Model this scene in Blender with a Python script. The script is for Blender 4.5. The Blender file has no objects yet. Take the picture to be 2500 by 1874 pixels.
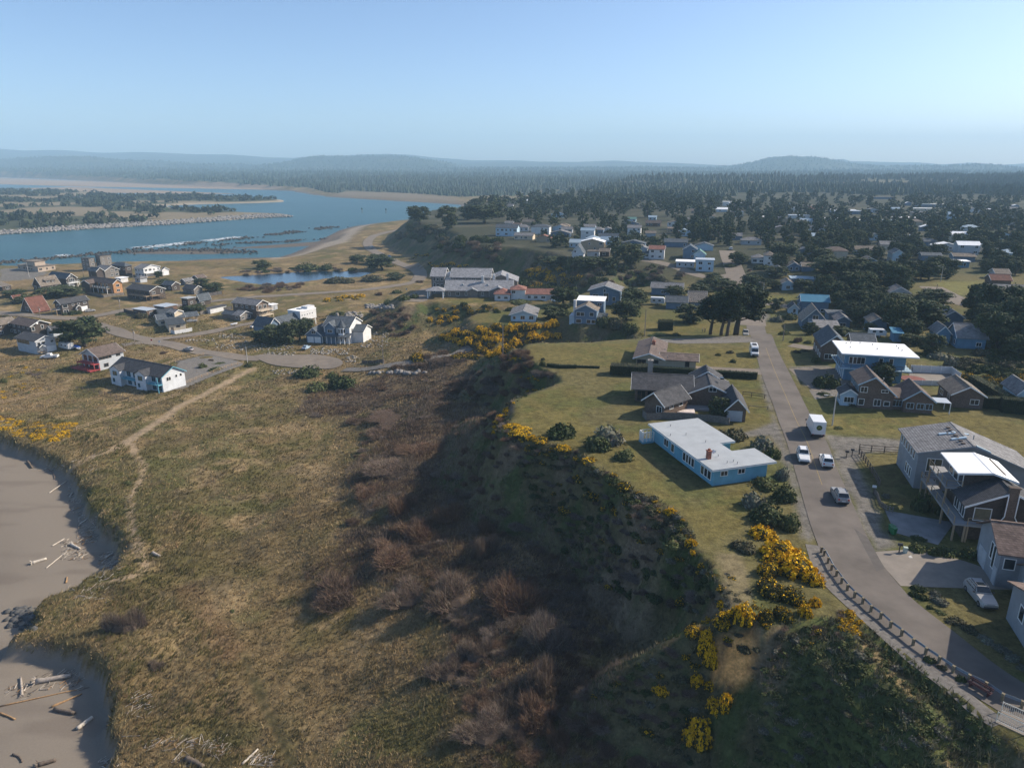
import bpy, math, random
import numpy as np
from mathutils import Vector
random.seed(7); RNG = np.random.default_rng(11)
R = math.radians
scn = bpy.context.scene; COL = scn.collection

# ---------------------------------------------------------------- camera, sky, sun, exposure
F, CX, CY, CZ = 1735.0, 1250.0, 937.0, 73.0          # the photograph's 2500 px frame: focal length, centre; camera height in metres
PITCH = math.atan((937 - 402) / F)
cam = bpy.data.cameras.new('camera'); cam_o = bpy.data.objects.new('camera', cam); COL.objects.link(cam_o)
cam.sensor_fit = 'HORIZONTAL'; cam.sensor_width = 36; cam.lens = 36 * F / 2500
cam.clip_start = 0.5; cam.clip_end = 60000
cam_o.location = (0, 0, CZ); cam_o.rotation_euler = (math.pi / 2 - PITCH, 0, 0)
scn.camera = cam_o
SUN_AZ, SUN_EL = 16.4, 33.0                            # azimuth from +X towards +Y, elevation
w = bpy.data.worlds.new('World'); scn.world = w; w.use_nodes = True
nt = w.node_tree; nt.nodes.clear()
sky = nt.nodes.new('ShaderNodeTexSky'); sky.sky_type = 'NISHITA'; sky.sun_disc = False
sky.sun_elevation = R(SUN_EL); sky.sun_rotation = R(90 - SUN_AZ)
sky.altitude = 0; sky.air_density = 0.7; sky.dust_density = 1.0; sky.ozone_density = 3.2
bg = nt.nodes.new('ShaderNodeBackground'); bg.inputs[1].default_value = 0.132
wo = nt.nodes.new('ShaderNodeOutputWorld')
nt.links.new(sky.outputs[0], bg.inputs[0]); nt.links.new(bg.outputs[0], wo.inputs[0])
sl = bpy.data.lights.new('sun', 'SUN'); sl.energy = 4.8; sl.angle = R(0.55); sl.color = (1.0, 0.89, 0.74)
sun = bpy.data.objects.new('sun', sl); COL.objects.link(sun)
sd = Vector((math.cos(R(SUN_EL)) * math.cos(R(SUN_AZ)), math.cos(R(SUN_EL)) * math.sin(R(SUN_AZ)), math.sin(R(SUN_EL))))
sun.rotation_euler = sd.to_track_quat('Z', 'Y').to_euler(); sun.location = sd * 300
scn.view_settings.view_transform = 'Standard'; scn.view_settings.look = 'None'
scn.view_settings.exposure = 0.52; scn.view_settings.gamma = 1.0
scn.render.engine = 'CYCLES'
cy = scn.cycles
cy.use_denoising = True; cy.denoiser = 'OPENIMAGEDENOISE'
cy.max_bounces = 5; cy.diffuse_bounces = 2; cy.glossy_bounces = 2; cy.transmission_bounces = 3; cy.volume_bounces = 1
cy.transparent_max_bounces = 6; cy.caustics_reflective = False; cy.caustics_refractive = False
cy.use_adaptive_sampling = True; cy.adaptive_threshold = 0.015

# ---------------------------------------------------------------- helpers: noise, projection, mesh, materials
cP, sP = math.cos(PITCH), math.sin(PITCH)
REG = dict(R1=(0, 600, 4.422), R2=(450, 600, 4.422), R3=(900, 600, 4.422), R4=(1300, 600, 4.422), R5=(1700, 600, 4.422), R6=(2000, 600, 4.422),
           S1=(1500, 800, 4.422), S2=(2000, 780, 4.422), S3=(2000, 1000, 4.422), S4=(2000, 1300, 4.422), S5=(1400, 1250, 2.657),
           S6=(0, 1400, 3.498), S7=(0, 950, 3.685), S8=(1800, 1450, 3.16), T1=(0, 350, 3.539), T2=(600, 350, 3.539), T3=(1200, 350, 3.403),
           T4=(1800, 350, 3.16), T5=(600, 1000, 3.16), T6=(500, 1400, 2.458), U1=(1540, 990, 5.528), U2=(2180, 1030, 6.91), U3=(2180, 1230, 5.18), D=(0, 0, 0.8848), P=(0, 0, 1.0))
def Q(r, x, y):
    o = REG[r]; return (o[0] + x / o[2], o[1] + y / o[2])
def QL(r, *c): return [Q(r, c[i], c[i + 1]) for i in range(0, len(c), 2)]
def unp(px, py, z):
    a = (px - CX) / F; b = (py - CY) / F
    dx, dy, dz = a, cP - b * sP, -sP - b * cP
    t = (z - CZ) / dz
    return (dx * t, dy * t)
def vnoise(x, y, s, seed=0):
    x = np.asarray(x, float) / s; y = np.asarray(y, float) / s
    xi = np.floor(x).astype(np.int64); yi = np.floor(y).astype(np.int64); fx = x - xi; fy = y - yi
    fx = fx * fx * (3 - 2 * fx); fy = fy * fy * (3 - 2 * fy)
    def h(a, b):
        n = (a * 374761393 + b * 668265263 + seed * 974634777) & 0x7fffffff
        n = ((n ^ (n >> 13)) * 1274126177) & 0x7fffffff
        return ((n ^ (n >> 16)) & 0xffff) / 65535.0
    return (h(xi, yi) * (1 - fx) + h(xi + 1, yi) * fx) * (1 - fy) + (h(xi, yi + 1) * (1 - fx) + h(xi + 1, yi + 1) * fx) * fy
def fbm(x, y, s, o=4, seed=0):
    r = 0; a = 0.5; t = 0
    for i in range(o):
        r = r + a * vnoise(x, y, s, seed + i * 17); t += a; a *= 0.5; s *= 0.5
    return r / t
def sstep(a, b, x):
    t = np.clip((np.asarray(x, float) - a) / (b - a), 0, 1); return t * t * (3 - 2 * t)
def inside(poly, x, y):
    x = np.asarray(x, float); y = np.asarray(y, float); r = np.zeros(x.shape, bool); n = len(poly)
    for i in range(n):
        x1, y1 = poly[i]; x2, y2 = poly[(i + 1) % n]
        if y1 == y2: continue
        c = ((y1 > y) != (y2 > y)) & (x < (x2 - x1) * (y - y1) / (y2 - y1) + x1)
        r ^= c
    return r
def pdist(pl, x, y, closed=False, zs=None):
    """distance to a polyline; with zs also the height at the nearest point"""
    x = np.asarray(x, float); y = np.asarray(y, float); d = np.full(x.shape, 1e18); zz = np.zeros(x.shape)
    n = len(pl)
    for i in range(n if closed else n - 1):
        x1, y1 = pl[i]; x2, y2 = pl[(i + 1) % n]; ex, ey = x2 - x1, y2 - y1; L = ex * ex + ey * ey + 1e-9
        t = np.clip(((x - x1) * ex + (y - y1) * ey) / L, 0, 1); q = (x - x1 - t * ex) ** 2 + (y - y1 - t * ey) ** 2
        if zs is not None: zz = np.where(q < d, zs[i] + t * (zs[(i + 1) % n] - zs[i]), zz)
        d = np.minimum(d, q)
    d = np.sqrt(d)
    return d if zs is None else (d, zz)
def sdist(poly, x, y):
    d = pdist(poly, x, y, True); return np.where(inside(poly, x, y), d, -d)

def tag(o, label=None, cat=None, group=None, kind=None):
    if label: o['label'] = label
    if cat: o['category'] = cat
    if group: o['group'] = group
    if kind: o['kind'] = kind
    return o
def link(name, me, parent=None, loc=None, rz=0):
    o = bpy.data.objects.new(name, me); COL.objects.link(o)
    if parent is not None: o.parent = parent
    if loc is not None: o.location = loc
    if rz: o.rotation_euler = (0, 0, rz)
    return o
def empty(name, loc, rz=0):
    o = link(name, None, None, loc, rz); o.empty_display_size = 0.2; return o
def mesh(name, V, Fc, mats=(), mi=None, col=None, smooth=False):
    me = bpy.data.meshes.new(name)
    V = np.asarray(V, np.float32).reshape(-1, 3)
    if isinstance(Fc, np.ndarray):
        k = Fc.shape[1]; n = len(Fc)
        me.vertices.add(len(V)); me.vertices.foreach_set('co', V.ravel())
        me.loops.add(n * k); me.loops.foreach_set('vertex_index', Fc.ravel().astype(np.int32))
        me.polygons.add(n); me.polygons.foreach_set('loop_start', np.arange(0, n * k, k, dtype=np.int32))
        try: me.polygons.foreach_set('loop_total', np.full(n, k, np.int32))
        except Exception: pass
    else:
        me.from_pydata(V.tolist(), [], Fc)
    for m in (mats if isinstance(mats, (list, tuple)) else [mats]): me.materials.append(m)
    if mi is not None: me.polygons.foreach_set('material_index', np.asarray(mi, np.int32))
    if smooth: me.polygons.foreach_set('use_smooth', np.ones(len(me.polygons), bool))
    me.update(calc_edges=True)
    if col is not None:
        c = np.ones((len(V), 4), np.float32); c[:, :np.shape(col)[1]] = col
        at = me.color_attributes.new('Col', 'FLOAT_COLOR', 'POINT'); at.data.foreach_set('color', c.ravel())
    return me
def tris(name, T, mats, col=None, mi=None):
    """triangle soup (n,3,3); col per triangle"""
    n = len(T); c = None if col is None else np.repeat(col, 3, 0)
    me = mesh(name, T.reshape(-1, 3), np.arange(n * 3).reshape(n, 3), mats, mi, c)
    if n < 9000: PROTO[me.name] = (T, col)
    return me
PROTO = {}

class B:
    """collects boxes, prisms and tubes; build() links them as one mesh object"""
    def __init__(s): s.V = []; s.F = []; s.M = []
    def add(s, V, Fc, m=0):
        n = len(s.V); s.V += [tuple(v) for v in V]; s.F += [tuple(i + n for i in f) for f in Fc]; s.M += [m] * len(Fc); return s
    def box(s, x0, x1, y0, y1, z0, z1, m=0):
        return s.add([(x0, y0, z0), (x1, y0, z0), (x1, y1, z0), (x0, y1, z0), (x0, y0, z1), (x1, y0, z1), (x1, y1, z1), (x0, y1, z1)],
                     [(0, 3, 2, 1), (4, 5, 6, 7), (0, 1, 5, 4), (1, 2, 6, 5), (2, 3, 7, 6), (3, 0, 4, 7)], m)
    def slab(s, P, t, m=0):
        """polygon P (3d, ccw from above), thickened downwards by t"""
        n = len(P); V = list(P) + [(p[0], p[1], p[2] - t) for p in P]
        return s.add(V, [tuple(range(n)), tuple(range(2 * n - 1, n - 1, -1))] + [(i, i + n, (i + 1) % n + n, (i + 1) % n) for i in range(n)], m)
    def prism(s, P, m=0, z0=0, z1=1):
        n = len(P); V = [(p[0], p[1], z0) for p in P] + [(p[0], p[1], z1) for p in P]
        return s.add(V, [tuple(range(n - 1, -1, -1)), tuple(range(n, 2 * n))] + [(i, (i + 1) % n, (i + 1) % n + n, i + n) for i in range(n)], m)
    def tube(s, pts, rad, k=6, m=0):
        V = []; n = len(pts)
        for i, p in enumerate(pts):
            p = Vector(p); d = (Vector(pts[min(i + 1, n - 1)]) - Vector(pts[max(i - 1, 0)]))
            d = d.normalized() if d.length > 1e-6 else Vector((0, 0, 1))
            a = d.cross(Vector((0, 0, 1)) if abs(d.z) < 0.9 else Vector((1, 0, 0))).normalized(); b = d.cross(a)
            r = rad[i] if hasattr(rad, '__len__') else rad
            for j in range(k):
                t = 2 * math.pi * j / k; V.append(tuple(p + a * (r * math.cos(t)) + b * (r * math.sin(t))))
        Fc = [(i * k + j, i * k + (j + 1) % k, (i + 1) * k + (j + 1) % k, (i + 1) * k + j) for i in range(n - 1) for j in range(k)]
        Fc += [tuple(range(k - 1, -1, -1)), tuple((n - 1) * k + j for j in range(k))]
        return s.add(V, Fc, m)
    def mesh(s, name, mats, smooth=False): return mesh(name, s.V, s.F, mats, s.M, smooth=smooth)
    def build(s, name, mats, parent=None, loc=None, rz=0, smooth=False): return link(name, s.mesh(name, mats, smooth), parent, loc, rz)

MATS = {}
def nodes(name):
    m = bpy.data.materials.new(name); m.use_nodes = True; t = m.node_tree; b = t.nodes['Principled BSDF']; b.inputs['Specular IOR Level'].default_value = 0.25
    return m, t, b
def mixrgb(t, f, a, b, mode='MIX'):
    n = t.nodes.new('ShaderNodeMix'); n.data_type = 'RGBA'; n.blend_type = mode
    for i, v in ((0, f), (6, a), (7, b)):
        if hasattr(v, 'is_output'): t.links.new(v, n.inputs[i])
        else: n.inputs[i].default_value = v if i == 0 else (*v[:3], 1)
    return n.outputs[2]
def noise(t, vec, scale, detail=3, rough=0.6):
    n = t.nodes.new('ShaderNodeTexNoise'); n.inputs['Scale'].default_value = scale; n.inputs['Detail'].default_value = detail; n.inputs['Roughness'].default_value = rough
    t.links.new(vec, n.inputs['Vector']); return n.outputs['Fac']
def ramp(t, f, *st):
    n = t.nodes.new('ShaderNodeValToRGB'); e = n.color_ramp.elements
    while len(e) < len(st): e.new(0.5)
    for i, (p, c) in enumerate(st): e[i].position = p; e[i].color = (*(c if hasattr(c, '__len__') else (c, c, c)), 1)
    t.links.new(f, n.inputs[0]); return n.outputs[0]
def mapr(t, f, a, b, c, d):
    n = t.nodes.new('ShaderNodeMapRange'); t.links.new(f, n.inputs[0])
    for i, v in enumerate((a, b, c, d)): n.inputs[i + 1].default_value = v
    return n.outputs[0]
def bump(t, b, h, strength, dist):
    n = t.nodes.new('ShaderNodeBump'); n.inputs['Strength'].default_value = strength; n.inputs['Distance'].default_value = dist
    t.links.new(h, n.inputs['Height']); t.links.new(n.outputs[0], b.inputs['Normal'])
def coords(t, which='Object'):
    return t.nodes.new('ShaderNodeTexCoord').outputs[which]
def mat(name, c, rough=0.8, var=0.25, scale=1.5, bmp=0.0, spec=None, metal=0, kind=None, attr=None):
    """plain surface with noise; kind: 'siding' boards, 'shingle' courses, 'roof' shingle rows, 'tile', 'vert' boards; attr multiplies the mesh's Col"""
    if name in MATS: return MATS[name]
    m, t, b = nodes(name); co = coords(t)
    n1 = noise(t, co, scale, 4)
    lo = tuple(x * (1 - var) for x in c); hi = tuple(min(1, x * (1 + var)) for x in c)
    colr = ramp(t, n1, (0.3, lo), (0.7, hi)); h = None
    if kind in ('shingle', 'roof', 'tile'):
        sep = t.nodes.new('ShaderNodeSeparateXYZ'); t.links.new(co, sep.inputs[0])
        geo = t.nodes.new('ShaderNodeNewGeometry')
        ad = t.nodes.new('ShaderNodeMath'); ad.operation = 'ADD'; t.links.new(sep.outputs[0], ad.inputs[0]); t.links.new(sep.outputs[1], ad.inputs[1])
        cb = t.nodes.new('ShaderNodeCombineXYZ'); t.links.new(ad.outputs[0], cb.inputs[0]); t.links.new(sep.outputs[2], cb.inputs[1])
        br = t.nodes.new('ShaderNodeTexBrick'); t.links.new(cb.outputs[0], br.inputs['Vector'])
        k = {'shingle': (0.22, 0.16), 'roof': (0.35, 0.09), 'tile': (0.32, 0.16)}[kind]
        br.inputs['Scale'].default_value = 1.0; br.inputs['Brick Width'].default_value = k[0]; br.inputs['Row Height'].default_value = k[1]
        br.inputs['Mortar Size'].default_value = 0.012; br.inputs['Color1'].default_value = (0.75, 0.75, 0.75, 1); br.inputs['Color2'].default_value = (1.2, 1.2, 1.2, 1); br.inputs['Mortar'].default_value = (0.5, 0.5, 0.5, 1)
        colr = mixrgb(t, 1.0, colr, br.outputs['Color'], 'MULTIPLY'); h = br.outputs['Fac']
        bump(t, b, h, -0.6, 0.02)
    elif kind in ('siding', 'vert'):
        wv = t.nodes.new('ShaderNodeTexWave'); wv.wave_profile = 'SAW'; wv.bands_direction = 'Z' if kind == 'siding' else 'DIAGONAL'
        wv.inputs['Scale'].default_value = 1.6 if kind == 'siding' else 0.8; t.links.new(co, wv.inputs['Vector'])
        colr = mixrgb(t, 1.0, colr, ramp(t, wv.outputs['Fac'], (0.0, 0.72), (0.12, 1.0)), 'MULTIPLY')
        bump(t, b, wv.outputs['Fac'], 0.4, 0.02)
    elif bmp: bump(t, b, noise(t, co, scale * 6, 5), bmp, 0.1)
    if attr:
        a = t.nodes.new('ShaderNodeAttribute'); a.attribute_name = 'Col'
        colr = mixrgb(t, 1.0, colr, a.outputs['Color'], 'MULTIPLY')
    t.links.new(colr, b.inputs['Base Color']); b.inputs['Roughness'].default_value = rough; b.inputs['Metallic'].default_value = metal
    if spec is not None: b.inputs['Specular IOR Level'].default_value = spec
    MATS[name] = m; return m
# ---------------------------------------------------------------- terrain height field
def ztop(x, y):                                          # height of the bluff top: 25 m, lower towards the river
    return 25 - 6 * sstep(188, 225, y - 0.15 * np.asarray(x)) * (1 - sstep(95, 170, x)) * (1 - sstep(330, 420, y))
def up_top(p):
    z = 25.0
    for _ in range(6): q = unp(p[0], p[1], z); z = float(ztop(q[0], q[1]))
    return q
def up(pl, z): return [unp(p[0], p[1], z) for p in pl]
EDGE = [(2900, 2140), (2500, 1845), (2420, 1778), (2340, 1708), (2300, 1684), (2200, 1600), (2120, 1537), (2060, 1490), (2015, 1512), (1960, 1520), (1900, 1532), (1850, 1528),
        (1815, 1505), (1782, 1491), (1754, 1440), (1727, 1375), (1693, 1352), (1674, 1285), (1652, 1260), (1620, 1232), (1585, 1209), (1540, 1191), (1500, 1165), (1450, 1135), (1420, 1110),
        (1401, 1102), (1373, 1091), (1334, 1079), (1266, 1051), (1238, 1034), (1236, 1006), (1262, 974), (1311, 949), (1356, 929), (1339, 919), (1300, 893), (1277, 865), (1264, 848),
        (1300, 837), (1380, 836), (1440, 836), (1500, 829), (1560, 822), (1575, 812), (1550, 803), (1500, 795), (1445, 792), (1375, 783), (1307, 792), (1228, 792), (1153, 788), (1142, 774), (1171, 763), (1225, 757), (1245, 748), (1340, 739), (1390, 725), (1430, 714), (1500, 706), (1580, 699), (1660, 694), (1720, 688), (1748, 682)]
PLAT = [up_top(p) for p in EDGE]
HOTEL = up([(1225, 757), (1205, 742), (1130, 742), (1070, 740), (1040, 735), (1015, 742), (985, 742), (975, 728), (1000, 710), (1030, 700), (1060, 690), (1300, 690), (1400, 715), (1400, 760)], 15.0)
FAR = [unp(p[0], p[1], 25) for p in [(1738, 676), (1690, 668), (1620, 655), (1570, 640), (1520, 640), (1470, 660), (1420, 640), (1380, 622), (1330, 612),
       (1270, 606), (1200, 598), (1130, 590), (1100, 580), (1120, 570), (1090, 560), (1060, 552), (1030, 545), (1010, 535), (1020, 522), (1060, 512), (1120, 506), (1160, 497)]]
X0 = 3000
PLAT = PLAT + FAR + [(400, 2200), (X0, 2600), (X0, 60)]
BEACH = up([(-400, 1000), (-60, 1050), (0, 1067), (41, 1086), (109, 1113), (155, 1137), (190, 1167), (214, 1221), (244, 1262), (255, 1295), (293, 1322), (309, 1352), (298, 1381), (271, 1406), (206, 1423), (160, 1451),
            (100, 1474), (83, 1494), (77, 1537), (37, 1558), (37, 1572), (94, 1573), (157, 1583), (214, 1594), (246, 1623), (277, 1657), (274, 1714), (266, 1757), (274, 1797), (300, 1823), (286, 1857), (270, 1920), (260, 2100), (-900, 2100)], 4.0)
RIVER = up([(-900, 668), (0, 655), (200, 648), (290, 643), (370, 642), (480, 642), (600, 637), (660, 635), (700, 631), (740, 619), (770, 606), (800, 590), (830, 573), (850, 562), (880, 553), (930, 546), (1000, 539), (1040, 532), (1100, 521),
            (1140, 510), (1137, 500), (1100, 497), (1000, 492), (880, 485), (806, 480), (720, 466), (600, 461), (450, 454), (300, 446), (150, 438), (0, 433), (-900, 428)], 0.0)
SPIT = up([(0, 468), (99, 468), (254, 471), (311, 482), (508, 479), (551, 487), (630, 487), (690, 489), (690, 493), (620, 496), (480, 499), (400, 503), (430, 511), (520, 513), (616, 522), (704, 525), (704, 529), (621, 533), (424, 547), (198, 560), (0, 571), (-900, 600), (-900, 460)], 0.0)
BARS = [up([(28, 460), (181, 457), (339, 463), (593, 474), (424, 473), (198, 470)], 0), up([(-300, 431), (0, 434), (226, 443), (400, 452), (620, 459), (700, 464), (620, 463), (400, 459), (200, 456), (0, 450), (-300, 446)], 0),
        up([(380, 648), (420, 638), (520, 632), (600, 630), (690, 628), (700, 640), (600, 648)], 0), up([(560, 606), (640, 600), (720, 594), (800, 588), (830, 575), (850, 570), (830, 590), (760, 600), (650, 606)], 0),
        up([(300, 619), (400, 613), (520, 612), (590, 617), (520, 620), (400, 620)], 0)]
POND = up([(531, 676), (608, 671), (687, 666), (789, 662), (911, 664), (880, 675), (789, 681), (739, 689), (647, 696), (586, 688)], 4.2)
JETTY = up([(-300, 660), (0, 640), (85, 633), (198, 622), (283, 613), (400, 600), (480, 592), (560, 583), (640, 575), (700, 568), (760, 560), (820, 552)], 0.5)
JETTY2 = up([(470, 603), (545, 598), (625, 591), (700, 588), (790, 585), (850, 578)], 0.5)
SKYL = [(-600, 372), (0, 367), (60, 372), (150, 370), (250, 376), (350, 374), (450, 378), (560, 379), (650, 386), (720, 388), (790, 383), (850, 384), (950, 379), (1000, 381), (1060, 388), (1150, 394), (1300, 397), (1400, 398), (1500, 395), (1540, 398), (1600, 402),
        (1700, 404), (1850, 407), (1900, 408), (1950, 402), (2000, 397), (2060, 392), (2072, 397), (2140, 400), (2250, 401), (2300, 406), (2370, 402), (2450, 407), (2500, 403), (3100, 398)]
def xy3(L): return [(unp(p[0], p[1], p[2]), p[2]) for p in L]
RIDGES = [  # crest lines (pixel, pixel, height), side slope
    ([(1805, 1500, 25), (1720, 1532, 22.5), (1600, 1592, 20), (1500, 1640, 17.5), (1430, 1690, 14.5), (1395, 1715, 11)], 1.0),
    ([(1795, 1510, 24.5), (1765, 1570, 22.5), (1738, 1640, 19.5), (1735, 1720, 16.5), (1720, 1800, 14.5), (1690, 1900, 12)], 1.1),
    ([(2040, 1500, 24.9), (2130, 1585, 24.4), (2250, 1700, 24), (2400, 1850, 23.6), (2500, 1960, 23.4)], 0.3), ([(1960, 1525, 24.6), (1990, 1600, 23), (2070, 1720, 20.5), (2160, 1860, 18.5)], 0.42),
    ([(1260, 850, 24), (1180, 870, 12), (1120, 885, 6)], 0.8), ([(1150, 780, 19), (1050, 830, 10), (990, 862, 6)], 0.75), ([(985, 735, 15), (900, 780, 8), (850, 800, 5.5)], 0.7),
    ([(1236, 1010, 24), (1120, 1030, 10), (1040, 1040, 6)], 0.8)]
RIDGES = [([q for q, _ in xy3(a)], [z for _, z in xy3(a)], s) for a, s in RIDGES]
SCARP = up_top((1820, 1520))
def height(x, y):
    x = np.asarray(x, float); y = np.asarray(y, float)
    n3 = fbm(x, y, 14, 3, 3); n1 = fbm(x, y, 3.0, 2, 5); nb = fbm(x, y, 60, 3, 9)
    near = 1 - sstep(500, 900, y)
    low = 4.9 + (n3 - 0.5) * 1.5 * near + (nb - 0.5) * 1.2 * near
    # beach
    sb = sdist(BEACH, x + (n1 - 0.5) * 4.0, y + (n3 - 0.5) * 2.5)
    bz = 2.0 + 0.25 * (fbm(x, y, 20, 2, 21) - 0.5) - sstep(4, 40, sb) * 0.7
    low = low + 0.8 * np.exp(-((sb + 5) / 6.0) ** 2) * (n3 + 0.3)
    low = low + (bz - low) * sstep(-0.6, 1.5, sb)
    # river, spit, bars
    sr = sdist(RIVER, x, y + (nb - 0.5) * 0.02 * y)
    low = np.where(y > 380, low * (1 - sstep(-30, 0, sr)) + 1.0 * sstep(-30, 0, sr), low)
    low = low - sstep(0, 25, sr) * 3.0
    ss = sdist(SPIT, x, y); low = np.where(ss > -30, np.maximum(low, -2 + 5.5 * sstep(-18, 22, ss) + 2 * sstep(0, 120, ss) * nb), low)
    for p in BARS:
        s2 = sdist(p, x, y); low = np.where(s2 > -40, np.maximum(low, -1.2 + 1.7 * sstep(-20, 10, s2)), low)
    sp = sdist(POND, x, y); low = low - sstep(-3, 4, sp) * 2.2
    # hotel terrace and bluff
    zt = ztop(x, y) + (nb - 0.5) * 0.5 * sstep(420, 700, y)
    wob = (n3 - 0.5) * 6.0 + (fbm(x, y, 8, 2, 71) - .5) * 5.0 + (n1 - 0.5) * 1.6
    dp = -sdist(PLAT, x, y) + (fbm(x, y, 9, 2, 73) - .5) * 4.5 * (1 - sstep(22, 29, x)) * (1 - sstep(200, 260, y)); d2 = np.maximum(0, dp + wob * sstep(0, 2.5, dp))
    wd = 9.5 + 19 * sstep(180, 420, y) + 5 * (fbm(x, y, 35, 2, 31) - 0.5)
    low = low + 6.8 * (1 - sstep(12, 58, dp + (nb - .5) * 20)) * (1 - sstep(215, 300, y)) * (sb < -3)
    pr = 1 - np.clip(d2 / wd, 0, 1); pr = pr ** 1.25
    dh = -sdist(HOTEL, x, y); dh2 = np.maximum(0, dh + wob * sstep(0, 4, dh)); ph = 1 - np.clip(dh2 / 18.0, 0, 1)
    h = low + (np.maximum(15, low) - low) * ph
    h = np.maximum(h, low + (zt - low) * pr)
    h = np.where(dp <= 0, zt, h)
    inner = np.where((dh <= 0) & (dp > 0), 15.0 + (zt - low) * 0 , h); h = np.maximum(h, inner)
    for pl, zs, s in RIDGES:
        d, z = pdist(pl, x, y, zs=zs)
        dd = np.maximum(0, d + wob * 0.35 - 0.8); rz = z - s * dd - (1.25 * np.maximum(0, dd - 5.5) if s < .6 else 0)
        h = np.where(dp > 0, np.maximum(h, np.minimum(rz, zt)), h)
    # roughness on the slopes
    sl = np.clip(np.minimum(d2, wd - d2) / 6, 0, 1) * (dp > 0)
    h = h + sl * ((n1 - 0.5) * 2.4 - np.abs(fbm(x, y, 5, 2, 41) - 0.5) * 5.0 + .8)
    # far country: low flats, wooded plateau, hills
    az = np.arctan2(x, np.maximum(y, 1)); px = CX + F * x / np.maximum(y * cP, 1)
    sk = np.interp(px, [p[0] for p in SKYL], [p[1] for p in SKYL])
    b = (sk - CY) / F; el = (-sP - b * cP) / (cP - b * sP)
    ztop_h = CZ + el * 9000 + 8 * (fbm(az * 5000, y, 260, 3, 55) - .5)
    nf = fbm(x, y, 900, 3, 61)
    right = sstep(-0.15, 0.15, az)
    flat = sstep(1900, 2600, y + 500 * right) * (6 + 16 * nf) + sstep(2600, 5200, y) * (12 + 20 * nf)
    hill = sstep(5200, 9000, y) * np.maximum(0, ztop_h - 30) * (0.75 + 0.25 * sstep(7000, 9000, y)) + 0
    hill = hill + 95 * np.exp(-((y - 5900 - 900 * (fbm(az * 3000, y * 0, 500, 2, 57) - .5)) / 650) ** 2) * sstep(.35, .75, fbm(az * 4000, y * .2, 700, 3, 58))
    shore = 1 - sstep(-60, 20, sr)
    hf = np.maximum(h, 0) + (flat + hill) * shore
    h = np.where(y > 1800, np.where(shore > 0, np.maximum(h, hf), h), h)
    return h
def hfast(x, y):
    x = np.asarray(x, float); y = np.asarray(y, float); j = np.clip(np.interp(y, ys, np.arange(len(ys))), 0, len(ys) - 1.001); i = np.clip((x / (75 + 1.02 * y) + 1) / 2 * (len(us) - 1), 0, len(us) - 1.001)
    j0 = j.astype(int); i0 = i.astype(int); fj = j - j0; fi = i - i0
    return (Hg[j0, i0] * (1 - fi) + Hg[j0, i0 + 1] * fi) * (1 - fj) + (Hg[j0 + 1, i0] * (1 - fi) + Hg[j0 + 1, i0 + 1] * fi) * fj
def hz(x, y): return float(hfast(x, y))
# one sheet, finer near the viewer, reaching past the horizon
ys = [18.0]
while ys[-1] < 9350: ys.append(ys[-1] + max(0.75, ys[-1] * 0.0072))
ys = np.array(ys); us = np.linspace(-1, 1, 431)
Yg, Ug = np.meshgrid(ys, us, indexing='ij'); Xg = Ug * (75 + 1.02 * Yg)
Hg = height(Xg, Yg)
def G(px, py, dz=0.0):
    """first point of the terrain on the ray through a pixel"""
    a = (px - CX) / F; b = (py - CY) / F
    d = np.array([a, cP - b * sP, -sP - b * cP])
    t = np.geomspace(40, 6000, 700); X = d[0] * t; Y = d[1] * t; Z = CZ + d[2] * t - dz
    k = np.argmax(Z < hfast(X, Y)); lo, hi = t[max(k - 1, 0)], t[k]
    t = np.linspace(lo, hi, 60); X = d[0] * t; Y = d[1] * t; Z = CZ + d[2] * t - dz; Hh = hfast(X, Y)
    k = np.argmax(Z <= Hh)
    return (X[k], Y[k], float(Hh[k]) + dz)

# ---------------------------------------------------------------- land cover colours
def poly_m(P, x, y, soft=1.0, wob=0.0):
    n = (fbm(x, y, 4, 2, 77) - 0.5) * 2 * wob if wob else 0
    return sstep(-soft, soft, sdist(P, x, y) + n)
C_ = lambda *c: np.array(c)
def lc(c, m, col):
    return c * (1 - m[..., None]) + np.asarray(col) * m[..., None]
def tip(L): return [up_top(p) for p in L]
LAWN = [tip([(1245, 1010), (1275, 975), (1330, 955), (1400, 940), (1420, 960), (1415, 1035), (1560, 1060), (1560, 1110), (1640, 1200), (1700, 1240), (1830, 1180), (1840, 1240), (1790, 1300), (1720, 1335), (1660, 1255), (1585, 1205), (1420, 1102), (1340, 1075), (1250, 1035)]),
        tip([(1270, 850), (1300, 840), (1540, 838), (1560, 830), (1700, 850), (1845, 850), (1842, 895), (1700, 900), (1560, 905), (1420, 890), (1320, 885), (1285, 870)]),
        tip([(1820, 910), (1858, 910), (1890, 1030), (1800, 1040), (1740, 1000), (1750, 930)]),
        tip([(1990, 1010), (2010, 1000), (2200, 1002), (2350, 1010), (2520, 1040), (2520, 1140), (2450, 1090), (2200, 1060), (2060, 1060), (2010, 1040)]),
        tip([(1150, 772), (1200, 762), (1240, 758), (1260, 770), (1330, 785), (1290, 790), (1220, 790), (1160, 785)]),
        up([(1075, 735), (1200, 722), (1205, 738), (1130, 741)], 15), tip([(1550, 765), (1650, 765), (1700, 780), (1830, 800), (1810, 815), (1560, 815)]),
        tip([(2285, 690), (2390, 686), (2400, 712), (2330, 722)]), tip([(1840, 722), (1960, 722), (1950, 732), (1850, 735)]), tip([(1900, 850), (1940, 845), (1950, 895), (1930, 890)]), tip([(1885, 800), (1950, 800), (2005, 845), (1900, 845)])]
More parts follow.
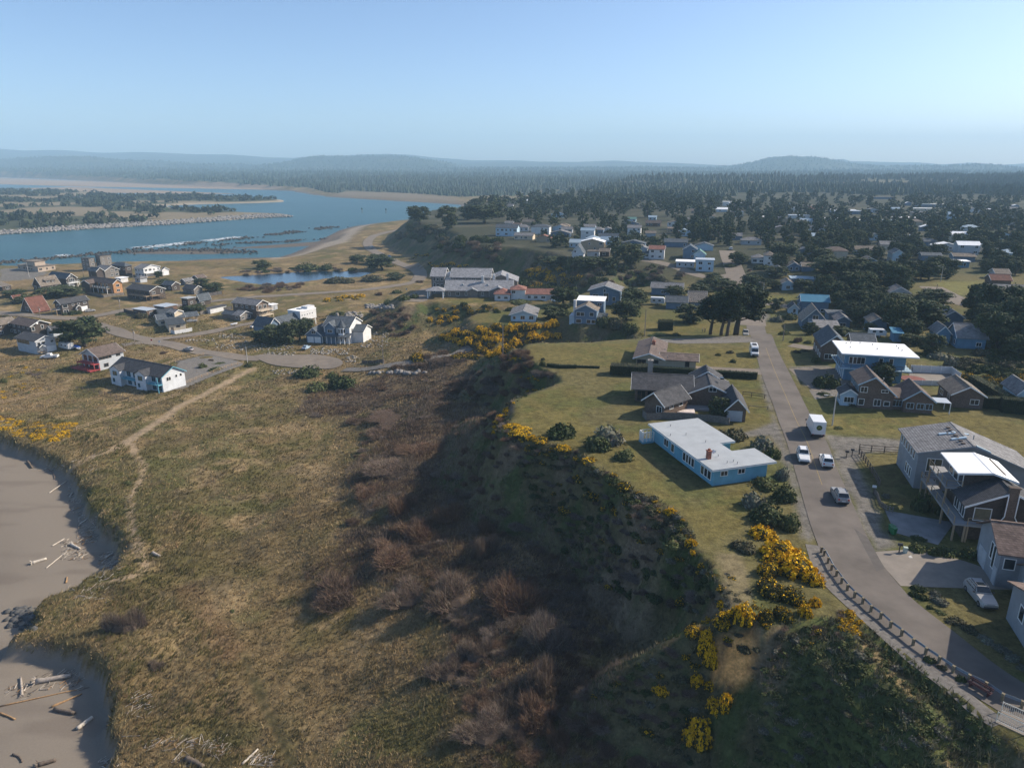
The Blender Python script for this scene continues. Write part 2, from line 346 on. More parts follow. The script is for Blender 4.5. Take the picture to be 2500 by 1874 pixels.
GRAVEL = [tip([(2010, 1060), (2060, 1065), (2200, 1075), (2200, 1105), (2110, 1105), (2090, 1130), (2130, 1220), (2160, 1290), (2180, 1330), (2140, 1350), (2090, 1250), (2040, 1130)]),
          tip([(1855, 900), (1862, 905), (1890, 990), (1905, 1040), (1922, 1085), (1940, 1140), (1960, 1200), (1990, 1290), (1985, 1330), (1960, 1310), (1930, 1180), (1905, 1100), (1880, 1060), (1830, 1065), (1800, 1060), (1860, 1040), (1885, 1030)]),
          tip([(1980, 1010), (2000, 1030), (2010, 1060), (2040, 1100), (2020, 1060)]), tip([(1640, 832), (1830, 835), (1840, 826), (1820, 820), (1790, 818), (1700, 826), (1640, 826)]), tip([(1795, 790), (1830, 790), (1860, 795), (1880, 770), (1850, 760), (1800, 770)]),
          up([(430, 880), (520, 880), (545, 895), (440, 950), (436, 930)], 5.2), up([(0, 655), (100, 650), (120, 665), (80, 680), (0, 685)], 5),
          tip([(1920, 895), (2030, 893), (2030, 905), (1935, 908)]), tip([(1935, 905), (2040, 905), (2080, 935), (2000, 955), (1960, 940)])]
GORSY = [tip([(1500, 1165), (1590, 1210), (1680, 1290), (1730, 1380), (1790, 1490), (1740, 1440), (1690, 1360), (1640, 1270), (1540, 1200)])]
SAND = up([(668, 648), (721, 634), (780, 612), (849, 601), (870, 575), (890, 556), (960, 547), (960, 541), (900, 540), (860, 552), (830, 572), (790, 590), (740, 615), (690, 630), (640, 638)], 1)
TRAIL = [(up([(620, 898), (560, 930), (510, 955), (450, 985), (400, 1020), (340, 1060), (300, 1085), (250, 1108), (190, 1128), (160, 1137)], 5), 1.35), (up([(325, 1085), (330, 1110), (350, 1135), (345, 1170), (320, 1210), (318, 1270), (330, 1320), (345, 1360), (355, 1390), (340, 1410), (290, 1420), (240, 1432)], 5), 0.65)]
RUST = [(up([(460, 1440), (500, 1490), (530, 1550), (560, 1580)], 5), 2.6), (up([(1000, 1150), (1100, 1150), (1180, 1120)], 5), 4)]
TRACK = [(up([(590, 1590), (610, 1640), (640, 1720), (680, 1800), (720, 1880)], 5), 0.35), (up([(625, 1650), (660, 1730), (700, 1830)], 5), 0.3)]
SCRUB = [up([(1080, 900), (1240, 1000), (1150, 1060), (1260, 1080), (1450, 1200), (1700, 1460), (1500, 1600), (1400, 1700), (1640, 1900), (1200, 1900), (1050, 1650), (1080, 1500), (900, 1460), (740, 1480), (740, 1420), (900, 1330), (840, 1180), (930, 1100), (850, 1020), (720, 1010), (760, 960), (960, 930)], 5)]
DARKG = [up([(1240, 1080), (1420, 1150), (1350, 1300), (1230, 1280), (1180, 1180)], 12)]
SCARPP = [G(*p)[:2] for p in QL('S5', 890, 860, 990, 800, 1150, 790, 1210, 870, 1180, 960, 1150, 1080, 1050, 1125, 900, 1110)]; SCARP2 = [G(*p)[:2] for p in QL('S5', 1160, 740, 1360, 745, 1290, 900, 1190, 1000, 1215, 870)]
NECK = [G(*p)[:2] for p in QL('S5', 930, 260, 1060, 270, 1150, 420, 1150, 590, 1050, 640, 980, 520)]
def cover(x, y, h, slope):
    n1 = fbm(x, y, 9, 4, 101); n2 = fbm(x, y, 30, 3, 102); n3 = fbm(x, y, 3.2, 3, 103); n4 = fbm(x, y, 1.5, 2, 104)
    c = np.zeros(x.shape + (3,)) + C_(0.185, 0.132, 0.064)
    c = lc(c, sstep(0.42, 0.62, n1 * 0.5 + n2 * 0.5), C_(0.110, 0.092, 0.036))          # greener patches
    c = lc(c, sstep(0.50, 0.66, n1 * 0.6 + n3 * 0.4) * 0.85, C_(0.31, 0.22, 0.115))      # straw
    c = lc(c, sstep(0.58, 0.70, n3) * 0.6, C_(0.075, 0.06, 0.035))
    for P in SCRUB: c = lc(c, poly_m(P, x, y, 4, 10) * (0.55 + 0.45 * sstep(.35, .6, n1)), C_(0.085, 0.062, 0.042))
    for P in DARKG: c = lc(c, poly_m(P, x, y, 5, 8) * 0.7, C_(0.04, 0.055, 0.025))
    c = lc(c, sstep(0.60, 0.68, fbm(x, y, 12, 3, 120)) * 0.4 * (h < 9), C_(0.08, 0.09, 0.026))
    for pl, wd in RUST: c = lc(c, (1 - sstep(wd * .4, wd * 1.3, pdist(pl, x, y) + (n3 - .5) * 3)) * 0.4, C_(0.15, 0.085, 0.05))
    for pl, wd in TRACK: c = lc(c, (1 - sstep(wd * .6, wd * 1.5, pdist(pl, x, y) + (n4 - .5) * .5)) * 0.8, C_(0.05, 0.045, 0.02))
    # bluff slopes
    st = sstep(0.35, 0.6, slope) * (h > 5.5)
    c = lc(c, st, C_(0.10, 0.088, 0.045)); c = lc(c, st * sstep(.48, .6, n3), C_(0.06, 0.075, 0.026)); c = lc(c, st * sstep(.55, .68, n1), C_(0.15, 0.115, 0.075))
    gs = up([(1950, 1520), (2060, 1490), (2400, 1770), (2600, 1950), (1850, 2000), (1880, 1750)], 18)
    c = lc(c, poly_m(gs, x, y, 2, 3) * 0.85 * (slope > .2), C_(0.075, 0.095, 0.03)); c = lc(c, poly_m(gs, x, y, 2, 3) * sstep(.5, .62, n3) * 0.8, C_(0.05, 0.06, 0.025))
    # bluff top
    top = (np.abs(h - ztop(x, y)) < 0.4) & (slope < 0.3)
    c = lc(c, top * 0.9, C_(0.12, 0.105, 0.042)); c = lc(c, top * sstep(.5, .65, n1) * 0.8, C_(0.085, 0.09, 0.03))
    for P in LAWN:
        m = poly_m(P, x, y, 0.9, 0.8); lw = C_(0.132, 0.110, 0.038) * (0.8 + 0.4 * n1[..., None]) + 0 * c
        lw = lc(lw, sstep(.45, .62, n2 * .5 + n3 * .5), C_(0.098, 0.096, 0.031)); c = c * (1 - m[..., None]) + lw * m[..., None]
    for P in GRAVEL: c = lc(c, poly_m(P, x, y, 0.7, 0.9), C_(0.155, 0.143, 0.125))
    for pl, wd in TRAIL: c = lc(c, 1 - sstep(wd * .7, wd * 1.3, pdist(pl, x, y) + (n4 - .5) * 1.2), C_(0.29, 0.215, 0.135))
    # beach and shores
    sb = sdist(BEACH, x, y); bm = sstep(-0.2, 0.8, sb) * (h < 3.6); c = lc(c, bm, C_(0.225, 0.19, 0.15)); c = lc(c, bm * sstep(6, 30, sb), C_(0.168, 0.141, 0.112))
    c = lc(c, bm * sstep(.55, .7, fbm(x * .3, y, 4, 3, 130)) * .5, C_(0.15, 0.122, 0.098))
    c = lc(c, poly_m(SAND, x, y, 4, 4), C_(0.30, 0.25, 0.19))
    sr = sdist(RIVER, x, y)
    c = lc(c, sstep(-8, 4, sr) * (y > 380), C_(0.13, 0.105, 0.085))
    ss = sdist(SPIT, x, y); c = lc(c, sstep(-5, 10, ss), C_(0.20, 0.16, 0.10)); c = lc(c, sstep(0, 20, ss) * sstep(.45, .55, fbm(x, y, 120, 3, 140)), C_(0.06, 0.065, 0.035)); c = lc(c, sstep(-12, -4, ss) * (1 - sstep(4, 18, ss)), C_(.30, .25, .18))
    for P in BARS[:2]: c = lc(c, poly_m(P, x, y, 6), C_(0.27, 0.20, 0.14))
    for P in BARS[2:]: c = lc(c, poly_m(P, x, y, 3, 3) * (h > -.2), C_(0.12, 0.10, 0.08))
    # bare sand face
    c = lc(c, poly_m(SCARPP, x, y, .5, .6), C_(0.66, 0.33, 0.11)); c = lc(c, poly_m(SCARPP, x, y, .5, 1.6) * sstep(.5, .65, n4) * .7, C_(0.22, 0.15, 0.08)); c = lc(c, poly_m(SCARP2, x, y, .8, 1.2) * .7, C_(0.22, 0.15, 0.09))
    c = lc(c, poly_m(NECK, x, y, .6, .8) * .8, C_(0.20, 0.16, 0.09))
    # town ground under the trees
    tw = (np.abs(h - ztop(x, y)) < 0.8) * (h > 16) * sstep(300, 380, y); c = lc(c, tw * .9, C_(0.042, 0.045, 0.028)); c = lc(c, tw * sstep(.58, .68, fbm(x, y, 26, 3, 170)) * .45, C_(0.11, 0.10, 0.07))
    for P in LAWN[7:9]: c = lc(c, poly_m(P, x, y, 2, 1), C_(0.15, 0.14, 0.045))
    # far woods
    fw = sstep(1500, 2300, y) * (sr < -40); c = lc(c, fw, C_(0.035, 0.05, 0.028)); c = lc(c, fw * sstep(.55, .7, fbm(x, y, 220, 3, 150)) * .6, C_(0.075, 0.08, 0.045))
    fl = up([(806, 478), (1125, 496), (1100, 483), (980, 474), (850, 470)], 2); c = lc(c, poly_m(fl, x, y, 15), C_(0.17, 0.135, 0.09))
    return c
gy = np.gradient(Hg, axis=0) / np.gradient(Yg, axis=0); gx = np.gradient(Hg, axis=1) / np.gradient(Xg, axis=1)
SLg = np.hypot(gx, gy)
Cg = cover(Xg, Yg, Hg, SLg); SANDM = 1 - sstep(-0.2, 0.8, sdist(BEACH, Xg, Yg)) * (Hg < 3.6)
nr, nc = Yg.shape; idx = np.arange(nr * nc).reshape(nr, nc)
Fg = np.stack([idx[:-1, :-1], idx[:-1, 1:], idx[1:, 1:], idx[1:, :-1]], -1).reshape(-1, 4)
m, t, b = nodes('ground'); co = coords(t)
at = t.nodes.new('ShaderNodeAttribute'); at.attribute_name = 'Col'
n_a = noise(t, co, 0.9, 6, 0.7); n_b = noise(t, co, 4.0, 4, 0.6)
v1 = mixrgb(t, at.outputs['Alpha'], (1, 1, 1), ramp(t, n_a, (0.3, 0.55), (0.7, 1.45))); v2 = mixrgb(t, at.outputs['Alpha'], ramp(t, n_b, (0.25, 0.93), (0.75, 1.07)), ramp(t, n_b, (0.25, 0.7), (0.75, 1.3)))
c1 = mixrgb(t, 1.0, at.outputs['Color'], v1, 'MULTIPLY')
c2 = mixrgb(t, 1.0, c1, v2, 'MULTIPLY')
t.links.new(c2, b.inputs['Base Color']); b.inputs['Roughness'].default_value = 0.95; b.inputs['Specular IOR Level'].default_value = 0.1
mm = t.nodes.new('ShaderNodeMath'); mm.operation = 'MULTIPLY'; t.links.new(n_a, mm.inputs[0]); t.links.new(at.outputs['Alpha'], mm.inputs[1]); bump(t, b, mm.outputs[0], 0.55, 0.35)
GMAT = m
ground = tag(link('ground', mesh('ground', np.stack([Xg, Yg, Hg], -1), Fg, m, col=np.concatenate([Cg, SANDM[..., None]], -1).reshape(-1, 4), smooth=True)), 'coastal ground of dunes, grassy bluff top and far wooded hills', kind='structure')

# ---------------------------------------------------------------- water
m, t, b = nodes('water'); co = coords(t)
mp = t.nodes.new('ShaderNodeMapping'); mp.inputs['Scale'].default_value = (0.25, 1, 1); t.links.new(co, mp.inputs[0])
nn = noise(t, mp.outputs[0], 0.012, 4); b.inputs['Roughness'].default_value = 0.3; b.inputs['Specular IOR Level'].default_value = 0.22
t.links.new(ramp(t, nn, (0.35, (0.010, 0.058, 0.066)), (0.65, (0.020, 0.080, 0.084))), b.inputs['Base Color'])
bump(t, b, noise(t, mp.outputs[0], 0.35, 5), 0.8, 1.5); MATS['water'] = m
V = [(-7000, 330, 0), (3000, 330, 0), (3000, 6000, 0), (-7000, 6000, 0)]
tag(link('river', mesh('river', V, [(0, 1, 2, 3)], m)), 'blue green river estuary beyond the village', kind='structure')
m, t, b = nodes('pond_water'); co = coords(t); b.inputs['Base Color'].default_value = (0.008, 0.03, 0.06, 1); b.inputs['Roughness'].default_value = 0.08; b.inputs['Specular IOR Level'].default_value = 0.5
bump(t, b, noise(t, co, 0.8, 4), 0.3, 0.3)
cxp = np.mean(POND, 0); V = [(p[0] + (p[0] - cxp[0]) * .12, p[1] + (p[1] - cxp[1]) * .12, 4.1) for p in POND]
tag(link('pond', mesh('pond', V, [tuple(range(len(V) - 1, -1, -1))], m)), 'dark blue pond beside the curving road', kind='structure')

# ---------------------------------------------------------------- roads and paved surfaces, draped sheets
ROADM = mat('asphalt', (0.140, 0.121, 0.104), 0.9, 0.26, 0.16, 0.12); OLDM = mat('worn_asphalt', (0.19, 0.158, 0.125), 0.9, 0.14, 0.4, 0.1); CONC = mat('concrete', (0.23, 0.20, 0.168), 0.9, 0.14, 0.5, 0.08)
GRAVM = mat('gravel', (0.165, 0.15, 0.132), 0.95, 0.3, 2.0, 0.3); PAINT = mat('yellow_paint', (0.30, 0.22, 0.09), 0.8, 0.35, 3.0); WPAINT = mat('white_paint', (0.7, 0.7, 0.68), 0.8, 0.1)
def resamp(pl, step):
    pl = np.asarray(pl, float); d = np.r_[0, np.cumsum(np.hypot(*np.diff(pl, axis=0).T))]; n = max(2, int(d[-1] / step) + 1); s = np.linspace(0, d[-1], n)
    return np.stack([np.interp(s, d, pl[:, 0]), np.interp(s, d, pl[:, 1])], 1)
def smooth_pl(pl, it=2):
    pl = np.asarray(pl, float)
    for _ in range(it):
        a = pl[:-1] * .75 + pl[1:] * .25; b = pl[:-1] * .25 + pl[1:] * .75; q = np.empty((2 * len(a), 2)); q[0::2] = a; q[1::2] = b
        pl = np.vstack([pl[:1], q, pl[-1:]])
    return pl
def between(name, left, right, m, lift, label, k=6, kind='structure', n=None):
    """sheet between two edge lines given in world xy"""
    n = n or max(12, int(max(np.hypot(*np.diff(np.asarray(left), axis=0).T).sum(), 5) / 2.0))
    def rs(pl):
        pl = smooth_pl(pl); d = np.r_[0, np.cumsum(np.hypot(*np.diff(pl, axis=0).T))]; s = np.linspace(0, d[-1], n); return np.stack([np.interp(s, d, pl[:, 0]), np.interp(s, d, pl[:, 1])], 1)
    a, bb = rs(left), rs(right); f = np.linspace(0, 1, k)[None, :, None]; Pp = a[:, None] * (1 - f) + bb[:, None] * f
    Z = hfast(Pp[..., 0], Pp[..., 1]) + lift; V = np.concatenate([Pp, Z[..., None]], -1); ii = np.arange(n * k).reshape(n, k)
    Fc = np.stack([ii[:-1, :-1], ii[:-1, 1:], ii[1:, 1:], ii[1:, :-1]], -1).reshape(-1, 4)
    me = mesh(name, V, Fc, m); o = link(name, me)
    if me.polygons[0].normal.z < 0: me.flip_normals()
    return tag(o, label, kind=kind)
def strip(name, pl, wd, m, lift, label, **kw):
    pl = smooth_pl(pl); d = np.gradient(pl, axis=0); d /= np.hypot(*d.T)[:, None] + 1e-9; nrm = np.stack([-d[:, 1], d[:, 0]], 1) * wd / 2
    return between(name, pl + nrm, pl - nrm, m, lift, label, **kw)
RL = tip([(1822, 790), (1834, 825), (1845, 860), (1860, 920), (1885, 980), (1905, 1040), (1920, 1075), (1935, 1130), (1950, 1180), (1966, 1240), (1985, 1300), (2003, 1345), (2020, 1385), (2045, 1425), (2085, 1470), (2135, 1517), (2205, 1577), (2285, 1637), (2370, 1695), (2450, 1742), (2540, 1800)])
RR = tip([(1866, 790), (1880, 815), (1895, 848), (1922, 900), (1945, 945), (1980, 1017), (2010, 1062), (2027, 1097), (2047, 1154), (2068, 1197), (2090, 1249), (2112, 1300), (2136, 1347), (2160, 1387), (2197, 1430), (2217, 1454), (2276, 1502), (2339, 1549), (2430, 1624), (2500, 1668), (2560, 1705)])
between('road', RL, RR, ROADM, 0.05, 'asphalt street running along the bluff top', k=8)
MID = (resamp(smooth_pl(RL), 0.8)[:1], 0)
a_, b_ = smooth_pl(RL), smooth_pl(RR); s_ = np.linspace(0, 1, 200)
def at_s(pl):
    d = np.r_[0, np.cumsum(np.hypot(*np.diff(pl, axis=0).T))]; d /= d[-1]; return np.stack([np.interp(s_, d, pl[:, 0]), np.interp(s_, d, pl[:, 1])], 1)
CENTRE = at_s(a_) * 0.5 + at_s(b_) * 0.5
strip('centre_line', CENTRE[60:150] + [0.08, 0], 0.09, PAINT, 0.056, 'faded yellow centre line of the street', k=2)
PATH = tip([(1985, 1330), (2005, 1400), (2050, 1447), (2110, 1500), (2180, 1562), (2250, 1622), (2310, 1665), (2370, 1715), (2440, 1768)])
strip('gravel_path', PATH, 1.9, GRAVM, 0.04, 'grey gravel footpath outside the guardrail', k=3)
between('driveway', tip([(2134, 1347), (2160, 1386), (2199, 1430)]), tip([(2230, 1340), (2400, 1378), (2480, 1440)]), CONC, 0.03, 'pale concrete driveway with a parked car', k=6)
between('driveway', tip([(2160, 1245), (2185, 1300)]), tip([(2330, 1275), (2290, 1330)]), mat('dark_concrete', (0.2, 0.2, 0.2), .9, .2, .6), 0.03, 'grey concrete pad under the raised deck', k=4)
between('driveway', tip([(1690, 893), (1690, 901)]), tip([(1865, 902), (1868, 916)]), OLDM, 0.035, 'driveway of the brown roofed bluff house', k=6)
between('driveway', tip([(1925, 900), (1985, 955)]), tip([(2060, 897), (2075, 945)]), OLDM, 0.035, 'asphalt forecourt beside the white roofed building', k=6)
between('driveway', tip([(1975, 952), (1990, 975)]), tip([(2075, 945), (2060, 962)]), GRAVM, 0.03, 'gravel drive in front of the shingled house', k=4)
strip('gravel_road', [unp(*p, 20) for p in [(1230, 886)]] + tip([(1838, 829), (1760, 833), (1640, 835), (1570, 822)]), 4, GRAVM, 0.05, 'gravel side lane behind the mown bluff lawn', k=3) if False else None
strip('side_lane', tip([(1842, 830), (1770, 834), (1700, 834), (1640, 836), (1585, 826)]), 4.0, GRAVM, 0.05, 'gravel side lane leading left off the street', k=4)
strip('side_lane', tip([(1930, 842), (1990, 852), (2030, 850)]), 4.5, OLDM, 0.05, 'short lane right of the street opposite the van', k=4)
FARRD = tip([(1838, 795), (1835, 770), (1815, 740), (1805, 700), (1797, 672), (1788, 650), (1780, 630), (1775, 612)])
strip('far_street', FARRD, 9.0, OLDM, 0.06, 'far stretch of the street past the big cypress', k=4)
strip('far_lane', tip([(1790, 672), (1740, 680), (1700, 672), (1650, 655), (1600, 642), (1570, 637)]), 7.0, OLDM, 0.07, 'lane climbing along the top of the far bluff', k=4)
strip('cross_street', tip([(1800, 730), (1870, 740), (1950, 752), (2000, 760)]), 6, OLDM, 0.05, 'cross street behind the big cypress', k=3)
strip('far_side_street', tip([(2272, 700), (2300, 715), (2330, 730), (2370, 745), (2460, 760), (2520, 765)]), 9, OLDM, 0.05, 'pale side street by the small field at far right', k=4)
# lower village streets
LO = lambda *p: up([p[i:i + 2] for i in range(0, len(p), 2)], 5.0)
def flatroad(name, pl, wd, m, lift, label, k=4): return strip(name, pl, wd, m, lift, label, k=k)
flatroad('village_street', LO(-60, 762, 0, 765, 80, 772, 150, 776, 220, 772, 300, 757, 330, 752, 420, 745, 520, 735, 600, 728, 700, 722, 800, 714, 900, 706, 980, 696, 1020, 684), 6.5, OLDM, 0.16, 'village street passing the pond towards the hotel')
flatroad('village_street', LO(230, 792, 290, 810, 350, 830, 420, 842, 470, 852, 520, 862, 580, 872, 640, 876), 7.0, OLDM, 0.18, 'village street ending in the round turning circle')
flatroad('village_street', LO(350, 833, 430, 822, 500, 812, 560, 800, 620, 788, 680, 778), 5.5, OLDM, 0.20, 'village side street past the white sports car')
flatroad('village_street', LO(300, 845, 350, 838, 380, 840), 5, OLDM, 0.14, 'short link of village street by the stop sign')
flatroad('bay_road', LO(1020, 684, 1030, 672, 1010, 655, 970, 640, 930, 622, 905, 608, 895, 595, 905, 580, 930, 570, 980, 560), 8.5, OLDM, 0.25, 'road curving round the foot of the far bluff')
CUL = LO(620, 868, 650, 862, 690, 868, 720, 867, 780, 866, 820, 872, 838, 884, 838, 895, 815, 903, 760, 902, 700, 897, 640, 885)
def padpoly(name, P, m, lift, label, zf=None):
    P = smooth_pl(np.vstack([P, P[:1]]), 2)[:-1]; c = P.mean(0); z = zf if zf is not None else max(hz(*p) for p in P[::4]) + lift
    rings = [c + (P - c) * f for f in (1.0, 0.66, 0.33)]; V = [(p[0], p[1], hz(p[0], p[1]) + lift) for r in rings for p in r] + [(c[0], c[1], hz(*c) + lift)]
    n = len(P); Fc = [(r * n + i, r * n + (i + 1) % n, (r + 1) * n + (i + 1) % n, (r + 1) * n + i) for r in range(2) for i in range(n)] + [(2 * n + i, 2 * n + (i + 1) % n, 3 * n) for i in range(n)]
    me = mesh(name, V, Fc, m); o = link(name, me)
    if me.polygons[0].normal.z < 0: me.flip_normals()
    return tag(o, label, kind='structure')
padpoly('turning_circle', CUL, OLDM, 0.22, 'round asphalt turning circle at the end of the village street')
padpoly('gravel_yard', LO(440, 882, 500, 868, 540, 872, 580, 880, 600, 890, 560, 905, 500, 928, 436, 955, 400, 945, 425, 905), GRAVM, 0.12, 'grey gravel yard behind the white bay windowed house')
strip('gravel_path', up([(840, 905), (900, 913), (980, 915), (1040, 911), (1100, 903), (1150, 893)], 5.5), 3.5, GRAVM, 0.25, 'gravel lane climbing into the gorse ravine', k=3)
padpoly('car_park', up([(985, 735), (1000, 715), (1050, 700), (1060, 712), (1050, 730), (1030, 738)], 15.0), OLDM, 0.08, 'small car park in front of the hotel')
SEAM = mat('tar_seam', (.05, .045, .042), .9)
for k, (a, b) in enumerate((((1845, 1086), (2080, 1078)), ((1500, 130), (1700, 148)))):
    q = [unp(*Q('S1', *a), 25), unp(*Q('S1', *b), 25)]; strip('road_seam', q, .14, SEAM, .058, 'dark tar seam across the street', k=2)
between('road_patch', tip([(2085, 1290), (2140, 1395)]), tip([(2118, 1312), (2160, 1388)]), mat('asphalt_patch', (.11, .098, .088), .9, .15, .6), .054, 'darker asphalt patch by the driveway', k=3)
# ---------------------------------------------------------------- building kit
def proj(x, y, z):
    dz = z - CZ; dep = y * cP - dz * sP; return CX + F * x / dep, CY - F * (y * sP + dz * cP) / dep, dep
W_ = {}
def wm(k):
    p = dict(white=((.62, .62, .61), 'siding'), cream=((.60, .50, .37), 'siding'), cream2=((.46, .40, .29), None), sh_dark=((.085, .068, .058), 'shingle'), sh_brown=((.16, .115, .088), 'shingle'), sh_grey=((.20, .18, .16), 'shingle'),
             grey=((.25, .27, .29), 'siding'), pale=((.43, .45, .47), 'siding'), slate=((.13, .19, .26), 'siding'), blue=((.12, .24, .35), 'siding'), sky=((.15, .36, .47), 'siding'), paleblue=((.40, .52, .60), 'siding'),
             teal=((.10, .30, .36), 'siding'), orange=((.46, .24, .11), 'shingle'), tan=((.36, .28, .19), 'siding'), brown=((.14, .085, .06), 'siding'), tanblock=((.42, .34, .27), None), whitev=((.60, .62, .64), 'vert'), greyv=((.30, .32, .34), 'vert'), cedar=((.23, .15, .085), 'vert'), red=((.35, .06, .06), None),
             trim=((.76, .76, .74), None), teal_trim=((.12, .33, .42), None), woodp=((.34, .25, .16), None), wooddk=((.13, .10, .08), None), brick=((.30, .12, .08), 'tile'), stone=((.28, .25, .22), None), deck=((.27, .27, .27), None))[k]
    return mat('wall_' + k, p[0], 0.8, 0.12, 0.7, 0.05, kind=p[1])
def rm(k):
    p = dict(hotel=(.29, .29, .30), dark=(.075, .075, .08), grey=(.21, .205, .205), brown=(.15, .115, .098), tan=(.21, .175, .14), red=(.17, .075, .055), rust=(.27, .13, .10), white=(.86, .86, .85), silver=(.42, .46, .50), flat=(.36, .38, .39), blue=(.06, .20, .30), lichen=(.30, .25, .20), green=(.13, .26, .22), slate=(.10, .115, .13), tile=(.19, .135, .11), bluegrey=(.30, .38, .44))[k]
    if k in ('white', 'silver', 'flat', 'bluegrey', 'blue'): return mat('roof_' + k, p, 0.75 if k != 'silver' else .45, 0.09, 0.5, 0.03)
    return mat('roof_' + k, p, 0.9, 0.3 if k != 'lichen' else .6, 0.9 if k != 'lichen' else 2.5, kind='tile' if k == 'tile' else 'roof')
GLASS = mat('window_glass', (.025, .03, .035), 0.06, 0.2, 0.3, spec=0.8); GLASSW = mat('window_glass_warm', (.10, .095, .06), 0.1, 0.5, 0.8, spec=0.8)
ANCH = []; USED = set()                                 # labelled things that others can be named by
FOOT = []                                               # footprints, to keep trees out of houses
MC = {}
def win_mesh(w, h, mull, frame, glass):
    k = ('w', round(w, 2), round(h, 2), mull, frame.name, glass.name)
    if k not in MC:
        b = B(); f = 0.09; d = 0.07
        b.box(-w / 2 - f, w / 2 + f, -d, 0, -f, 0); b.box(-w / 2 - f, w / 2 + f, -d, 0, h, h + f); b.box(-w / 2 - f, -w / 2, -d, 0, 0, h); b.box(w / 2, w / 2 + f, -d, 0, 0, h)
        for i in range(1, mull + 1): x = -w / 2 + w * i / (mull + 1); b.box(x - .03, x + .03, -d, 0, 0, h)
        p = B(); p.box(-w / 2, w / 2, -.025, 0, 0, h)
        MC[k] = (b.mesh('window', [frame]), p.mesh('pane', [glass]))
    return MC[k]
def door_mesh(w, h, m, garage):
    k = ('d', round(w, 2), round(h, 2), m.name, garage)
    if k not in MC:
        b = B(); b.box(-w / 2, w / 2, -.05, 0, 0, h)
        if garage:
            for i in range(4):
                for j in range(int(w / .9)): x = -w / 2 + (j + .12) * w / int(w / .9); b.box(x, x + .76 * w / int(w / .9), -.075, -.05, (i + .1) * h / 4, (i + .88) * h / 4)
        else: b.box(-w / 2 + .12, w / 2 - .12, -.07, -.05, h * .5, h * .93); b.box(-w / 2 + .12, w / 2 - .12, -.07, -.05, .15, h * .42)
        MC[k] = b.mesh('door', [m])
    return MC[k]
def rel_label(label, x, y, z, big):
    """a label that says which neighbour a thing stands by"""
    kind = label
    for w_ in (' on ', ' in ', ' among ', ' of ', ' behind ', ' at ', ' below ', ' beside ', ' under ', ' between ', ' across ', ' above '): kind = kind.split(w_)[0]
    p = proj(x, y, z); near = sorted((math.hypot(a[0] - x, a[1] - y), a) for a in ANCH if 0 < len(a[3].split()) <= 9)[:9]
    for size in ('', 'larger ' if big else 'smaller '):
        for _, a in near:
            q = proj(*a[:3]); dx, dy = p[0] - q[0], p[1] - q[1]
            side = ('left of the ' if dx < 0 else 'right of the ') if abs(dx) > 1.6 * abs(dy) else ('in front of the ' if dy > 0 else 'behind the ')
            l_ = size + kind + ' ' + side + a[3]
            if l_ not in USED and len(l_.split()) <= 16: USED.add(l_); return l_
    return label
class Vol: pass
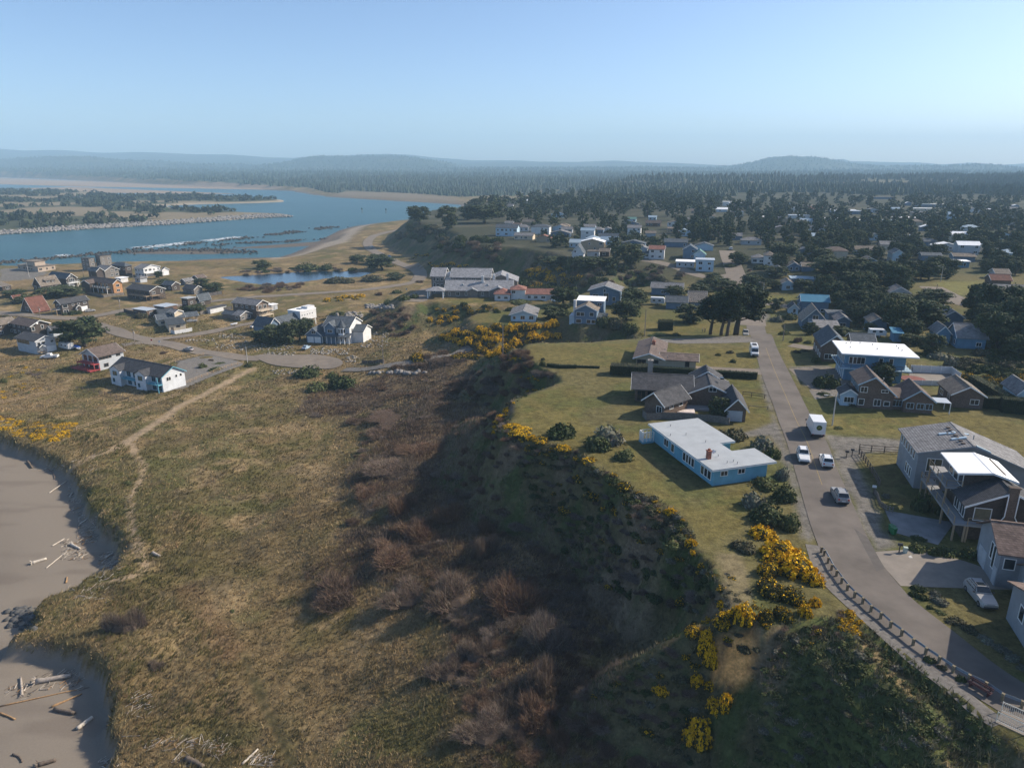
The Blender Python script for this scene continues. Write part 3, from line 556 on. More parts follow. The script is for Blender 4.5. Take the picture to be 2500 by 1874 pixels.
class H:
    """a building: an Empty at its near corner; x runs along yaw, y to the left of it; walls, roofs, windows and doors are its parts"""
    def __init__(s, label, r, a, yaw, bx, cx, he, name='house', cat='house', group=None, zb=None, depth_metres=None):
        px = Q(r, *a); z0 = 10.0 if zb is None else zb; s.r = r
        for _ in range(8):
            x, y = unp(px[0], px[1], z0 + he)
            if zb is None: z0 = 0.5 * z0 + 0.5 * hz(x, y)
        s.o = (x, y, z0); s.yaw = R(yaw); s.u = (math.cos(s.yaw), math.sin(s.yaw)); s.v = (-s.u[1], s.u[0])
        s.L = s.solve(bx, s.u, he); s.W = s.solve(cx, s.v, he); s.he = he
        s.root = empty(name, s.o, s.yaw); tag(s.root, label, cat, group); s.foot(0, s.L, 0, s.W)
        if group is None: ANCH.append((s.o[0] + s.u[0] * s.L / 2 + s.v[0] * s.W / 2, s.o[1] + s.u[1] * s.L / 2 + s.v[1] * s.W / 2, s.o[2], label))
    def foot(s, x0, x1, y0, y1): FOOT.append([s.w(x0, y0)[:2], s.w(x1, y0)[:2], s.w(x1, y1)[:2], s.w(x0, y1)[:2]])
    def w(s, x, y, z=0): return (s.o[0] + s.u[0] * x + s.v[0] * y, s.o[1] + s.u[1] * x + s.v[1] * y, s.o[2] + z)
    def solve(s, bx, d, he):
        if bx < 0 and bx > -60: return -bx
        tx = Q(s.r, bx, 0)[0]; best = min((abs(proj(s.o[0] + d[0] * q, s.o[1] + d[1] * q, s.o[2] + he)[0] - tx), q) for q in np.arange(1.5, 45, 0.1)); return float(best[1])
    def at(s, r, x, y, z):
        """local coordinates of a pixel at height z above the base"""
        q = unp(*Q(r, x, y), s.o[2] + z); dx, dy = q[0] - s.o[0], q[1] - s.o[1]; return (dx * s.u[0] + dy * s.u[1], dx * s.v[0] + dy * s.v[1])
    def walls(s, x0, x1, y0, y1, z0, z1, m, ridge=None, rise=0, salt=0, name='wall'):
        b = B(); m = wm(m) if isinstance(m, str) else m
        if ridge is None: b.box(x0, x1, y0, y1, z0, z1)
        elif ridge == 'y':
            f = .5 if not salt else salt[0]; xm = x0 + (x1 - x0) * f; zr = z1 - (salt[1] if salt else 0)
            P = [(x0, z0), (x1, z0), (x1, zr), (xm, z1 + rise), (x0, z1)]; V = [(p[0], y0, p[1]) for p in P] + [(p[0], y1, p[1]) for p in P]
            b.add(V, [(0, 1, 2, 3, 4), (9, 8, 7, 6, 5)] + [(i, i + 5, (i + 1) % 5 + 5, (i + 1) % 5) for i in range(5)])
        else:
            ym = (y0 + y1) / 2; P = [(y0, z0), (y1, z0), (y1, z1), (ym, z1 + rise), (y0, z1)]; V = [(x0, p[0], p[1]) for p in P] + [(x1, p[0], p[1]) for p in P]
            b.add(V, [(4, 3, 2, 1, 0), (5, 6, 7, 8, 9)] + [(i, (i + 1) % 5, (i + 1) % 5 + 5, i + 5) for i in range(5)])
        return b.build(name, [m], s.root)
    def roof(s, x0, x1, y0, y1, z, kind, rise, m, oh=.45, t=.16, salt=0, trim='trim', name='roof'):
        m = rm(m) if isinstance(m, str) else m; b = B(); X0, X1, Y0, Y1 = x0 - oh, x1 + oh, y0 - oh, y1 + oh; e = .03
        if kind == 'flat': b.box(X0, X1, Y0, Y1, z, z + t + .08)
        elif kind == 'shed': k = rise / (y1 - y0); b.slab([(X0, Y0, z - oh * k + t), (X1, Y0, z - oh * k + t), (X1, Y1, z + rise + oh * k + t), (X0, Y1, z + rise + oh * k + t)], t)
        elif kind == 'gy':
            f = .5 if not salt else salt[0]; xm = x0 + (x1 - x0) * f; dr = salt[1] if salt else 0; k1 = rise / (xm - x0); k2 = (rise + dr) / (x1 - xm); zp = z + rise + t
            b.slab([(X0, Y0, z - oh * k1 + t), (xm, Y0, zp), (xm, Y1, zp), (X0, Y1, z - oh * k1 + t)], t); b.slab([(xm, Y0, zp), (X1, Y0, z - dr - oh * k2 + t), (X1, Y1, z - dr - oh * k2 + t), (xm, Y1, zp)], t)
            b.box(xm - .15, xm + .15, Y0, Y1, zp - .1, zp + .03)
            for yy in (Y0 - .05, Y1):
                tr = B(); tr.add([(X0, yy, z - oh * k1 - .12), (xm, yy, z + rise - .1), (X1, yy, z - dr - oh * k2 - .12), (X1, yy, z - dr - oh * k2 + t), (xm, yy, zp + .01), (X0, yy, z - oh * k1 + t)] + [(X0, yy + .05, z - oh * k1 - .12), (xm, yy + .05, z + rise - .1), (X1, yy + .05, z - dr - oh * k2 - .12), (X1, yy + .05, z - dr - oh * k2 + t), (xm, yy + .05, zp + .01), (X0, yy + .05, z - oh * k1 + t)],
                                             [(0, 1, 4, 5), (1, 2, 3, 4), (11, 10, 7, 6), (10, 9, 8, 7)] + [(i, i + 6, (i + 1) % 6 + 6, (i + 1) % 6) for i in range(6)])
                if trim: tr.build('trim', [wm(trim)], s.root)
        elif kind == 'gx':
            ym = (y0 + y1) / 2; k1 = rise / (ym - y0); zp = z + rise + t
            b.slab([(X0, Y0, z - oh * k1 + t), (X1, Y0, z - oh * k1 + t), (X1, ym, zp), (X0, ym, zp)], t); b.slab([(X0, ym, zp), (X1, ym, zp), (X1, Y1, z - oh * k1 + t), (X0, Y1, z - oh * k1 + t)], t)
            b.box(X0, X1, ym - .15, ym + .15, zp - .1, zp + .03)
            for xx in (X0 - .05, X1):
                tr = B(); tr.add([(xx, Y0, z - oh * k1 - .12), (xx, ym, z + rise - .1), (xx, Y1, z - oh * k1 - .12), (xx, Y1, z - oh * k1 + t), (xx, ym, zp + .01), (xx, Y0, z - oh * k1 + t)] + [(xx + .05, Y0, z - oh * k1 - .12), (xx + .05, ym, z + rise - .1), (xx + .05, Y1, z - oh * k1 - .12), (xx + .05, Y1, z - oh * k1 + t), (xx + .05, ym, zp + .01), (xx + .05, Y0, z - oh * k1 + t)],
                                             [(5, 4, 1, 0), (4, 3, 2, 1), (6, 7, 10, 11), (7, 8, 9, 10)] + [(i, (i + 1) % 6, (i + 1) % 6 + 6, i + 6) for i in range(6)])
                if trim: tr.build('trim', [wm(trim)], s.root)
        elif kind == 'hip':
            q = min((y1 - y0) / 2, (x1 - x0) / 2); ym = (y0 + y1) / 2; xm = (x0 + x1) / 2; zt = z + rise + t; zl = z + t - .05
            r0, r1 = ((x0 + q, ym), (x1 - q, ym)) if x1 - x0 >= y1 - y0 else ((xm, y0 + q), (xm, y1 - q))
            V = [(X0, Y0, zl), (X1, Y0, zl), (X1, Y1, zl), (X0, Y1, zl), (*r0, zt), (*r1, zt), (X0, Y0, zl - t), (X1, Y0, zl - t), (X1, Y1, zl - t), (X0, Y1, zl - t)]
            Fs = [(0, 1, 5, 4), (1, 2, 5), (2, 3, 4, 5), (3, 0, 4)] if x1 - x0 >= y1 - y0 else [(0, 1, 4), (1, 2, 5, 4), (2, 3, 5), (3, 0, 4, 5)]
            b.add(V, Fs + [(9, 8, 7, 6), (0, 6, 7, 1), (1, 7, 8, 2), (2, 8, 9, 3), (3, 9, 6, 0)])
        return b.build(name, [m], s.root)
    def vol(s, x0, x1, y0, y1, z, wall, kind, rise, rf, oh=.45, salt=0, z0=-.8, trim='trim'):
        s.walls(x0, x1, y0, y1, z0, z, wall, {'gx': 'x', 'gy': 'y'}.get(kind) if kind != 'shed' else None, rise, salt)
        if kind == 'shed':
            b = B(); b.add([(x0, y0, z), (x1, y0, z), (x1, y1, z), (x0, y1, z), (x1, y1, z + rise), (x0, y1, z + rise)], [(0, 1, 4, 5), (1, 2, 4), (0, 5, 3), (3, 5, 4, 2)]); b.build('wall', [wm(wall)], s.root)
        rf_o = s.roof(x0, x1, y0, y1, z, kind, rise, rf, oh, salt=salt, trim=trim)
        v = Vol(); v.x0, v.x1, v.y0, v.y1 = x0, x1, y0, y1; v.roof = rf_o; return v
    def put(s, face, v, u, z):
        """position and rotation for something set on a wall face at distance u from its left end (seen from outside)"""
        if face == 'S': return (v.x0 + u, v.y0, z), 0
        if face == 'E': return (v.x1, v.y0 + u, z), math.pi / 2
        if face == 'N': return (v.x1 - u, v.y1, z), math.pi
        return (v.x0, v.y1 - u, z), -math.pi / 2
    def flen(s, face, v): return v.x1 - v.x0 if face in 'SN' else v.y1 - v.y0
    def win(s, face, v, u, z, w=1.2, h=1.1, mull=1, frame='trim', glass=None):
        if abs(u) <= 1 and isinstance(u, float): u = u * s.flen(face, v)
        a, p = win_mesh(w, h, mull, wm(frame), glass or GLASS); loc, rz = s.put(face, v, u, z)
        o = link('window', a, s.root, loc, rz); link('pane', p, o); return o
    def door(s, face, v, u, w=.95, h=2.05, m='trim', garage=False, z=0.02):
        if abs(u) <= 1 and isinstance(u, float): u = u * s.flen(face, v)
        loc, rz = s.put(face, v, u, z); return link('garage_door' if garage else 'door', door_mesh(w, h, wm(m), garage), s.root, loc, rz)
    def auto(s, v, storeys=1, faces=None, frame='trim', p=0.85, gar=None):
        rnd = random.Random(int(s.o[0] * 31 + s.o[1] * 7))
        for face in faces or 'SWE':
            nx = {'S': (-s.v[0], -s.v[1]), 'N': s.v, 'E': s.u, 'W': (-s.u[0], -s.u[1])}[face]
            if nx[0] * -s.o[0] + nx[1] * -s.o[1] < 0.08 * math.hypot(*s.o[:2]): continue
            L = s.flen(face, v); n = max(1, int(L / 2.9))
            for st in range(storeys):
                for i in range(n):
                    if rnd.random() < p:
                        w = rnd.choice((.9, 1.2, 1.5, 1.8)); s.win(face, v, (i + .5) * L / n + rnd.uniform(-.25, .25), .9 + st * 2.7, min(w, L / n - .5), rnd.choice((1.0, 1.15, 1.3)), 1 if w > 1 else 0, frame)
    def chimney(s, x, y, z0, z1, w=.8, m='brick', parent=None):
        b = B(); b.box(x - w / 2, x + w / 2, y - w / 2, y + w / 2, z0, z1); b.box(x - w / 2 - .08, x + w / 2 + .08, y - w / 2 - .08, y + w / 2 + .08, z1, z1 + .12); b.box(x - .15, x + .15, y - .15, y + .15, z1 + .12, z1 + .4)
        return b.build('chimney', [wm(m)], s.root)
    def vent(s, x, y, z, h=.5, r=.07):
        b = B(); b.tube([(x, y, z - .1), (x, y, z + h)], r, 6); b.box(x - r * 1.6, x + r * 1.6, y - r * 1.6, y + r * 1.6, z + h, z + h + .06); return b.build('vent_pipe', [mat('vent_metal', (.3, .3, .3), .5)], s.root)
    def deck(s, x0, x1, y0, y1, z, posts=True, rail='WSE', m='deck', rm_='woodp', rh=1.0, step=1.8):
        b = B(); b.box(x0, x1, y0, y1, z - .25, z); b.build('deck', [wm(m)], s.root)
        if posts:
            pts = [(x0 + .15, y0 + .15), (x1 - .15, y0 + .15), (x0 + .15, y1 - .15), (x1 - .15, y1 - .15)]
            for n_, (a0, a1, f) in enumerate(((x0, x1, 'x'), (y0, y1, 'y'))):
                for k in range(1, int((a1 - a0) / 4)): q = a0 + k * (a1 - a0) / int((a1 - a0) / 4); pts.append((q, y0 + .15) if f == 'x' else (x0 + .15, q))
            for p in pts: pb = B(); pb.box(p[0] - .1, p[0] + .1, p[1] - .1, p[1] + .1, -.8, z - .25); pb.build('post', [wm(rm_)], s.root)
        if rail: s.rail([(x0, y1), (x0, y0), (x1, y0), (x1, y1)], [c in rail for c in 'WSE'], z, rm_, rh, step)
    def rail(s, pts, on, z, m, rh=1.0, step=1.8):
        for i in range(len(pts) - 1):
            if not on[i]: continue
            (xa, ya), (xb, yb) = pts[i], pts[i + 1]; n = max(1, int(math.hypot(xb - xa, yb - ya) / step)); b = B()
            for zz, r in ((rh, .05), (rh * .55, .025), (.12, .025)): b.tube([(xa, ya, z + zz), (xb, yb, z + zz)], r, 4)
            for k in range(n + 1): t = k / n; x, y = xa + (xb - xa) * t, ya + (yb - ya) * t; b.box(x - .05, x + .05, y - .05, y + .05, z, z + rh)
            b.build('railing', [wm(m)], s.root)
def house(label, r, a, yaw, bx, cx, he, kind, rise, wall, rf, st=1, **k):
    """one-volume house with windows set automatically"""
    nm = k.pop('name', 'house'); ct = k.pop('cat', 'house'); gr = k.pop('group', None); fr = k.pop('frame', 'trim'); p = k.pop('p', .85); zb = k.pop('zb', None); faces = k.pop('faces', None)
    h = H(label, r, a, yaw, bx, cx, he, nm, ct, gr, zb); i = min(.4, .04 * h.L); h.bv = h.vol(i, h.L - i, i, h.W - i, he, wall, kind, rise, rf, **k)
    if p: h.auto(h.bv, st, faces, fr, p)
    return h
VY, PY = 62.0, -14.0                                     # street grids: lower village, bluff top
# ---------------------------------------------------------------- lower village houses
h = H('white two storey house with teal balconies beside the beach trail', 'R1', (1740, 1418), VY, -9.0, 1190, 5.0)
v = h.vol(.4, h.L - .4, .4, h.W - .4, 5.0, 'whitev', 'gy', 2.3, 'dark', oh=.5, trim='teal_trim')
W = h.W
for k, (u0, u1) in enumerate(((.06, .26), (.56, .76))):   # projecting bays with gablets on the shaded long face
    y1, y0 = W - u0 * W, W - u1 * W
    bv = Vol(); bv.x0, bv.x1, bv.y0, bv.y1 = -1.3, .4, y0, y1; h.walls(-1.3, .4, y0, y1, -.8, 5.0, 'whitev', 'x', 1.3); h.roof(-1.3, 3.6, y0, y1, 5.0, 'gx', 1.3, 'dark', oh=.3, trim=None)
    h.win('W', bv, .5, 3.1, 2.0, 1.4, 1, 'teal_trim', GLASSW); h.win('W', bv, .3, .8, .9, 1.2, 0, 'teal_trim')
for (a, b) in ((.27, .55), (.77, .99)):
    y1, y0 = W - a * W, W - b * W; h.deck(-1.25, .4, y0, y1, 2.6, False, 'W', 'teal_trim', 'teal_trim', .95, 1.2)
    for f in (.25, .7): h.win('W', v, (a + (b - a) * f) * W - .4, .3, 1.7, 2.0, 1, 'teal_trim'); h.win('W', v, (a + (b - a) * f) * W - .4, 2.9, 1.7, 1.9, 1, 'teal_trim')
pb = B(); pb.box(-1.2, -1.0, .5, .7, -.8, 5); pb.build('post', [wm('teal_trim')], h.root)
h.win('S', v, .28, 3.2, 1.5, 1.1, 1, 'trim'); h.win('S', v, .62, 3.6, .7, .8, 0, 'trim'); h.win('S', v, .82, 3.6, .7, .8, 0, 'trim')
h = H('pale grey house with dark red balconies and brown roof', 'R1', (1050, 1200), VY, 1345, 858, 5.0)
v = h.vol(.5, h.L - .4, .4, h.W - .4, 5.0, 'pale', 'gx', 2.2, 'brown', oh=.6)
h.deck(-1.6, .5, .2, h.W - .2, 2.6, True, 'W', 'red', 'red', 1.0, 1.3); h.deck(-3.2, .5, .2, h.W + 1, .6, False, 'W', 'red', 'red', .9, 1.3)
for u in (.2, .5, .8): h.win('W', v, u, 2.9, 1.7, 1.8, 1, 'red'); h.win('W', v, u, .3, 1.7, 1.9, 1, 'red')
for u in (.08, .2, .32, .45): h.win('S', v, u, 3.7, 1.0, .9, 0, 'wooddk')
h.win('S', v, .78, 3.7, 1.4, .7, 1, 'wooddk'); h.win('S', v, .26, .9, 1.5, 1.1, 1, 'wooddk')
h = H('pale grey boxy house with white garage door behind the pickup', 'R1', (375, 1030), VY, 610, 155, 5.3)
v = h.vol(.4, h.L - .4, .4, h.W - .4, 5.3, 'pale', 'gy', 1.3, 'dark', oh=.6)
for u in (.14, .38, .82): h.win('S', v, u, 3.6, 1.1, .9, 0)
h.door('S', v, .72, 3.6, 2.3, 'trim', True); h.door('S', v, .2, 1.0, 2.1, 'trim'); h.deck(.6, 2.8, -1.5, .4, 1.0, False, 'WS', 'woodp', 'woodp')
h.roof(.6, 2.6, -1.2, .4, 3.0, 'gy', .7, 'dark', oh=.2)
for i in range(5): h.win('W', v, (1.2 + i * 1.6), 3.5, 1.3, 1.4, 0, 'wooddk', GLASSW)
h = H('dark shingled house with white trimmed gables at left edge of village', 'R1', (322, 868), VY, 540, 100, 5.0)
v = h.vol(.4, h.L - .4, .4, h.W - .4, 5.0, 'sh_dark', 'gy', 1.7, 'brown', oh=.6); h.win('S', v, .12, 2.9, 1.0, 1.5, 0); h.win('S', v, .62, 3.2, .9, 1.4, 0); h.auto(v, 2, 'W', p=.7)
v2 = h.vol(-5.5, 3.0, h.W + 1, h.W + 9, 4.6, 'sh_dark', 'gx', 1.8, 'tan', oh=.5); h.auto(v2, 2, 'WS', p=.8)
b = B(); b.tube([(h.L * .35, .2, 5.6), (h.L * .35, -.3, 5.7)], .04, 5); b.tube([(h.L * .35, -.3, 5.7), (h.L * .35, -.38, 5.75)], [.02, .35], 10); b.build('satellite_dish', [wm('trim')], h.root)
house('low pale garage behind the big round cypress', 'R1', (565, 912), VY, 745, 490, 2.7, 'gx', 1.5, 'pale', 'dark', p=.4, name='garage', cat='garage')
h = house('rust red steep roofed cabin whose roof nearly reaches the ground', 'R1', (355, 712), VY, 545, -10, .9, 'gx', 6.2, 'sh_brown', 'red', p=0, name='cabin')
h.win('W', h.bv, .5, 1.0, 2.0, 1.5, 1)
h = H('dark shingled house with a white garage door and small gabled porch', 'R1', (655, 628), VY, 962, 572, 5.2)
v = h.vol(.4, h.L - .4, .4, h.W - .4, 5.2, 'sh_dark', 'gx', 1.7, 'dark', oh=.6)
h.win('S', v, .13, 3.0, 2.2, 1.5, 0); h.win('S', v, .42, 3.5, .9, .8, 0); h.win('S', v, .62, 3.5, .9, .8, 0); h.win('S', v, .86, 3.4, 1.3, 1.0, 1); h.win('S', v, .13, .4, 2.2, 1.6, 1); h.door('S', v, .82, 3.0, 2.3, 'trim', True); h.door('S', v, .52)
h.roof(h.L * .44, h.L * .62, -1.4, .4, 2.6, 'gy', .8, 'dark', oh=.2); h.deck(-2, .4, 1, h.W - 1, 2.6, True, 'W'); h.win('W', v, .5, 2.9, 2.2, 1.7, 1)
h = H('brown roofed house with orange shingled gable and timber balcony', 'R1', (1215, 408), VY, 1325, 935, 5.6)
v = h.vol(.4, h.L - .4, .4, h.W - .4, 5.6, 'orange', 'gy', 1.9, 'brown', oh=.5)
h.win('S', v, .5, 3.5, 1.8, 1.3, 1); h.win('S', v, .5, .8, 1.8, 1.3, 1); h.deck(-2.6, .4, h.W * .08, h.W * .62, 2.9, True, 'WS', 'woodp', 'trim')
for u in (.45, .6, .75): h.win('W', v, u, 3.0, 1.6, 1.9, 1)
for u in (.5, .7): h.win('W', v, u, .3, 1.6, 1.9, 1)
h.walls(-3.5, .4, h.W * .66, h.W - .4, -.8, 5.0, 'sh_dark', 'x', 1.5); h.roof(-3.5, 4, h.W * .66, h.W - .4, 5.0, 'gx', 1.5, 'brown')
h = H('dark shingled house with outside stair and raised deck', 'R1', (1610, 490), VY, 1790, 1350, 5.2)
v = h.vol(.4, h.L - .4, .4, h.W - .4, 5.2, 'sh_dark', 'gy', 1.9, 'dark', oh=.5); h.win('S', v, .25, 3.2, 1.7, 1.4, 1); h.win('S', v, .78, 3.5, 1.1, 1.6, 0); h.deck(-2.2, .4, 0, h.W * .75, 2.7, True, 'W', 'woodp', 'wooddk'); h.deck(0, h.L * .5, -1.5, .4, 2.7, True, 'SE', 'woodp', 'wooddk')
b = B(); b.slab([(h.L * .5, -1.4, 2.7), (h.L * .95, -1.4, 0), (h.L * .95, -.4, 0), (h.L * .5, -.4, 2.7)], .15); b.tube([(h.L * .5, -1.45, 3.6), (h.L * .95, -1.45, .9)], .05, 4); b.build('stair', [wm('woodp')], h.root)
for u in (.2, .4, .6, .8): h.win('W', v, u, 2.9, 1.8, 1.7, 1, 'wooddk')
for u in (.3, .6): h.win('W', v, u, .4, 1.8, 1.7, 1, 'trim')
h = house('shingled house with long steep tan roof and shed dormer', 'R1', (440, 432), VY, 655, 345, 2.8, 'gx', 4.4, 'sh_dark', 'tan', p=.8)
dv = h.vol(h.L * .3, h.L * .8, 1.2, h.W * .5, 5.2, 'sh_dark', 'shed', .9, 'tan', z0=2.5, oh=.3); h.win('S', dv, .3, 4.1, 1.6, .9, 1); h.win('S', dv, .8, 4.1, .8, .9, 0)
h = H('dark shingled gabled house with white balcony railing', 'R1', (712, 352), VY, 832, 508, 5.4)
v = h.vol(.4, h.L - .4, .4, h.W - .4, 5.4, 'sh_dark', 'gy', 2.4, 'slate', oh=.6); h.deck(.2, h.L, -1.6, .4, 2.7, True, 'WSE', 'trim', 'trim'); h.win('S', v, .5, 2.9, 3.2, 1.9, 2); h.win('S', v, .5, 5.4, 1.6, 1.0, 1); h.door('S', v, .4, 3.6, 2.2, 'trim', True)
h = H('tan concrete waterfront building with flat roof and upper box', 'R1', (405, 228), VY, 592, 188, 3.2, 'waterfront_building', 'building')
v = h.vol(0, h.L, 0, h.W, 3.2, 'tanblock', 'flat', 0, 'tan', oh=.5); h.auto(v, 1, 'SW', 'tanblock'); v2 = h.vol(h.L * .1, h.L * .7, h.W * .2, h.W * .65, 6.2, 'tanblock', 'flat', 0, 'tan', oh=.5, z0=3.2)
h = H('pair of tall flat roofed shingled towers by the water', 'R1', (955, 140), VY, 1022, 872, 8.0)
v = h.vol(0, h.L, 0, h.W, 8.0, 'sh_grey', 'flat', 0, 'dark', oh=.2); h.auto(v, 3, 'SW'); q = h.at('R1', 1075, 112, 9.2); v2 = h.vol(q[0], q[0] + 8, q[1], q[1] + 5, 9.2, 'sh_grey', 'flat', 0, 'dark', oh=.2); h.auto(v2, 3, 'SW')
h = house('grey shingled house with two parallel gables near the water', 'R1', (1125, 272), VY, 1290, 1000, 4.6, 'gy', 2.4, 'sh_grey', 'grey', 2); h.vol(-4.5, .2, 1, 9, 5.0, 'sh_dark', 'gy', 1.8, 'slate')
house('dark shingled house with grey hip roof close to the shore', 'R1', (1345, 222), VY, 1425, 1200, 6.0, 'hip', 1.8, 'sh_dark', 'slate', 2)
h = H('white house with full width porch close to the shore', 'R1', (1545, 247), VY, 1735, 1440, 5.5)
v = h.vol(.4, h.L - .4, .4, h.W - .4, 5.5, 'white', 'gy', 1.9, 'grey', oh=.5); h.deck(.3, h.L - .3, -2.2, .4, 2.6, True, 'WSE', 'trim', 'trim'); h.auto(v, 2, 'SW')
h = house('small white gabled garage next to the white porch house', 'R1', (1747, 262), VY, 1825, 1735, 3.6, 'gy', 1.4, 'white', 'grey', p=0, name='garage', cat='garage'); h.door('S', h.bv, .5, 2.8, 2.4, 'trim', True)
house('long pale blue flat roofed workshop in the village', 'R1', (1070, 306), VY, 1255, -7, 3.0, 'flat', 0, 'paleblue', 'flat', p=.4, name='workshop', cat='workshop')
house('low white flat roofed outbuilding beside a pale fence', 'R1', (1300, 352), VY, 1385, 1240, 2.5, 'flat', 0, 'white', 'white', p=.5, name='outbuilding', cat='outbuilding')
house('pale grey hip roofed shed with plank fence', 'R1', (1510, 356), VY, 1590, 1448, 2.4, 'hip', 1.4, 'pale', 'grey', p=.4, name='shed', cat='shed')
house('small dark shingled cottage beside the shrubs', 'R1', (1850, 425), VY, 1945, 1745, 3.2, 'gy', 1.6, 'sh_dark', 'slate', 1)
house('low cottage with weathered pale roof near the pond scrub', 'R1', (2000, 385), VY, 2095, 1940, 2.6, 'gx', 1.3, 'sh_grey', 'grey', 1)
house('dark low house on the pond side of the village', 'R1', (2140, 352), VY, 2230, 2065, 2.8, 'gx', 1.6, 'sh_dark', 'brown', 1)
house('brown shingled cottage with gabled front porch', 'R1', (2090, 472), VY, 2190, 1965, 2.9, 'gy', 1.7, 'sh_grey', 'dark', 1)
h = house('black cube shaped house with pale flat roof', 'R1', (2022, 572), VY, 2115, 1950, 6.2, 'flat', 0, 'sh_dark', 'flat', 2)
house('dark shingled house with gambrel roof beside the black cube', 'R2', (165, 585), VY, 290, 120, 3.4, 'gx', 2.6, 'sh_dark', 'slate', 1)
house('low white carport shed with dark roof behind a plank fence', 'R2', (275, 680), VY, 465, 225, 2.5, 'flat', 0, 'white', 'dark', p=0, name='carport', cat='carport')
house('red walled bungalow with silver metal roof', 'R1', (1578, 702), VY, 1685, 1428, 3.0, 'flat', 0, 'brown', 'silver', 1)
house('second silver roofed bungalow half behind shrubs', 'R1', (1775, 662), VY, 1915, 1655, 4.0, 'flat', 0, 'brown', 'silver', 1)
house('small cream two storey block with grey roof', 'R1', (1880, 722), VY, 1972, 1812, 5.2, 'gy', .9, 'cream', 'grey', 2)
h = H('long cream bungalow with grey roof and open carport', 'R1', (1700, 800), 35, 2000, -9, 2.9); v = h.vol(.3, h.L - .3, .3, h.W - .3, 2.9, 'cream', 'gx', 1.6, 'slate'); h.auto(v, 1, 'SW'); h.roof(h.L, h.L + 5.5, 1, h.W - 1, 2.7, 'gx', 1.3, 'slate')
for p in ((h.L + 5.2, 1.2), (h.L + 5.2, h.W - 1.2)): b = B(); b.box(p[0] - .8, p[0] + .3, p[1] - .15, p[1] + .15, -.6, 2.7); b.build('post', [wm('tan')], h.root)
h = H('small cream stucco house with flat roof and white yard fence', 'R1', (1820, 857), VY - 30, 2000, 1685, 3.1); v = h.vol(0, h.L, 0, h.W, 3.1, 'cream', 'flat', 0, 'slate', oh=.4); h.win('S', v, .55, 1.9, 1.4, .7, 1, 'wooddk'); h.door('S', v, .2, 1, 2.1, 'wooddk'); h.win('W', v, .5, 1, 1.2, 1.1)
house('little maroon roofed cottage behind the dark flat cypresses', 'R1', (150, 575), VY, 240, 115, 2.4, 'gx', 1.6, 'sh_dark', 'red', p=.5, name='cottage')
house('grey cottage with pale roof at the left picture edge', 'R1', (20, 440), VY, 125, -40, 2.6, 'gx', 2.2, 'sh_dark', 'tan', 1)
h = H('tan shingled three storey house with cream balconies', 'R2', (775, 642), VY, 918, 505, 6.6)
v = h.vol(.4, h.L - .4, .4, h.W - .4, 6.6, 'sh_brown', 'gy', 1.7, 'grey', oh=.6)
for zz in (2.6, 4.9): h.deck(.2, h.L - .2, -2.4, .4, zz - .9, zz < 3, 'WSE', 'cream', 'cream'); h.win('S', v, .3, zz - .6, 1.8, 1.8, 1); h.win('S', v, .7, zz - .6, 1.8, 1.8, 1)
for u in (.15, .4, .6, .85): h.win('W', v, u, 4.7, 1.3, 1.1, 1)
h = house('small weathered grey cottage with gabled porch end', 'R2', (600, 755), VY, 730, 520, 2.7, 'gy', 1.5, 'sh_grey', 'grey', 1)
h.vol(1, h.L - 1.5, h.W - .5, h.W + 8, 2.4, 'sh_grey', 'gy', 1.2, 'slate')
h = house('small white flat roofed double garage', 'R2', (940, 643), VY, 1005, 890, 2.7, 'flat', 0, 'white', 'white', p=0, name='garage', cat='garage'); h.door('S', h.bv, .27, 2.2, 2.2, 'pale', True); h.door('S', h.bv, .75, 2.2, 2.2, 'pale', True)
h = H('blue house with dark steep roofs behind the dark conifers', 'R2', (1040, 845), VY, 1262, 935, 4.0); v = h.vol(.3, h.L - .3, .3, h.W - .3, 4.0, 'slate', 'gx', 2.6, 'slate'); h.win('S', v, .85, 1.2, 1.5, 1.7, 1)
v2 = h.vol(-6, .5, 1.0, h.W + 4, 4.0, 'slate', 'gy', 3.0, 'slate'); h.win('S', v2, .5, 1.2, 1.5, 1.4, 1)
h = H('white box house raised on timber stilts', 'R2', (1248, 712), VY, 1420, 1115, 7.4); v = h.vol(0, h.L, 0, h.W, 7.4, 'white', 'flat', 0, 'white', oh=.1, z0=3.2); h.walls(h.L * .55, h.L, h.W * .1, h.W * .6, 7.6, 8.6, 'white')
for i in range(4):
    for j in range(2): b = B(); x, y = .4 + i * (h.L - .8) / 3, .4 + j * (h.W - .8); b.box(x - .15, x + .15, y - .15, y + .15, -.8, 3.2); b.build('stilt', [wm('trim')], h.root)
for i in range(3): b = B(); x = .4 + i * (h.L - .8) / 3; b.tube([(x, .3, 0), (x + (h.L - .8) / 3, .3, 3.1)], .09, 4); b.build('brace', [wm('trim')], h.root)
for i in range(5): h.win('S', v, (i + .7) * h.L / 6.2, 5.4, .5, .5, 0)
b = B(); b.box(h.L * .3, h.L * .42, h.W * .4, h.W * .7, 7.6, 7.9); b.build('skylight', [GLASS], h.root)
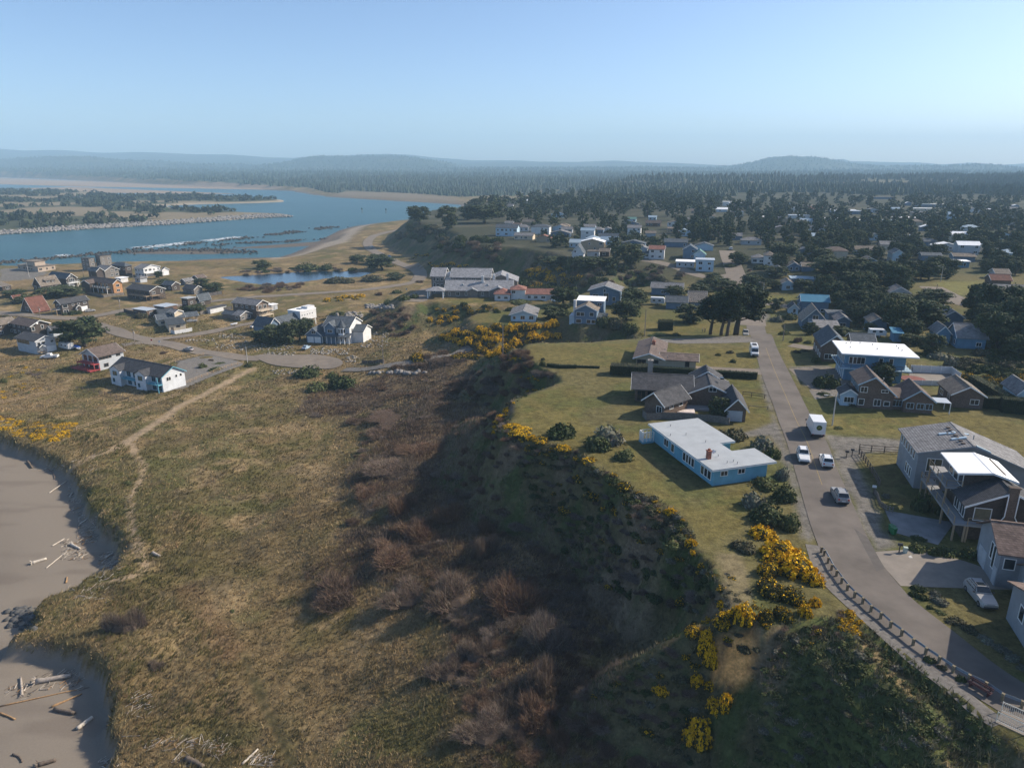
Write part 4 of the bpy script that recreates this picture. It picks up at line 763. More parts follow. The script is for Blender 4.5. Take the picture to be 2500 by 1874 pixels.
# the ornate house with turret at the end of the street
h = H('blue grey ornate house with turret, wraparound porch and double garage', 'R2', (1308, 952), -12, 1478, -9, 3.4)
L = h.L; v = h.vol(.2, L - .2, .2, 8.5, 3.4, 'slate', 'gy', 2.6, 'slate', oh=.5); h.door('S', v, .27, 2.7, 2.4, 'trim', True); h.door('S', v, .75, 2.7, 2.4, 'trim', True); h.win('S', v, .5, 3.7, 1.6, 1.1, 1)
qa = h.at('R2', 1490, 985, 3.0); mx = h.at('R2', 1690, 985, 3.0)[0]
v2 = h.vol(L, mx + 2.5, 2.5, 14, 6.6, 'white', 'gx', 2.8, 'slate', oh=.5); h.vol(L + 1.2, L + 5.2, 1.2, 5, 6.6, 'slate', 'gy', 1.8, 'slate', oh=.4); fv = Vol(); fv.x0, fv.x1, fv.y0, fv.y1 = L + 1.2, L + 5.2, 1.2, 5; h.win('S', fv, .5, 4.2, 1.9, 1.2, 1)
h.vol(mx + 2.5, mx + 7, 5, 13, 4.4, 'white', 'gx', 1.8, 'slate'); h.roof(L, mx + 3.2, -.2, 2.5, 2.9, 'shed', .9, 'slate', oh=.2)
tb = B(); tx, ty = mx - .6, 2.2; tb.prism([(tx + 1.5 * math.cos(k * math.pi / 4), ty + 1.5 * math.sin(k * math.pi / 4)) for k in range(8)], 0, 3.0, 6.4); to = tb.build('turret', [wm('trim')], h.root)
cb = B(); cb.add([(tx + 1.9 * math.cos(k * math.pi / 4), ty + 1.9 * math.sin(k * math.pi / 4), 6.4) for k in range(8)] + [(tx, ty, 9.6)], [(k, (k + 1) % 8, 8) for k in range(8)] + [tuple(range(7, -1, -1))]); cb.build('turret_roof', [rm('slate')], h.root)
for k in (5, 6, 7, 8): a = k * math.pi / 4 + math.pi / 8; o = link('window', win_mesh(.8, 1.6, 0, wm('trim'), GLASS)[0], to, (tx + 1.39 * math.cos(a), ty + 1.39 * math.sin(a), 4.2), a + math.pi / 2); link('pane', win_mesh(.8, 1.6, 0, wm('trim'), GLASS)[1], to, (tx + 1.39 * math.cos(a), ty + 1.39 * math.sin(a), 4.2), a + math.pi / 2)
for k in range(7): b = B(); x = L + .3 + k * (mx + 2.8 - L) / 6; b.box(x - .1, x + .1, 0, .2, -.5, 2.9); b.build('porch_post', [wm('trim')], h.root)
for k in range(5): h.win('S', v2, 1.2 + k * (mx + 1 - L) / 5, .6, 1.1, 1.8, 1)
for u in (.2, .5, .8): h.win('E', v2, u, 4.0, 1.1, 1.4, 1)
h.chimney(L + 3, 9, 6, 10.3, .9, 'stone'); h.foot(L, mx + 7, 0, 14)
# fences of posts and rails
def fence(label, P, hgt=1.1, step=2.4, m='woodp', rails=(.45, .95), board=False, group=None, name='fence', post=.07, zf=None):
    P = [tuple(p[:2]) for p in P]; root = empty(name, (P[0][0], P[0][1], hz(*P[0]))); tag(root, label, 'fence', group); ox, oy, oz = root.location
    pb = B(); pb.box(-post, post, -post, post, -.5, hgt); pm = pb.mesh('post', [wm(m)])
    for i in range(len(P) - 1):
        (xa, ya), (xb, yb) = P[i], P[i + 1]; L = math.hypot(xb - xa, yb - ya); n = max(1, round(L / step)); rz = math.atan2(yb - ya, xb - xa)
        xs = np.linspace(xa, xb, n + 1); yy = np.linspace(ya, yb, n + 1); zs = height(xs, yy)
        for k in range(n + (i == len(P) - 2)): link('post', pm, root, (xs[k] - ox, yy[k] - oy, zs[k] - oz), rz)
        for k in range(n):
            if board: b = B(); b.add([(0, -.02, -.3), (L / n, -.02, zs[k + 1] - zs[k] - .3), (L / n, .02, zs[k + 1] - zs[k] - .3), (0, .02, -.3), (0, -.02, hgt - .05), (L / n, -.02, zs[k + 1] - zs[k] + hgt - .05), (L / n, .02, zs[k + 1] - zs[k] + hgt - .05), (0, .02, hgt - .05)], [(0, 3, 2, 1), (4, 5, 6, 7), (0, 1, 5, 4), (1, 2, 6, 5), (2, 3, 7, 6), (3, 0, 4, 7)]); b.build('panel', [wm(board)], root, (xs[k] - ox, yy[k] - oy, zs[k] - oz), rz)
            else:
                for r_ in rails: b = B(); b.tube([(0, 0, r_), (L / n, 0, zs[k + 1] - zs[k] + r_)], .06, 4); b.build('rail', [wm(m)], root, (xs[k] - ox, yy[k] - oy, zs[k] - oz), rz)
    return root
def gp(r, *c): return [G(*Q(r, c[i], c[i + 1])) for i in range(0, len(c), 2)]
fence('pale split rail fence along the dune edge, leftmost run', gp('S7', -200, 180, 30, 130, 350, 65, 690, 2), 1.2, 3.0)
fence('dark split rail fence in front of the white teal trimmed house', gp('S7', 700, 2, 1050, 80, 1330, 138), 1.2, 3.0, 'wooddk')
fence('long rail fence following the sandy beach trail', gp('S7', 690, 370, 1000, 270, 1250, 180, 1480, 100, 1620, 60), 1.1, 3.0)
fence('timber rail fence between gravel yard and grass lot', gp('R1', 1760, 1300, 1960, 1235, 2200, 1185), 1.2, 3.0)
fence('rail fence along the dune side of the gravel yard', gp('R2', 0, 1500, 250, 1400, 450, 1320, 640, 1270), 1.1, 3.0)
fence('bright white board fence beside the cream stucco house', gp('R1', 1845, 945, 1890, 955, 2075, 920), 1.6, 2.4, 'trim', board='white')
fence('weathered plank fence below the orange gabled house', gp('R1', 940, 525, 1120, 560, 1345, 530), 1.5, 2.4, 'wooddk', board='sh_grey')
fence('grey plank fence behind the dark village shrubs', gp('R2', 175, 745, 330, 715, 515, 685), 1.7, 2.4, 'wooddk', board='sh_grey')
fence('dark plank fence beside the silver roofed bungalow', gp('R1', 1340, 715, 1440, 745, 1500, 770), 1.8, 2.4, 'wooddk', board='sh_dark')
fence('short plank fence by the pond meadow', gp('R2', 265, 545, 410, 520), 1.8, 2.4, 'wooddk', board='sh_grey')
fence('low timber trellis wall in the rock garden', gp('R2', 1920, 1268, 2160, 1262), 1.2, 2.4, 'woodp', board='wooddk')
# ---------------------------------------------------------------- bluff houses, near
# flat roofed blue house on the bluff edge
h = H('flat grey roofed sky blue house on the bluff edge', 'U1', (1105, 890), 16.8, 2000, -25, 2.75, zb=25.0)
P = [h.at('U1', *p, 2.75) for p in ((1105, 890), (2000, 775), (1640, 585), (1375, 630), (1195, 520), (1455, 490), (865, 185), (205, 260), (470, 405), (325, 425))]
xs_ = lambda *i: float(np.mean([P[k][0] for k in i])); ys2 = lambda *i: float(np.mean([P[k][1] for k in i]))
x0, x1, x2, x3 = 0.0, xs_(1, 2), xs_(3, 4), xs_(5, 6); y0, ya, yb, yc, yd = 0.0, ys2(2, 3), ys2(4, 5), ys2(6, 7), ys2(8, 9); xl = xs_(7, 8); 
RP = [(x0, y0), (x1, y0), (x1, ya), (x2, ya), (x2, yb), (x3, yb), (x3, yc), (xl, yc), (xl, yd), (x0, yd)]
b = B(); b.slab([(p[0], p[1], 2.98) for p in RP], .1); b.build('roof', [rm('flat')], h.root)
cxm = [(p[0], p[1]) for p in RP]
b = B(); b.slab([(p[0], p[1], 2.877) for p in RP], .2); b.build('fascia', [wm('trim')], h.root)
i = .55
v1 = Vol(); v1.x0, v1.x1, v1.y0, v1.y1 = x0 + i, x1 - 1.3, y0 + i, ya - i; h.walls(v1.x0, v1.x1, v1.y0, v1.y1, -.8, 2.67, 'sky')
v2 = Vol(); v2.x0, v2.x1, v2.y0, v2.y1 = x0 + i, x2 - i, ya - i, yd - i - .3; h.walls(v2.x0, v2.x1, v2.y0, v2.y1, -.8, 2.668, 'sky')
v3 = Vol(); v3.x0, v3.x1, v3.y0, v3.y1 = xl + i, x3 - i, yb + i, yc - i; h.walls(v3.x0, v3.x1, v3.y0, v3.y1, -.8, 2.666, 'sky')
def wU(x, y): return h.at('U1', x, y, 1.4)[1]
for xx in (1240, 1520): u = h.at('U1', xx, 900, 1.9)[0]; h.win('S', v1, u - v1.x0, 1.55, 1.15, .72, 1)
LW = Vol(); LW.x0, LW.x1, LW.y0, LW.y1 = v1.x0, v2.x1, v1.y0, v2.y1; TL = LW.y1 - LW.y0
for f0 in (.055, .115, .40, .46, .52, .58, .86, .93):
    h.win('W', LW, f0 * TL + (0 if f0 < .3 else -.1), .75, .95, 1.35, 0, 'trim', GLASSW if f0 < .2 else GLASS)
h.door('W', LW, .26 * TL, .95, 2.1, 'sky')
h.win('W', v3, .5, .9, 1.4, 1.2, 1)
# glass wind screen round the terrace, with low wall
q = [h.at('U1', *p, 1.8) for p in ((30, 315), (170, 390), (275, 378))]
b = B(); b.box(q[1][0] - .1, xl + .3, q[1][1], yc - .6, -.5, .35); b.build('terrace', [wm('sky')], h.root)
fr = B(); ps = [(q[1][0], q[1][1] + (yc - .7 - q[1][1]) * k / 6) for k in range(7)] + [(q[1][0] + (xl + .2 - q[1][0]) * k / 3, q[1][1]) for k in (1, 2, 3)] + [(q[1][0] + (xl + .2 - q[1][0]) * k / 3, yc - .7) for k in (1, 2, 3)]
for p in ps: fr.box(p[0] - .05, p[0] + .05, p[1] - .05, p[1] + .05, .3, 2.1)
fr.box(q[1][0] - .05, q[1][0] + .05, q[1][1], yc - .7, 2.1, 2.2); fr.box(q[1][0] + .05, xl + .2, q[1][1] - .05, q[1][1] + .05, 2.1, 2.2); fr.box(q[1][0] + .05, xl + .2, yc - .75, yc - .65, 2.1, 2.2); fr.build('screen_frame', [wm('trim')], h.root)
gm, t, bb = nodes('clear_glass'); bb.inputs['Base Color'].default_value = (.8, .9, .9, 1); bb.inputs['Alpha'].default_value = .18; bb.inputs['Roughness'].default_value = .05; gn = noise(t, coords(t), 2.0); t.links.new(mapr(t, gn, 0, 1, .12, .25), bb.inputs['Alpha'])
b = B(); b.box(q[1][0] - .01, q[1][0] + .01, q[1][1] + .06, yc - .76, .36, 2.09); b.box(q[1][0] + .06, xl + .1, q[1][1] - .01, q[1][1] + .01, .36, 2.09); b.build('glass_screen', [gm], h.root)
c = h.at('U1', 1065, 690, 3.4); h.chimney(c[0], c[1] + .3, 2.9, 4.3, .62)
for p in ((535, 280), (535, 405), (745, 395), (1010, 495), (1180, 685), (1300, 775), (1385, 755), (1438, 785), (1145, 630)): c = h.at('U1', *p, 3.0); h.vent(c[0], c[1], 3.0, .32, .05)
c = h.at('U1', 1115, 650, 3.2); b = B(); b.tube([(c[0], c[1], 2.95), (c[0], c[1], 3.6)], .03, 5); b.tube([(c[0], c[1], 3.6), (c[0] - .1, c[1] - .1, 3.66), (c[0] - .16, c[1] - .16, 3.7)], [.05, .22, .3], 10); b.build('satellite_dish', [wm('trim')], h.root)
FOOT.append([h.w(*p)[:2] for p in RP])
# shingled house with several roofs
h = H('brown shingled house of several angled dark roofs on the bluff lawn', 'S1', (545, 840), 40, 820, 300, 2.9, zb=25.0)
v = h.vol(.4, h.L - .3, .4, h.W - .4, 2.9, 'sh_brown', 'gx', 1.9, 'dark', oh=.55); h.win('S', v, .3, 1.6, 1.1, .7, 0); h.win('S', v, .7, 1.6, 1.1, .7, 0); h.win('W', v, .75, .9, 1.2, 1.3, 1)
ry = R(-12) - h.yaw; sub = link('wall', None, h.root)
def rot_house(h2, ang):                                     # a helper frame turned to the main roof's direction
    g = H.__new__(H); g.o, g.yaw, g.r = h2.o, R(ang), h2.r; g.u = (math.cos(g.yaw), math.sin(g.yaw)); g.v = (-g.u[1], g.u[0]); g.root = h2.root; return g
def turned(parent_h, ang, org_px, org_z):
    """origin at a pixel, parts go to the same thing through a turned Empty"""
    g = rot_house(parent_h, ang); q = unp(*Q(*org_px), parent_h.o[2] + org_z); g.o = (q[0], q[1], parent_h.o[2])
    e = empty('wing', (0, 0, 0)); e.parent = parent_h.root; l = parent_h; dx, dy = g.o[0] - l.o[0], g.o[1] - l.o[1]
    e.location = (dx * l.u[0] + dy * l.u[1], dx * l.v[0] + dy * l.v[1], 0); e.rotation_euler = (0, 0, g.yaw - l.yaw); g.root = e; return g
bpy.data.objects.remove(sub)
def at_xy(g, r, x, y, z): return g.at(r, x, y, z)
g = turned(h, -10, ('S1', 1205, 865), 2.8); xe = g.at('S1', 1445, 880, 2.8)[0]
gv = g.vol(.3, xe - .3, .3, 9, 2.8, 'sh_brown', 'gy', 1.9, 'dark', oh=.6); g.door('S', gv, .42, 2.9, 2.2, 'pale', True); g.foot(0, xe, 0, 9)
mv = g.vol(-6.5, xe - 2.2, 8.2, 17.5, 3.0, 'sh_brown', 'gy', 1.9, 'dark', oh=.6); g.foot(-6.5, xe, 8, 17); g.win('S', mv, .55, 3.5, 1.4, .8, 1)
b = B(); b.box(xe - 4.2, xe - 3.5, 12, 13, 5.0, 5.3); b.build('skylight', [GLASS], g.root)
lv = g.vol(-17.5, -6.3, 9.5, 17.5, 3.2, 'sh_brown', 'gx', 1.9, 'dark', oh=.9); g.foot(-17.5, -6, 9, 18)
for k in range(5): g.win('S', lv, 1.3 + k * 2.1, .3, 1.6, 2.1, 1, 'wooddk')
g.vol(-5.5, 1.0, 16.5, 21, 3.4, 'sh_brown', 'gy', 2.0, 'dark'); g.chimney(-14.5, 16, 3.5, 7.4, 1.05, 'stone')
b = B(); b.box(-9.5, -2.5, 5.6, 9.4, -.4, .35); b.build('deck', [wm('deck')], g.root)
b = B(); b.box(-9.0, -5.5, 2.8, 5.4, -.4, .5); b.box(-7.8, -5.1, 2.2, 2.8, -.4, .2); b.build('deck_step', [mat('bleached_wood', (.62, .54, .50), .8)], g.root)
# long brown roofed house
h = H('low cream house with long brown low pitched roof on the mown lawn', 'S1', (212, 316), PY, 520, -17.5, 2.7, zb=25.0)
v = h.vol(.6, h.L - .2, .6, h.W - .5, 2.7, 'cream2', 'gy', 1.1, 'brown', oh=.9); h.win('S', v, .62, 1.3, 1.0, .8, 0, 'wooddk'); h.win('S', v, .78, 1.3, 1.0, .8, 0, 'wooddk'); h.win('S', v, .2, .7, 2.0, 1.3, 1, 'wooddk'); h.auto(v, 1, 'W', 'wooddk')
xe = h.at('S1', 905, 365, 2.6)[0]; v2 = h.vol(h.L - .2, xe - .5, .7, 7.2, 2.5, 'cream2', 'gx', .7, 'brown', oh=.7); h.foot(h.L, xe, 0, 7.5); h.win('S', v2, .75, .9, .9, 1.2, 0, 'wooddk')
c = h.at('S1', 425, 170, 4.0); h.chimney(c[0], c[1], 3.2, 4.6, .8, 'brick')
for p in ((455, 235), (545, 240), (572, 325)): c = h.at('S1', *p, 3.2); h.vent(c[0], c[1], 3.2, .4, .06)
# white roofed two storey building
h = H('two storey blue building with large flat white roof and upper balcony', 'R6', (245, 1172), PY, 1085, -13, 6.4, 'building', 'building', zb=25.0)
b = B(); b.box(0, h.L, 0, h.W, 6.4, 6.68); b.build('roof', [rm('white')], h.root)
v = Vol(); v.x0, v.x1, v.y0, v.y1 = 1.3, h.L - 2.3, 1.4, h.W - 1.2; h.walls(v.x0, v.x1, v.y0, v.y1, 3.2, 6.4, 'blue'); h.walls(v.x0 + .05, v.x1 - .4, v.y0 + .05, v.y1, -.8, 3.0, 'blue')
for u in (.09, .15, .22, .29, .59, .76): h.win('S', v, u, 4.1, .8, 1.5, 0)
for k in range(5): h.win('W', v, 1.2 + k * 1.7, 3.6, 1.4, 2.3, 1)
for k in range(5): b = B(); b.box(v.x0 - .12, v.x0 + .08, v.y0 + .8 + k * 1.9, v.y0 + 1.2 + k * 1.9, -.5, 3.0); b.build('pilaster', [wm('trim')], h.root)
b = B(); b.box(.1, h.L - .9, .2, 1.4, 2.95, 3.2); b.box(.1, 1.3, 1.4, h.W - .6, 2.95, 3.2); b.box(h.L - 2.3, h.L - .9, 1.4, h.W - .6, 2.95, 3.2); b.build('balcony', [wm('paleblue')], h.root)
h.rail([(.2, h.W - .6), (.2, .3), (h.L - 1, .3), (h.L - 1, h.W - .6)], (1, 1, 1), 3.2, 'wooddk', 1.0, 2.0)
for p in ((290, 1055), (340, 1050), (440, 1055), (575, 1070), (625, 1118), (835, 1088), (855, 1110), (893, 1135), (335, 1100)): c = h.at('R6', *p, 6.7); h.vent(c[0], c[1], 6.68, .3, .09)
# white walled patio behind it
q = [unp(*Q('R6', *p), 25.0) for p in ((975, 1365), (1420, 1378), (1515, 1450), (1310, 1490), (960, 1490))]
b = B(); b.slab([(p[0], p[1], 25.09) for p in (q[4], q[3], q[2], q[1], q[0])], .3); tag(b.build('patio', [CONC]), 'pale concrete patio inside the white court wall', kind='structure')
c_ = unp(*Q('R6', 1010, 1435), 25.1); b = B(); b.prism([(c_[0] + 2.7 * math.cos(k * .393), c_[1] + 2.7 * math.sin(k * .393)) for k in range(16)], 0, 25.05, 25.13); tag(b.build('paving_circle', [mat('red_paving', (.20, .075, .06), .85, .2)]), 'round red paving circle on the walled patio', kind='structure')
fence('tall white panel wall around the concrete patio', [unp(*Q('R6', *p), 25.0) for p in ((985, 1365), (1420, 1385), (1515, 1455))], 1.9, 2.2, 'trim', board='white')
fence('low white panel wall on the near side of the patio', [unp(*Q('R6', *p), 25.0) for p in ((955, 1478), (1000, 1502), (1320, 1508))], 1.2, 2.2, 'trim', board='white')
# shingled house beside the street
h = H('brown shingled two storey house with pale blue trim by the street', 'S2', (430, 692), PY, 850, -9, 5.2, zb=25.0)
v = h.vol(.3, h.L - .3, .3, h.W - .3, 5.2, 'sh_brown', 'gy', 1.5, 'brown', oh=.5, salt=(.4, 1.9), trim='paleblue')
h.win('S', v, .13, 3.4, 1.2, 1.1, 1); h.win('S', v, .72, 3.6, 1.2, .5, 1); h.win('S', v, .1, .7, 1.0, 1.2, 0); h.win('S', v, .55, .7, 1.2, 1.3, 1); h.win('S', v, .82, .8, 1.0, .9, 0)
for k in range(4): h.win('W', v, 1.2 + k * 2, 3.4, 1.2, 1.1, 1, 'paleblue')
pv_ = h.vol(-2.8, .3, 1.0, 4.6, 2.6, 'paleblue', 'gy', 1.0, 'dark', oh=.4); h.win('S', pv_, .5, .8, 1.8, 1.1, 2); h.win('W', pv_, .5, .8, 1.8, 1.2, 1)
c = h.at('S2', 695, 650, 5.4); h.vent(c[0], c[1], 4.9, .8, .09)
xe = h.at('S2', 1250, 870, 2.9)[0]; xs0 = h.at('S2', 860, 850, 2.9)[0]; v2 = h.vol(xs0 + 1.2, xe - .3, -.5, 7.5, 2.9, 'sh_brown', 'gy', 1.9, 'brown', oh=.5, trim='paleblue'); h.foot(xs0, xe, -1, 8)
for u in (.22, .58, .88): h.win('S', v2, u, .9, 1.2, 1.1, 1, 'paleblue')
h.vol(h.L - .3, xs0 + 1.2, .8, 4.5, 2.5, 'sh_brown', 'shed', .9, 'brown', oh=.3); hv = Vol(); hv.x0, hv.x1, hv.y0, hv.y1 = h.L - .3, xs0 + 1.2, .8, 4.5; h.win('S', hv, .5, .8, 1.6, 1.2, 2, 'paleblue')
b = B(); b.box(xe + .1, xe + 3.2, 0, 3.5, 2.3, 2.4); b.build('pergola_roof', [rm('silver')], h.root)
for p in ((xe + 3.1, .1), (xe + 3.1, 3.4)): b = B(); b.box(p[0] - .07, p[0] + .07, p[1] - .07, p[1] + .07, -.3, 2.3); b.build('post', [wm('trim')], h.root)
house('brown gabled cottage between the patio and the clipped hedge', 'S2', (1430, 802), PY, 1805, -9, 2.9, 'gy', 1.7, 'sh_brown', 'tan', p=.5, zb=25.0)
# grey house with skylights
h = H('big grey sided house with dark saltbox roof and skylights', 'U2', (415, 517), PY, -17.5, -10.5, 6.0, zb=25.0)
v = h.vol(.3, h.L - .3, .3, h.W - .3, 6.0, 'grey', 'gy', 1.7, 'grey', oh=.45, salt=(.42, 2.2), trim='grey')
h.win('S', v, .14, 3.1, 2.0, 2.0, 1, 'trim', GLASSW); h.win('S', v, .14, .5, 1.0, 1.5, 0); h.win('S', v, .42, 3.3, 1.2, 1.4, 0)
for k in range(6): h.win('W', v, 1.2 + k * 1.35, 4.2, .75, 1.2, 0)
for k in range(3): h.win('W', v, 5.2 + k * 1.1, .9, .7, 1.5, 0)
h.deck(1.2, 5.2, -1.3, .3, 2.6, False, 'S', 'deck', 'wooddk')
def sky_z(x): xm = .3 + (h.L - .6) * .42; return 6.16 + 1.7 * (x - .3) / (xm - .3) if x < xm else 7.86 - 3.9 * (x - xm) / (h.L - .3 - xm)
for (p, w_, d_) in (((830, 230), .5, 1.0), ((980, 250), .5, .9), ((1125, 245), .5, 2.4), ((1100, 345), .5, 2.0), ((1520, 500), .5, 2.0)):
    c = h.at('U2', *p, 7.0); z = sky_z(c[0]); b = B(); b.slab([(c[0] - d_ / 2, c[1] - w_ / 2, sky_z(c[0] - d_ / 2) + .18), (c[0] + d_ / 2, c[1] - w_ / 2, sky_z(c[0] + d_ / 2) + .18), (c[0] + d_ / 2, c[1] + w_ / 2, sky_z(c[0] + d_ / 2) + .18), (c[0] - d_ / 2, c[1] + w_ / 2, sky_z(c[0] - d_ / 2) + .18)], .25); b.build('skylight', [mat('skylight_glass', (.45, .55, .6), .2, .1, spec=.8)], h.root)
for k in range(7): x = .42 * h.L - 1.0; y = 1.2 + k * 1.15; b = B(); b.box(x - .25, x + .25, y - .18, y + .18, sky_z(x) - .05, sky_z(x) + .2); b.build('roof_vent', [wm('wooddk')], h.root)
c = h.at('U2', 1335, 390, 6.4); h.vent(c[0], c[1], sky_z(c[0]), .7, .08)
# shingled house with white low gable roof and long raised decks
h = H('dark shingled house with bright white roof and long raised decks', 'U2', (1135, 852), PY, 2070, -6.6, 7.8, zb=25.0)
L = h.L; W = h.W; h.roof(.2, L - .2, .2, W - .2, 7.8, 'gy', .35, 'white', oh=.6, salt=(.58, .5), trim='trim'); h.walls(.9, L - .8, .8, W, -.8, 7.75, 'sh_dark'); v = Vol(); v.x0, v.x1, v.y0, v.y1 = .9, L - .8, .8, W
for k in range(3): h.win('W', v, 1.1 + k * 1.9, 5.4, 1.5, 2.0, 0)
fx = -.3; fv = h.vol(.1, L + 3.2, -4.0, .8, 4.9, 'sh_dark', 'gy', 2.4, 'dark', oh=.45); h.win('S', fv, .2, 2.9, 1.9, 1.7, 0, 'trim', GLASSW); h.win('S', fv, .92, 3.0, 1.6, .9, 1)
for k in range(2): h.win('W', fv, 1.5 + k * 2.1, 2.9, 1.6, 1.8, 1)
h.foot(0, L + 3, -5, W)
h.deck(-1.1, .9, .8, 8.4, 5.2, True, 'WS', 'deck', 'woodp'); h.deck(-1.5, .1, -5.2, 9.6, 2.6, True, 'W', 'deck', 'woodp', 1.0, 2.2); h.deck(.11, 5.5, -5.2, -4.05, 2.6, True, 'S', 'deck', 'woodp', 1.0, 2.2)
cx_ = (L + 3.3) * .5; b = B(); b.box(cx_ - .55, cx_ + .55, -4.55, -4.0, -.5, 8.0); b.box(cx_ - 1.0, cx_ + 1.0, -4.6, -4.0, -.5, 3.2); b.box(cx_ - .65, cx_ + .65, -4.65, -3.9, 8.0, 8.15); b.build('chimney', [wm('sh_brown')], h.root)
tr = B(); 
for sx in (-1, 1): tr.box(cx_ + sx * .6 - .06, cx_ + sx * .6 + .06, -4.62, -4.56, 4.0, 7.0); tr.box(cx_ + sx * 1.06 - .06, cx_ + sx * 1.06 + .06, -4.66, -4.6, -.2, 3.2); tr.tube([(cx_ + sx * 1.06, -4.63, 3.2), (cx_ + sx * .6, -4.6, 4.0)], .07, 4)
tr.build('chimney_trim', [wm('trim')], h.root); h.door('S', fv, .4, 2.6, 2.2, 'trim', True)
# tile roofed grey house, bottom right
h = H('grey house with brown tile roof and tall arched window', 'U3', (1345, 612), PY - 2, -9, -9, 4.7, zb=25.0)
v = h.vol(.4, 9, .4, 7.4, 4.7, 'grey', 'gx', 2.1, 'tile', oh=.5, trim=None); h.foot(-1, 10, -9, 9)
v3 = h.vol(2.6, 9, -4.5, .4, 3.2, 'grey', 'gx', 1.5, 'tile', oh=.5, trim=None)
h.win('W', v, 4.4, 2.4, .7, 2.0, 0); h.win('W', v, 5.3, 1.6, .7, 2.8, 0); h.vent(5, 5, 6.2, .6); h.win('S', v, .12, 2.5, 1.1, 1.3, 0); h.door('W', v, 2.0, 2.6, 2.3, 'pale', True); h.door('W', v, 6.3, 1.0, 2.2, 'pale'); h.win('W', v3, .5, 1.2, 1.4, 1.3, 1)
h = H('grey sided house corner cut by the right picture edge', 'U3', (1470, 985), PY - 2, -9, -4.5, 4.4, zb=25.0)
h.o = h.o; v = h.vol(.4, 8, -11, -.2, 4.4, 'grey', 'gx', 1.8, 'tile', oh=.5, trim=None); h.foot(0, 9, -11, 0); h.win('W', v, 3.2, 1.9, 1.1, 1.6, 0); h.win('W', v, 7.5, 1.3, 1.0, 1.5, 0)
# fences near
ch = lambda *c: [unp(*Q(c[0], c[i], c[i + 1]), 25.0) for i in range(1, len(c), 2)]
fence('weathered board fence beside the brown shingled bluff house', ch('S1', 305, 960, 345, 1000, 520, 985, 850, 1000, 1130, 1025, 1235, 1050), 1.5, 2.3, 'sh_grey', board='sh_grey')
fence('short picket fence with flared posts beside the grey gravel', ch('S3', 590, 905, 625, 960, 650, 1040, 720, 1095, 790, 1110), .95, .45, 'sh_grey', rails=(.35, .75))
fence('wire garden fence with timber posts along the gravel lot', ch('S3', 430, 440, 560, 455, 700, 465, 865, 475), 1.3, 2.4, 'wooddk', rails=(.3, .7, 1.15))
fence('timber garden fence running along the dirt yard', ch('S3', 430, 480, 520, 610, 590, 720, 650, 830), 1.2, 1.5, 'wooddk', rails=(.25, .6, 1.1))
fence('small rail fence in the lawn of the brown shingled house', ch('S1', 1385, 735, 1480, 745, 1620, 765), 1.0, 2.6, 'wooddk')
fence('low pipe rail across the shingled house path', ch('S1', 1450, 865, 1655, 880), .6, 3, 'sh_grey', rails=(.5,))
# ---------------------------------------------------------------- bluff houses, middle distance
house('light blue low gabled house on the second bluff finger', 'R3', (1522, 745), PY + 8, 1812, -13, 2.6, 'gy', 1.5, 'paleblue', 'grey', p=.9, oh=.7)
h = H('blue two storey gabled house with white skylit annex above the gorse', 'R4', (443, 692), PY, 702, -8, 5.2); v = h.vol(.3, h.L - .3, .3, 8, 5.2, 'slate', 'gy', 1.9, 'tan', oh=.4)
for u, z, w_ in ((.18, 3.1, 1.3), (.36, 3.1, 1.3), (.78, 3.2, 1.4), (.2, .6, 1.8), (.65, .6, 1.4), (.86, .6, 1.2)): h.win('S', v, u, z, w_, 1.3, 0)
v2 = h.vol(0, h.L + 1.2, 8, 14, 7.2, 'slate', 'shed', .6, 'white', oh=.3); h.win('S', v2, .85, 5.6, 1.5, .9, 1); h.vol(-1.6, .3, 1, 7, 2.6, 'paleblue', 'flat', 0, 'silver', oh=.1); h.foot(-1.6, h.L + 1.2, 0, 14); h.vol(h.L - .3, h.L + 3, 1, 6, 2.4, 'trim', 'shed', .8, 'slate', oh=.2)
b = B(); b.box(-.7, .2, 4, 5, 2, 8); b.build('chimney', [wm('white')], h.root)
h = house('dark slate large gabled house with low pitched grey roof', 'R4', (608, 478), PY, 952, -11, 6.0, 'gy', 1.9, 'slate', 'grey', p=0, oh=.9); h.win('S', h.bv, .2, 1.6, 2.2, 2.6, 1); h.win('S', h.bv, .55, 1.6, 2.0, 3.2, 1); h.win('S', h.bv, .5, 5.2, .8, 1.2, 0); h.win('S', h.bv, .82, 1.8, 1.2, 1.6, 0)
h = house('slate garage with white door below the large gabled house', 'R4', (712, 562), PY, 925, -6, 2.7, 'gy', 1.3, 'sh_dark', 'grey', p=0, name='garage', cat='garage', oh=.5); h.door('S', h.bv, .5, 4.6, 2.3, 'trim', True)
h = H('white rambling house with pinkish red roofs next to the hotel', 'R3', (1352, 522), PY + 10, 1525, -9, 3.0, zb=15.0); v = h.vol(.3, h.L, .3, 9, 3.0, 'white', 'hip', 1.8, 'rust', oh=.6); h.auto(v, 1, 'S')
xa = h.at('R3', 1520, 500, 5)[0]; xb = h.at('R3', 1680, 500, 5)[0]; v = h.vol(xa, xb, 1.5, 9, 4.8, 'white', 'hip', 1.5, 'rust', oh=.5); h.win('S', v, .2, 3.2, 1.5, 1.2, 1); xc = h.at('R3', 2000, 540, 3)[0]; v = h.vol(xb, xc, 2.5, 10, 2.9, 'white', 'gx', 1.7, 'rust', oh=.5); h.auto(v, 1, 'S'); h.door('S', v, .85, 3, 2.2, 'pale', True); h.foot(0, xc, 0, 10)
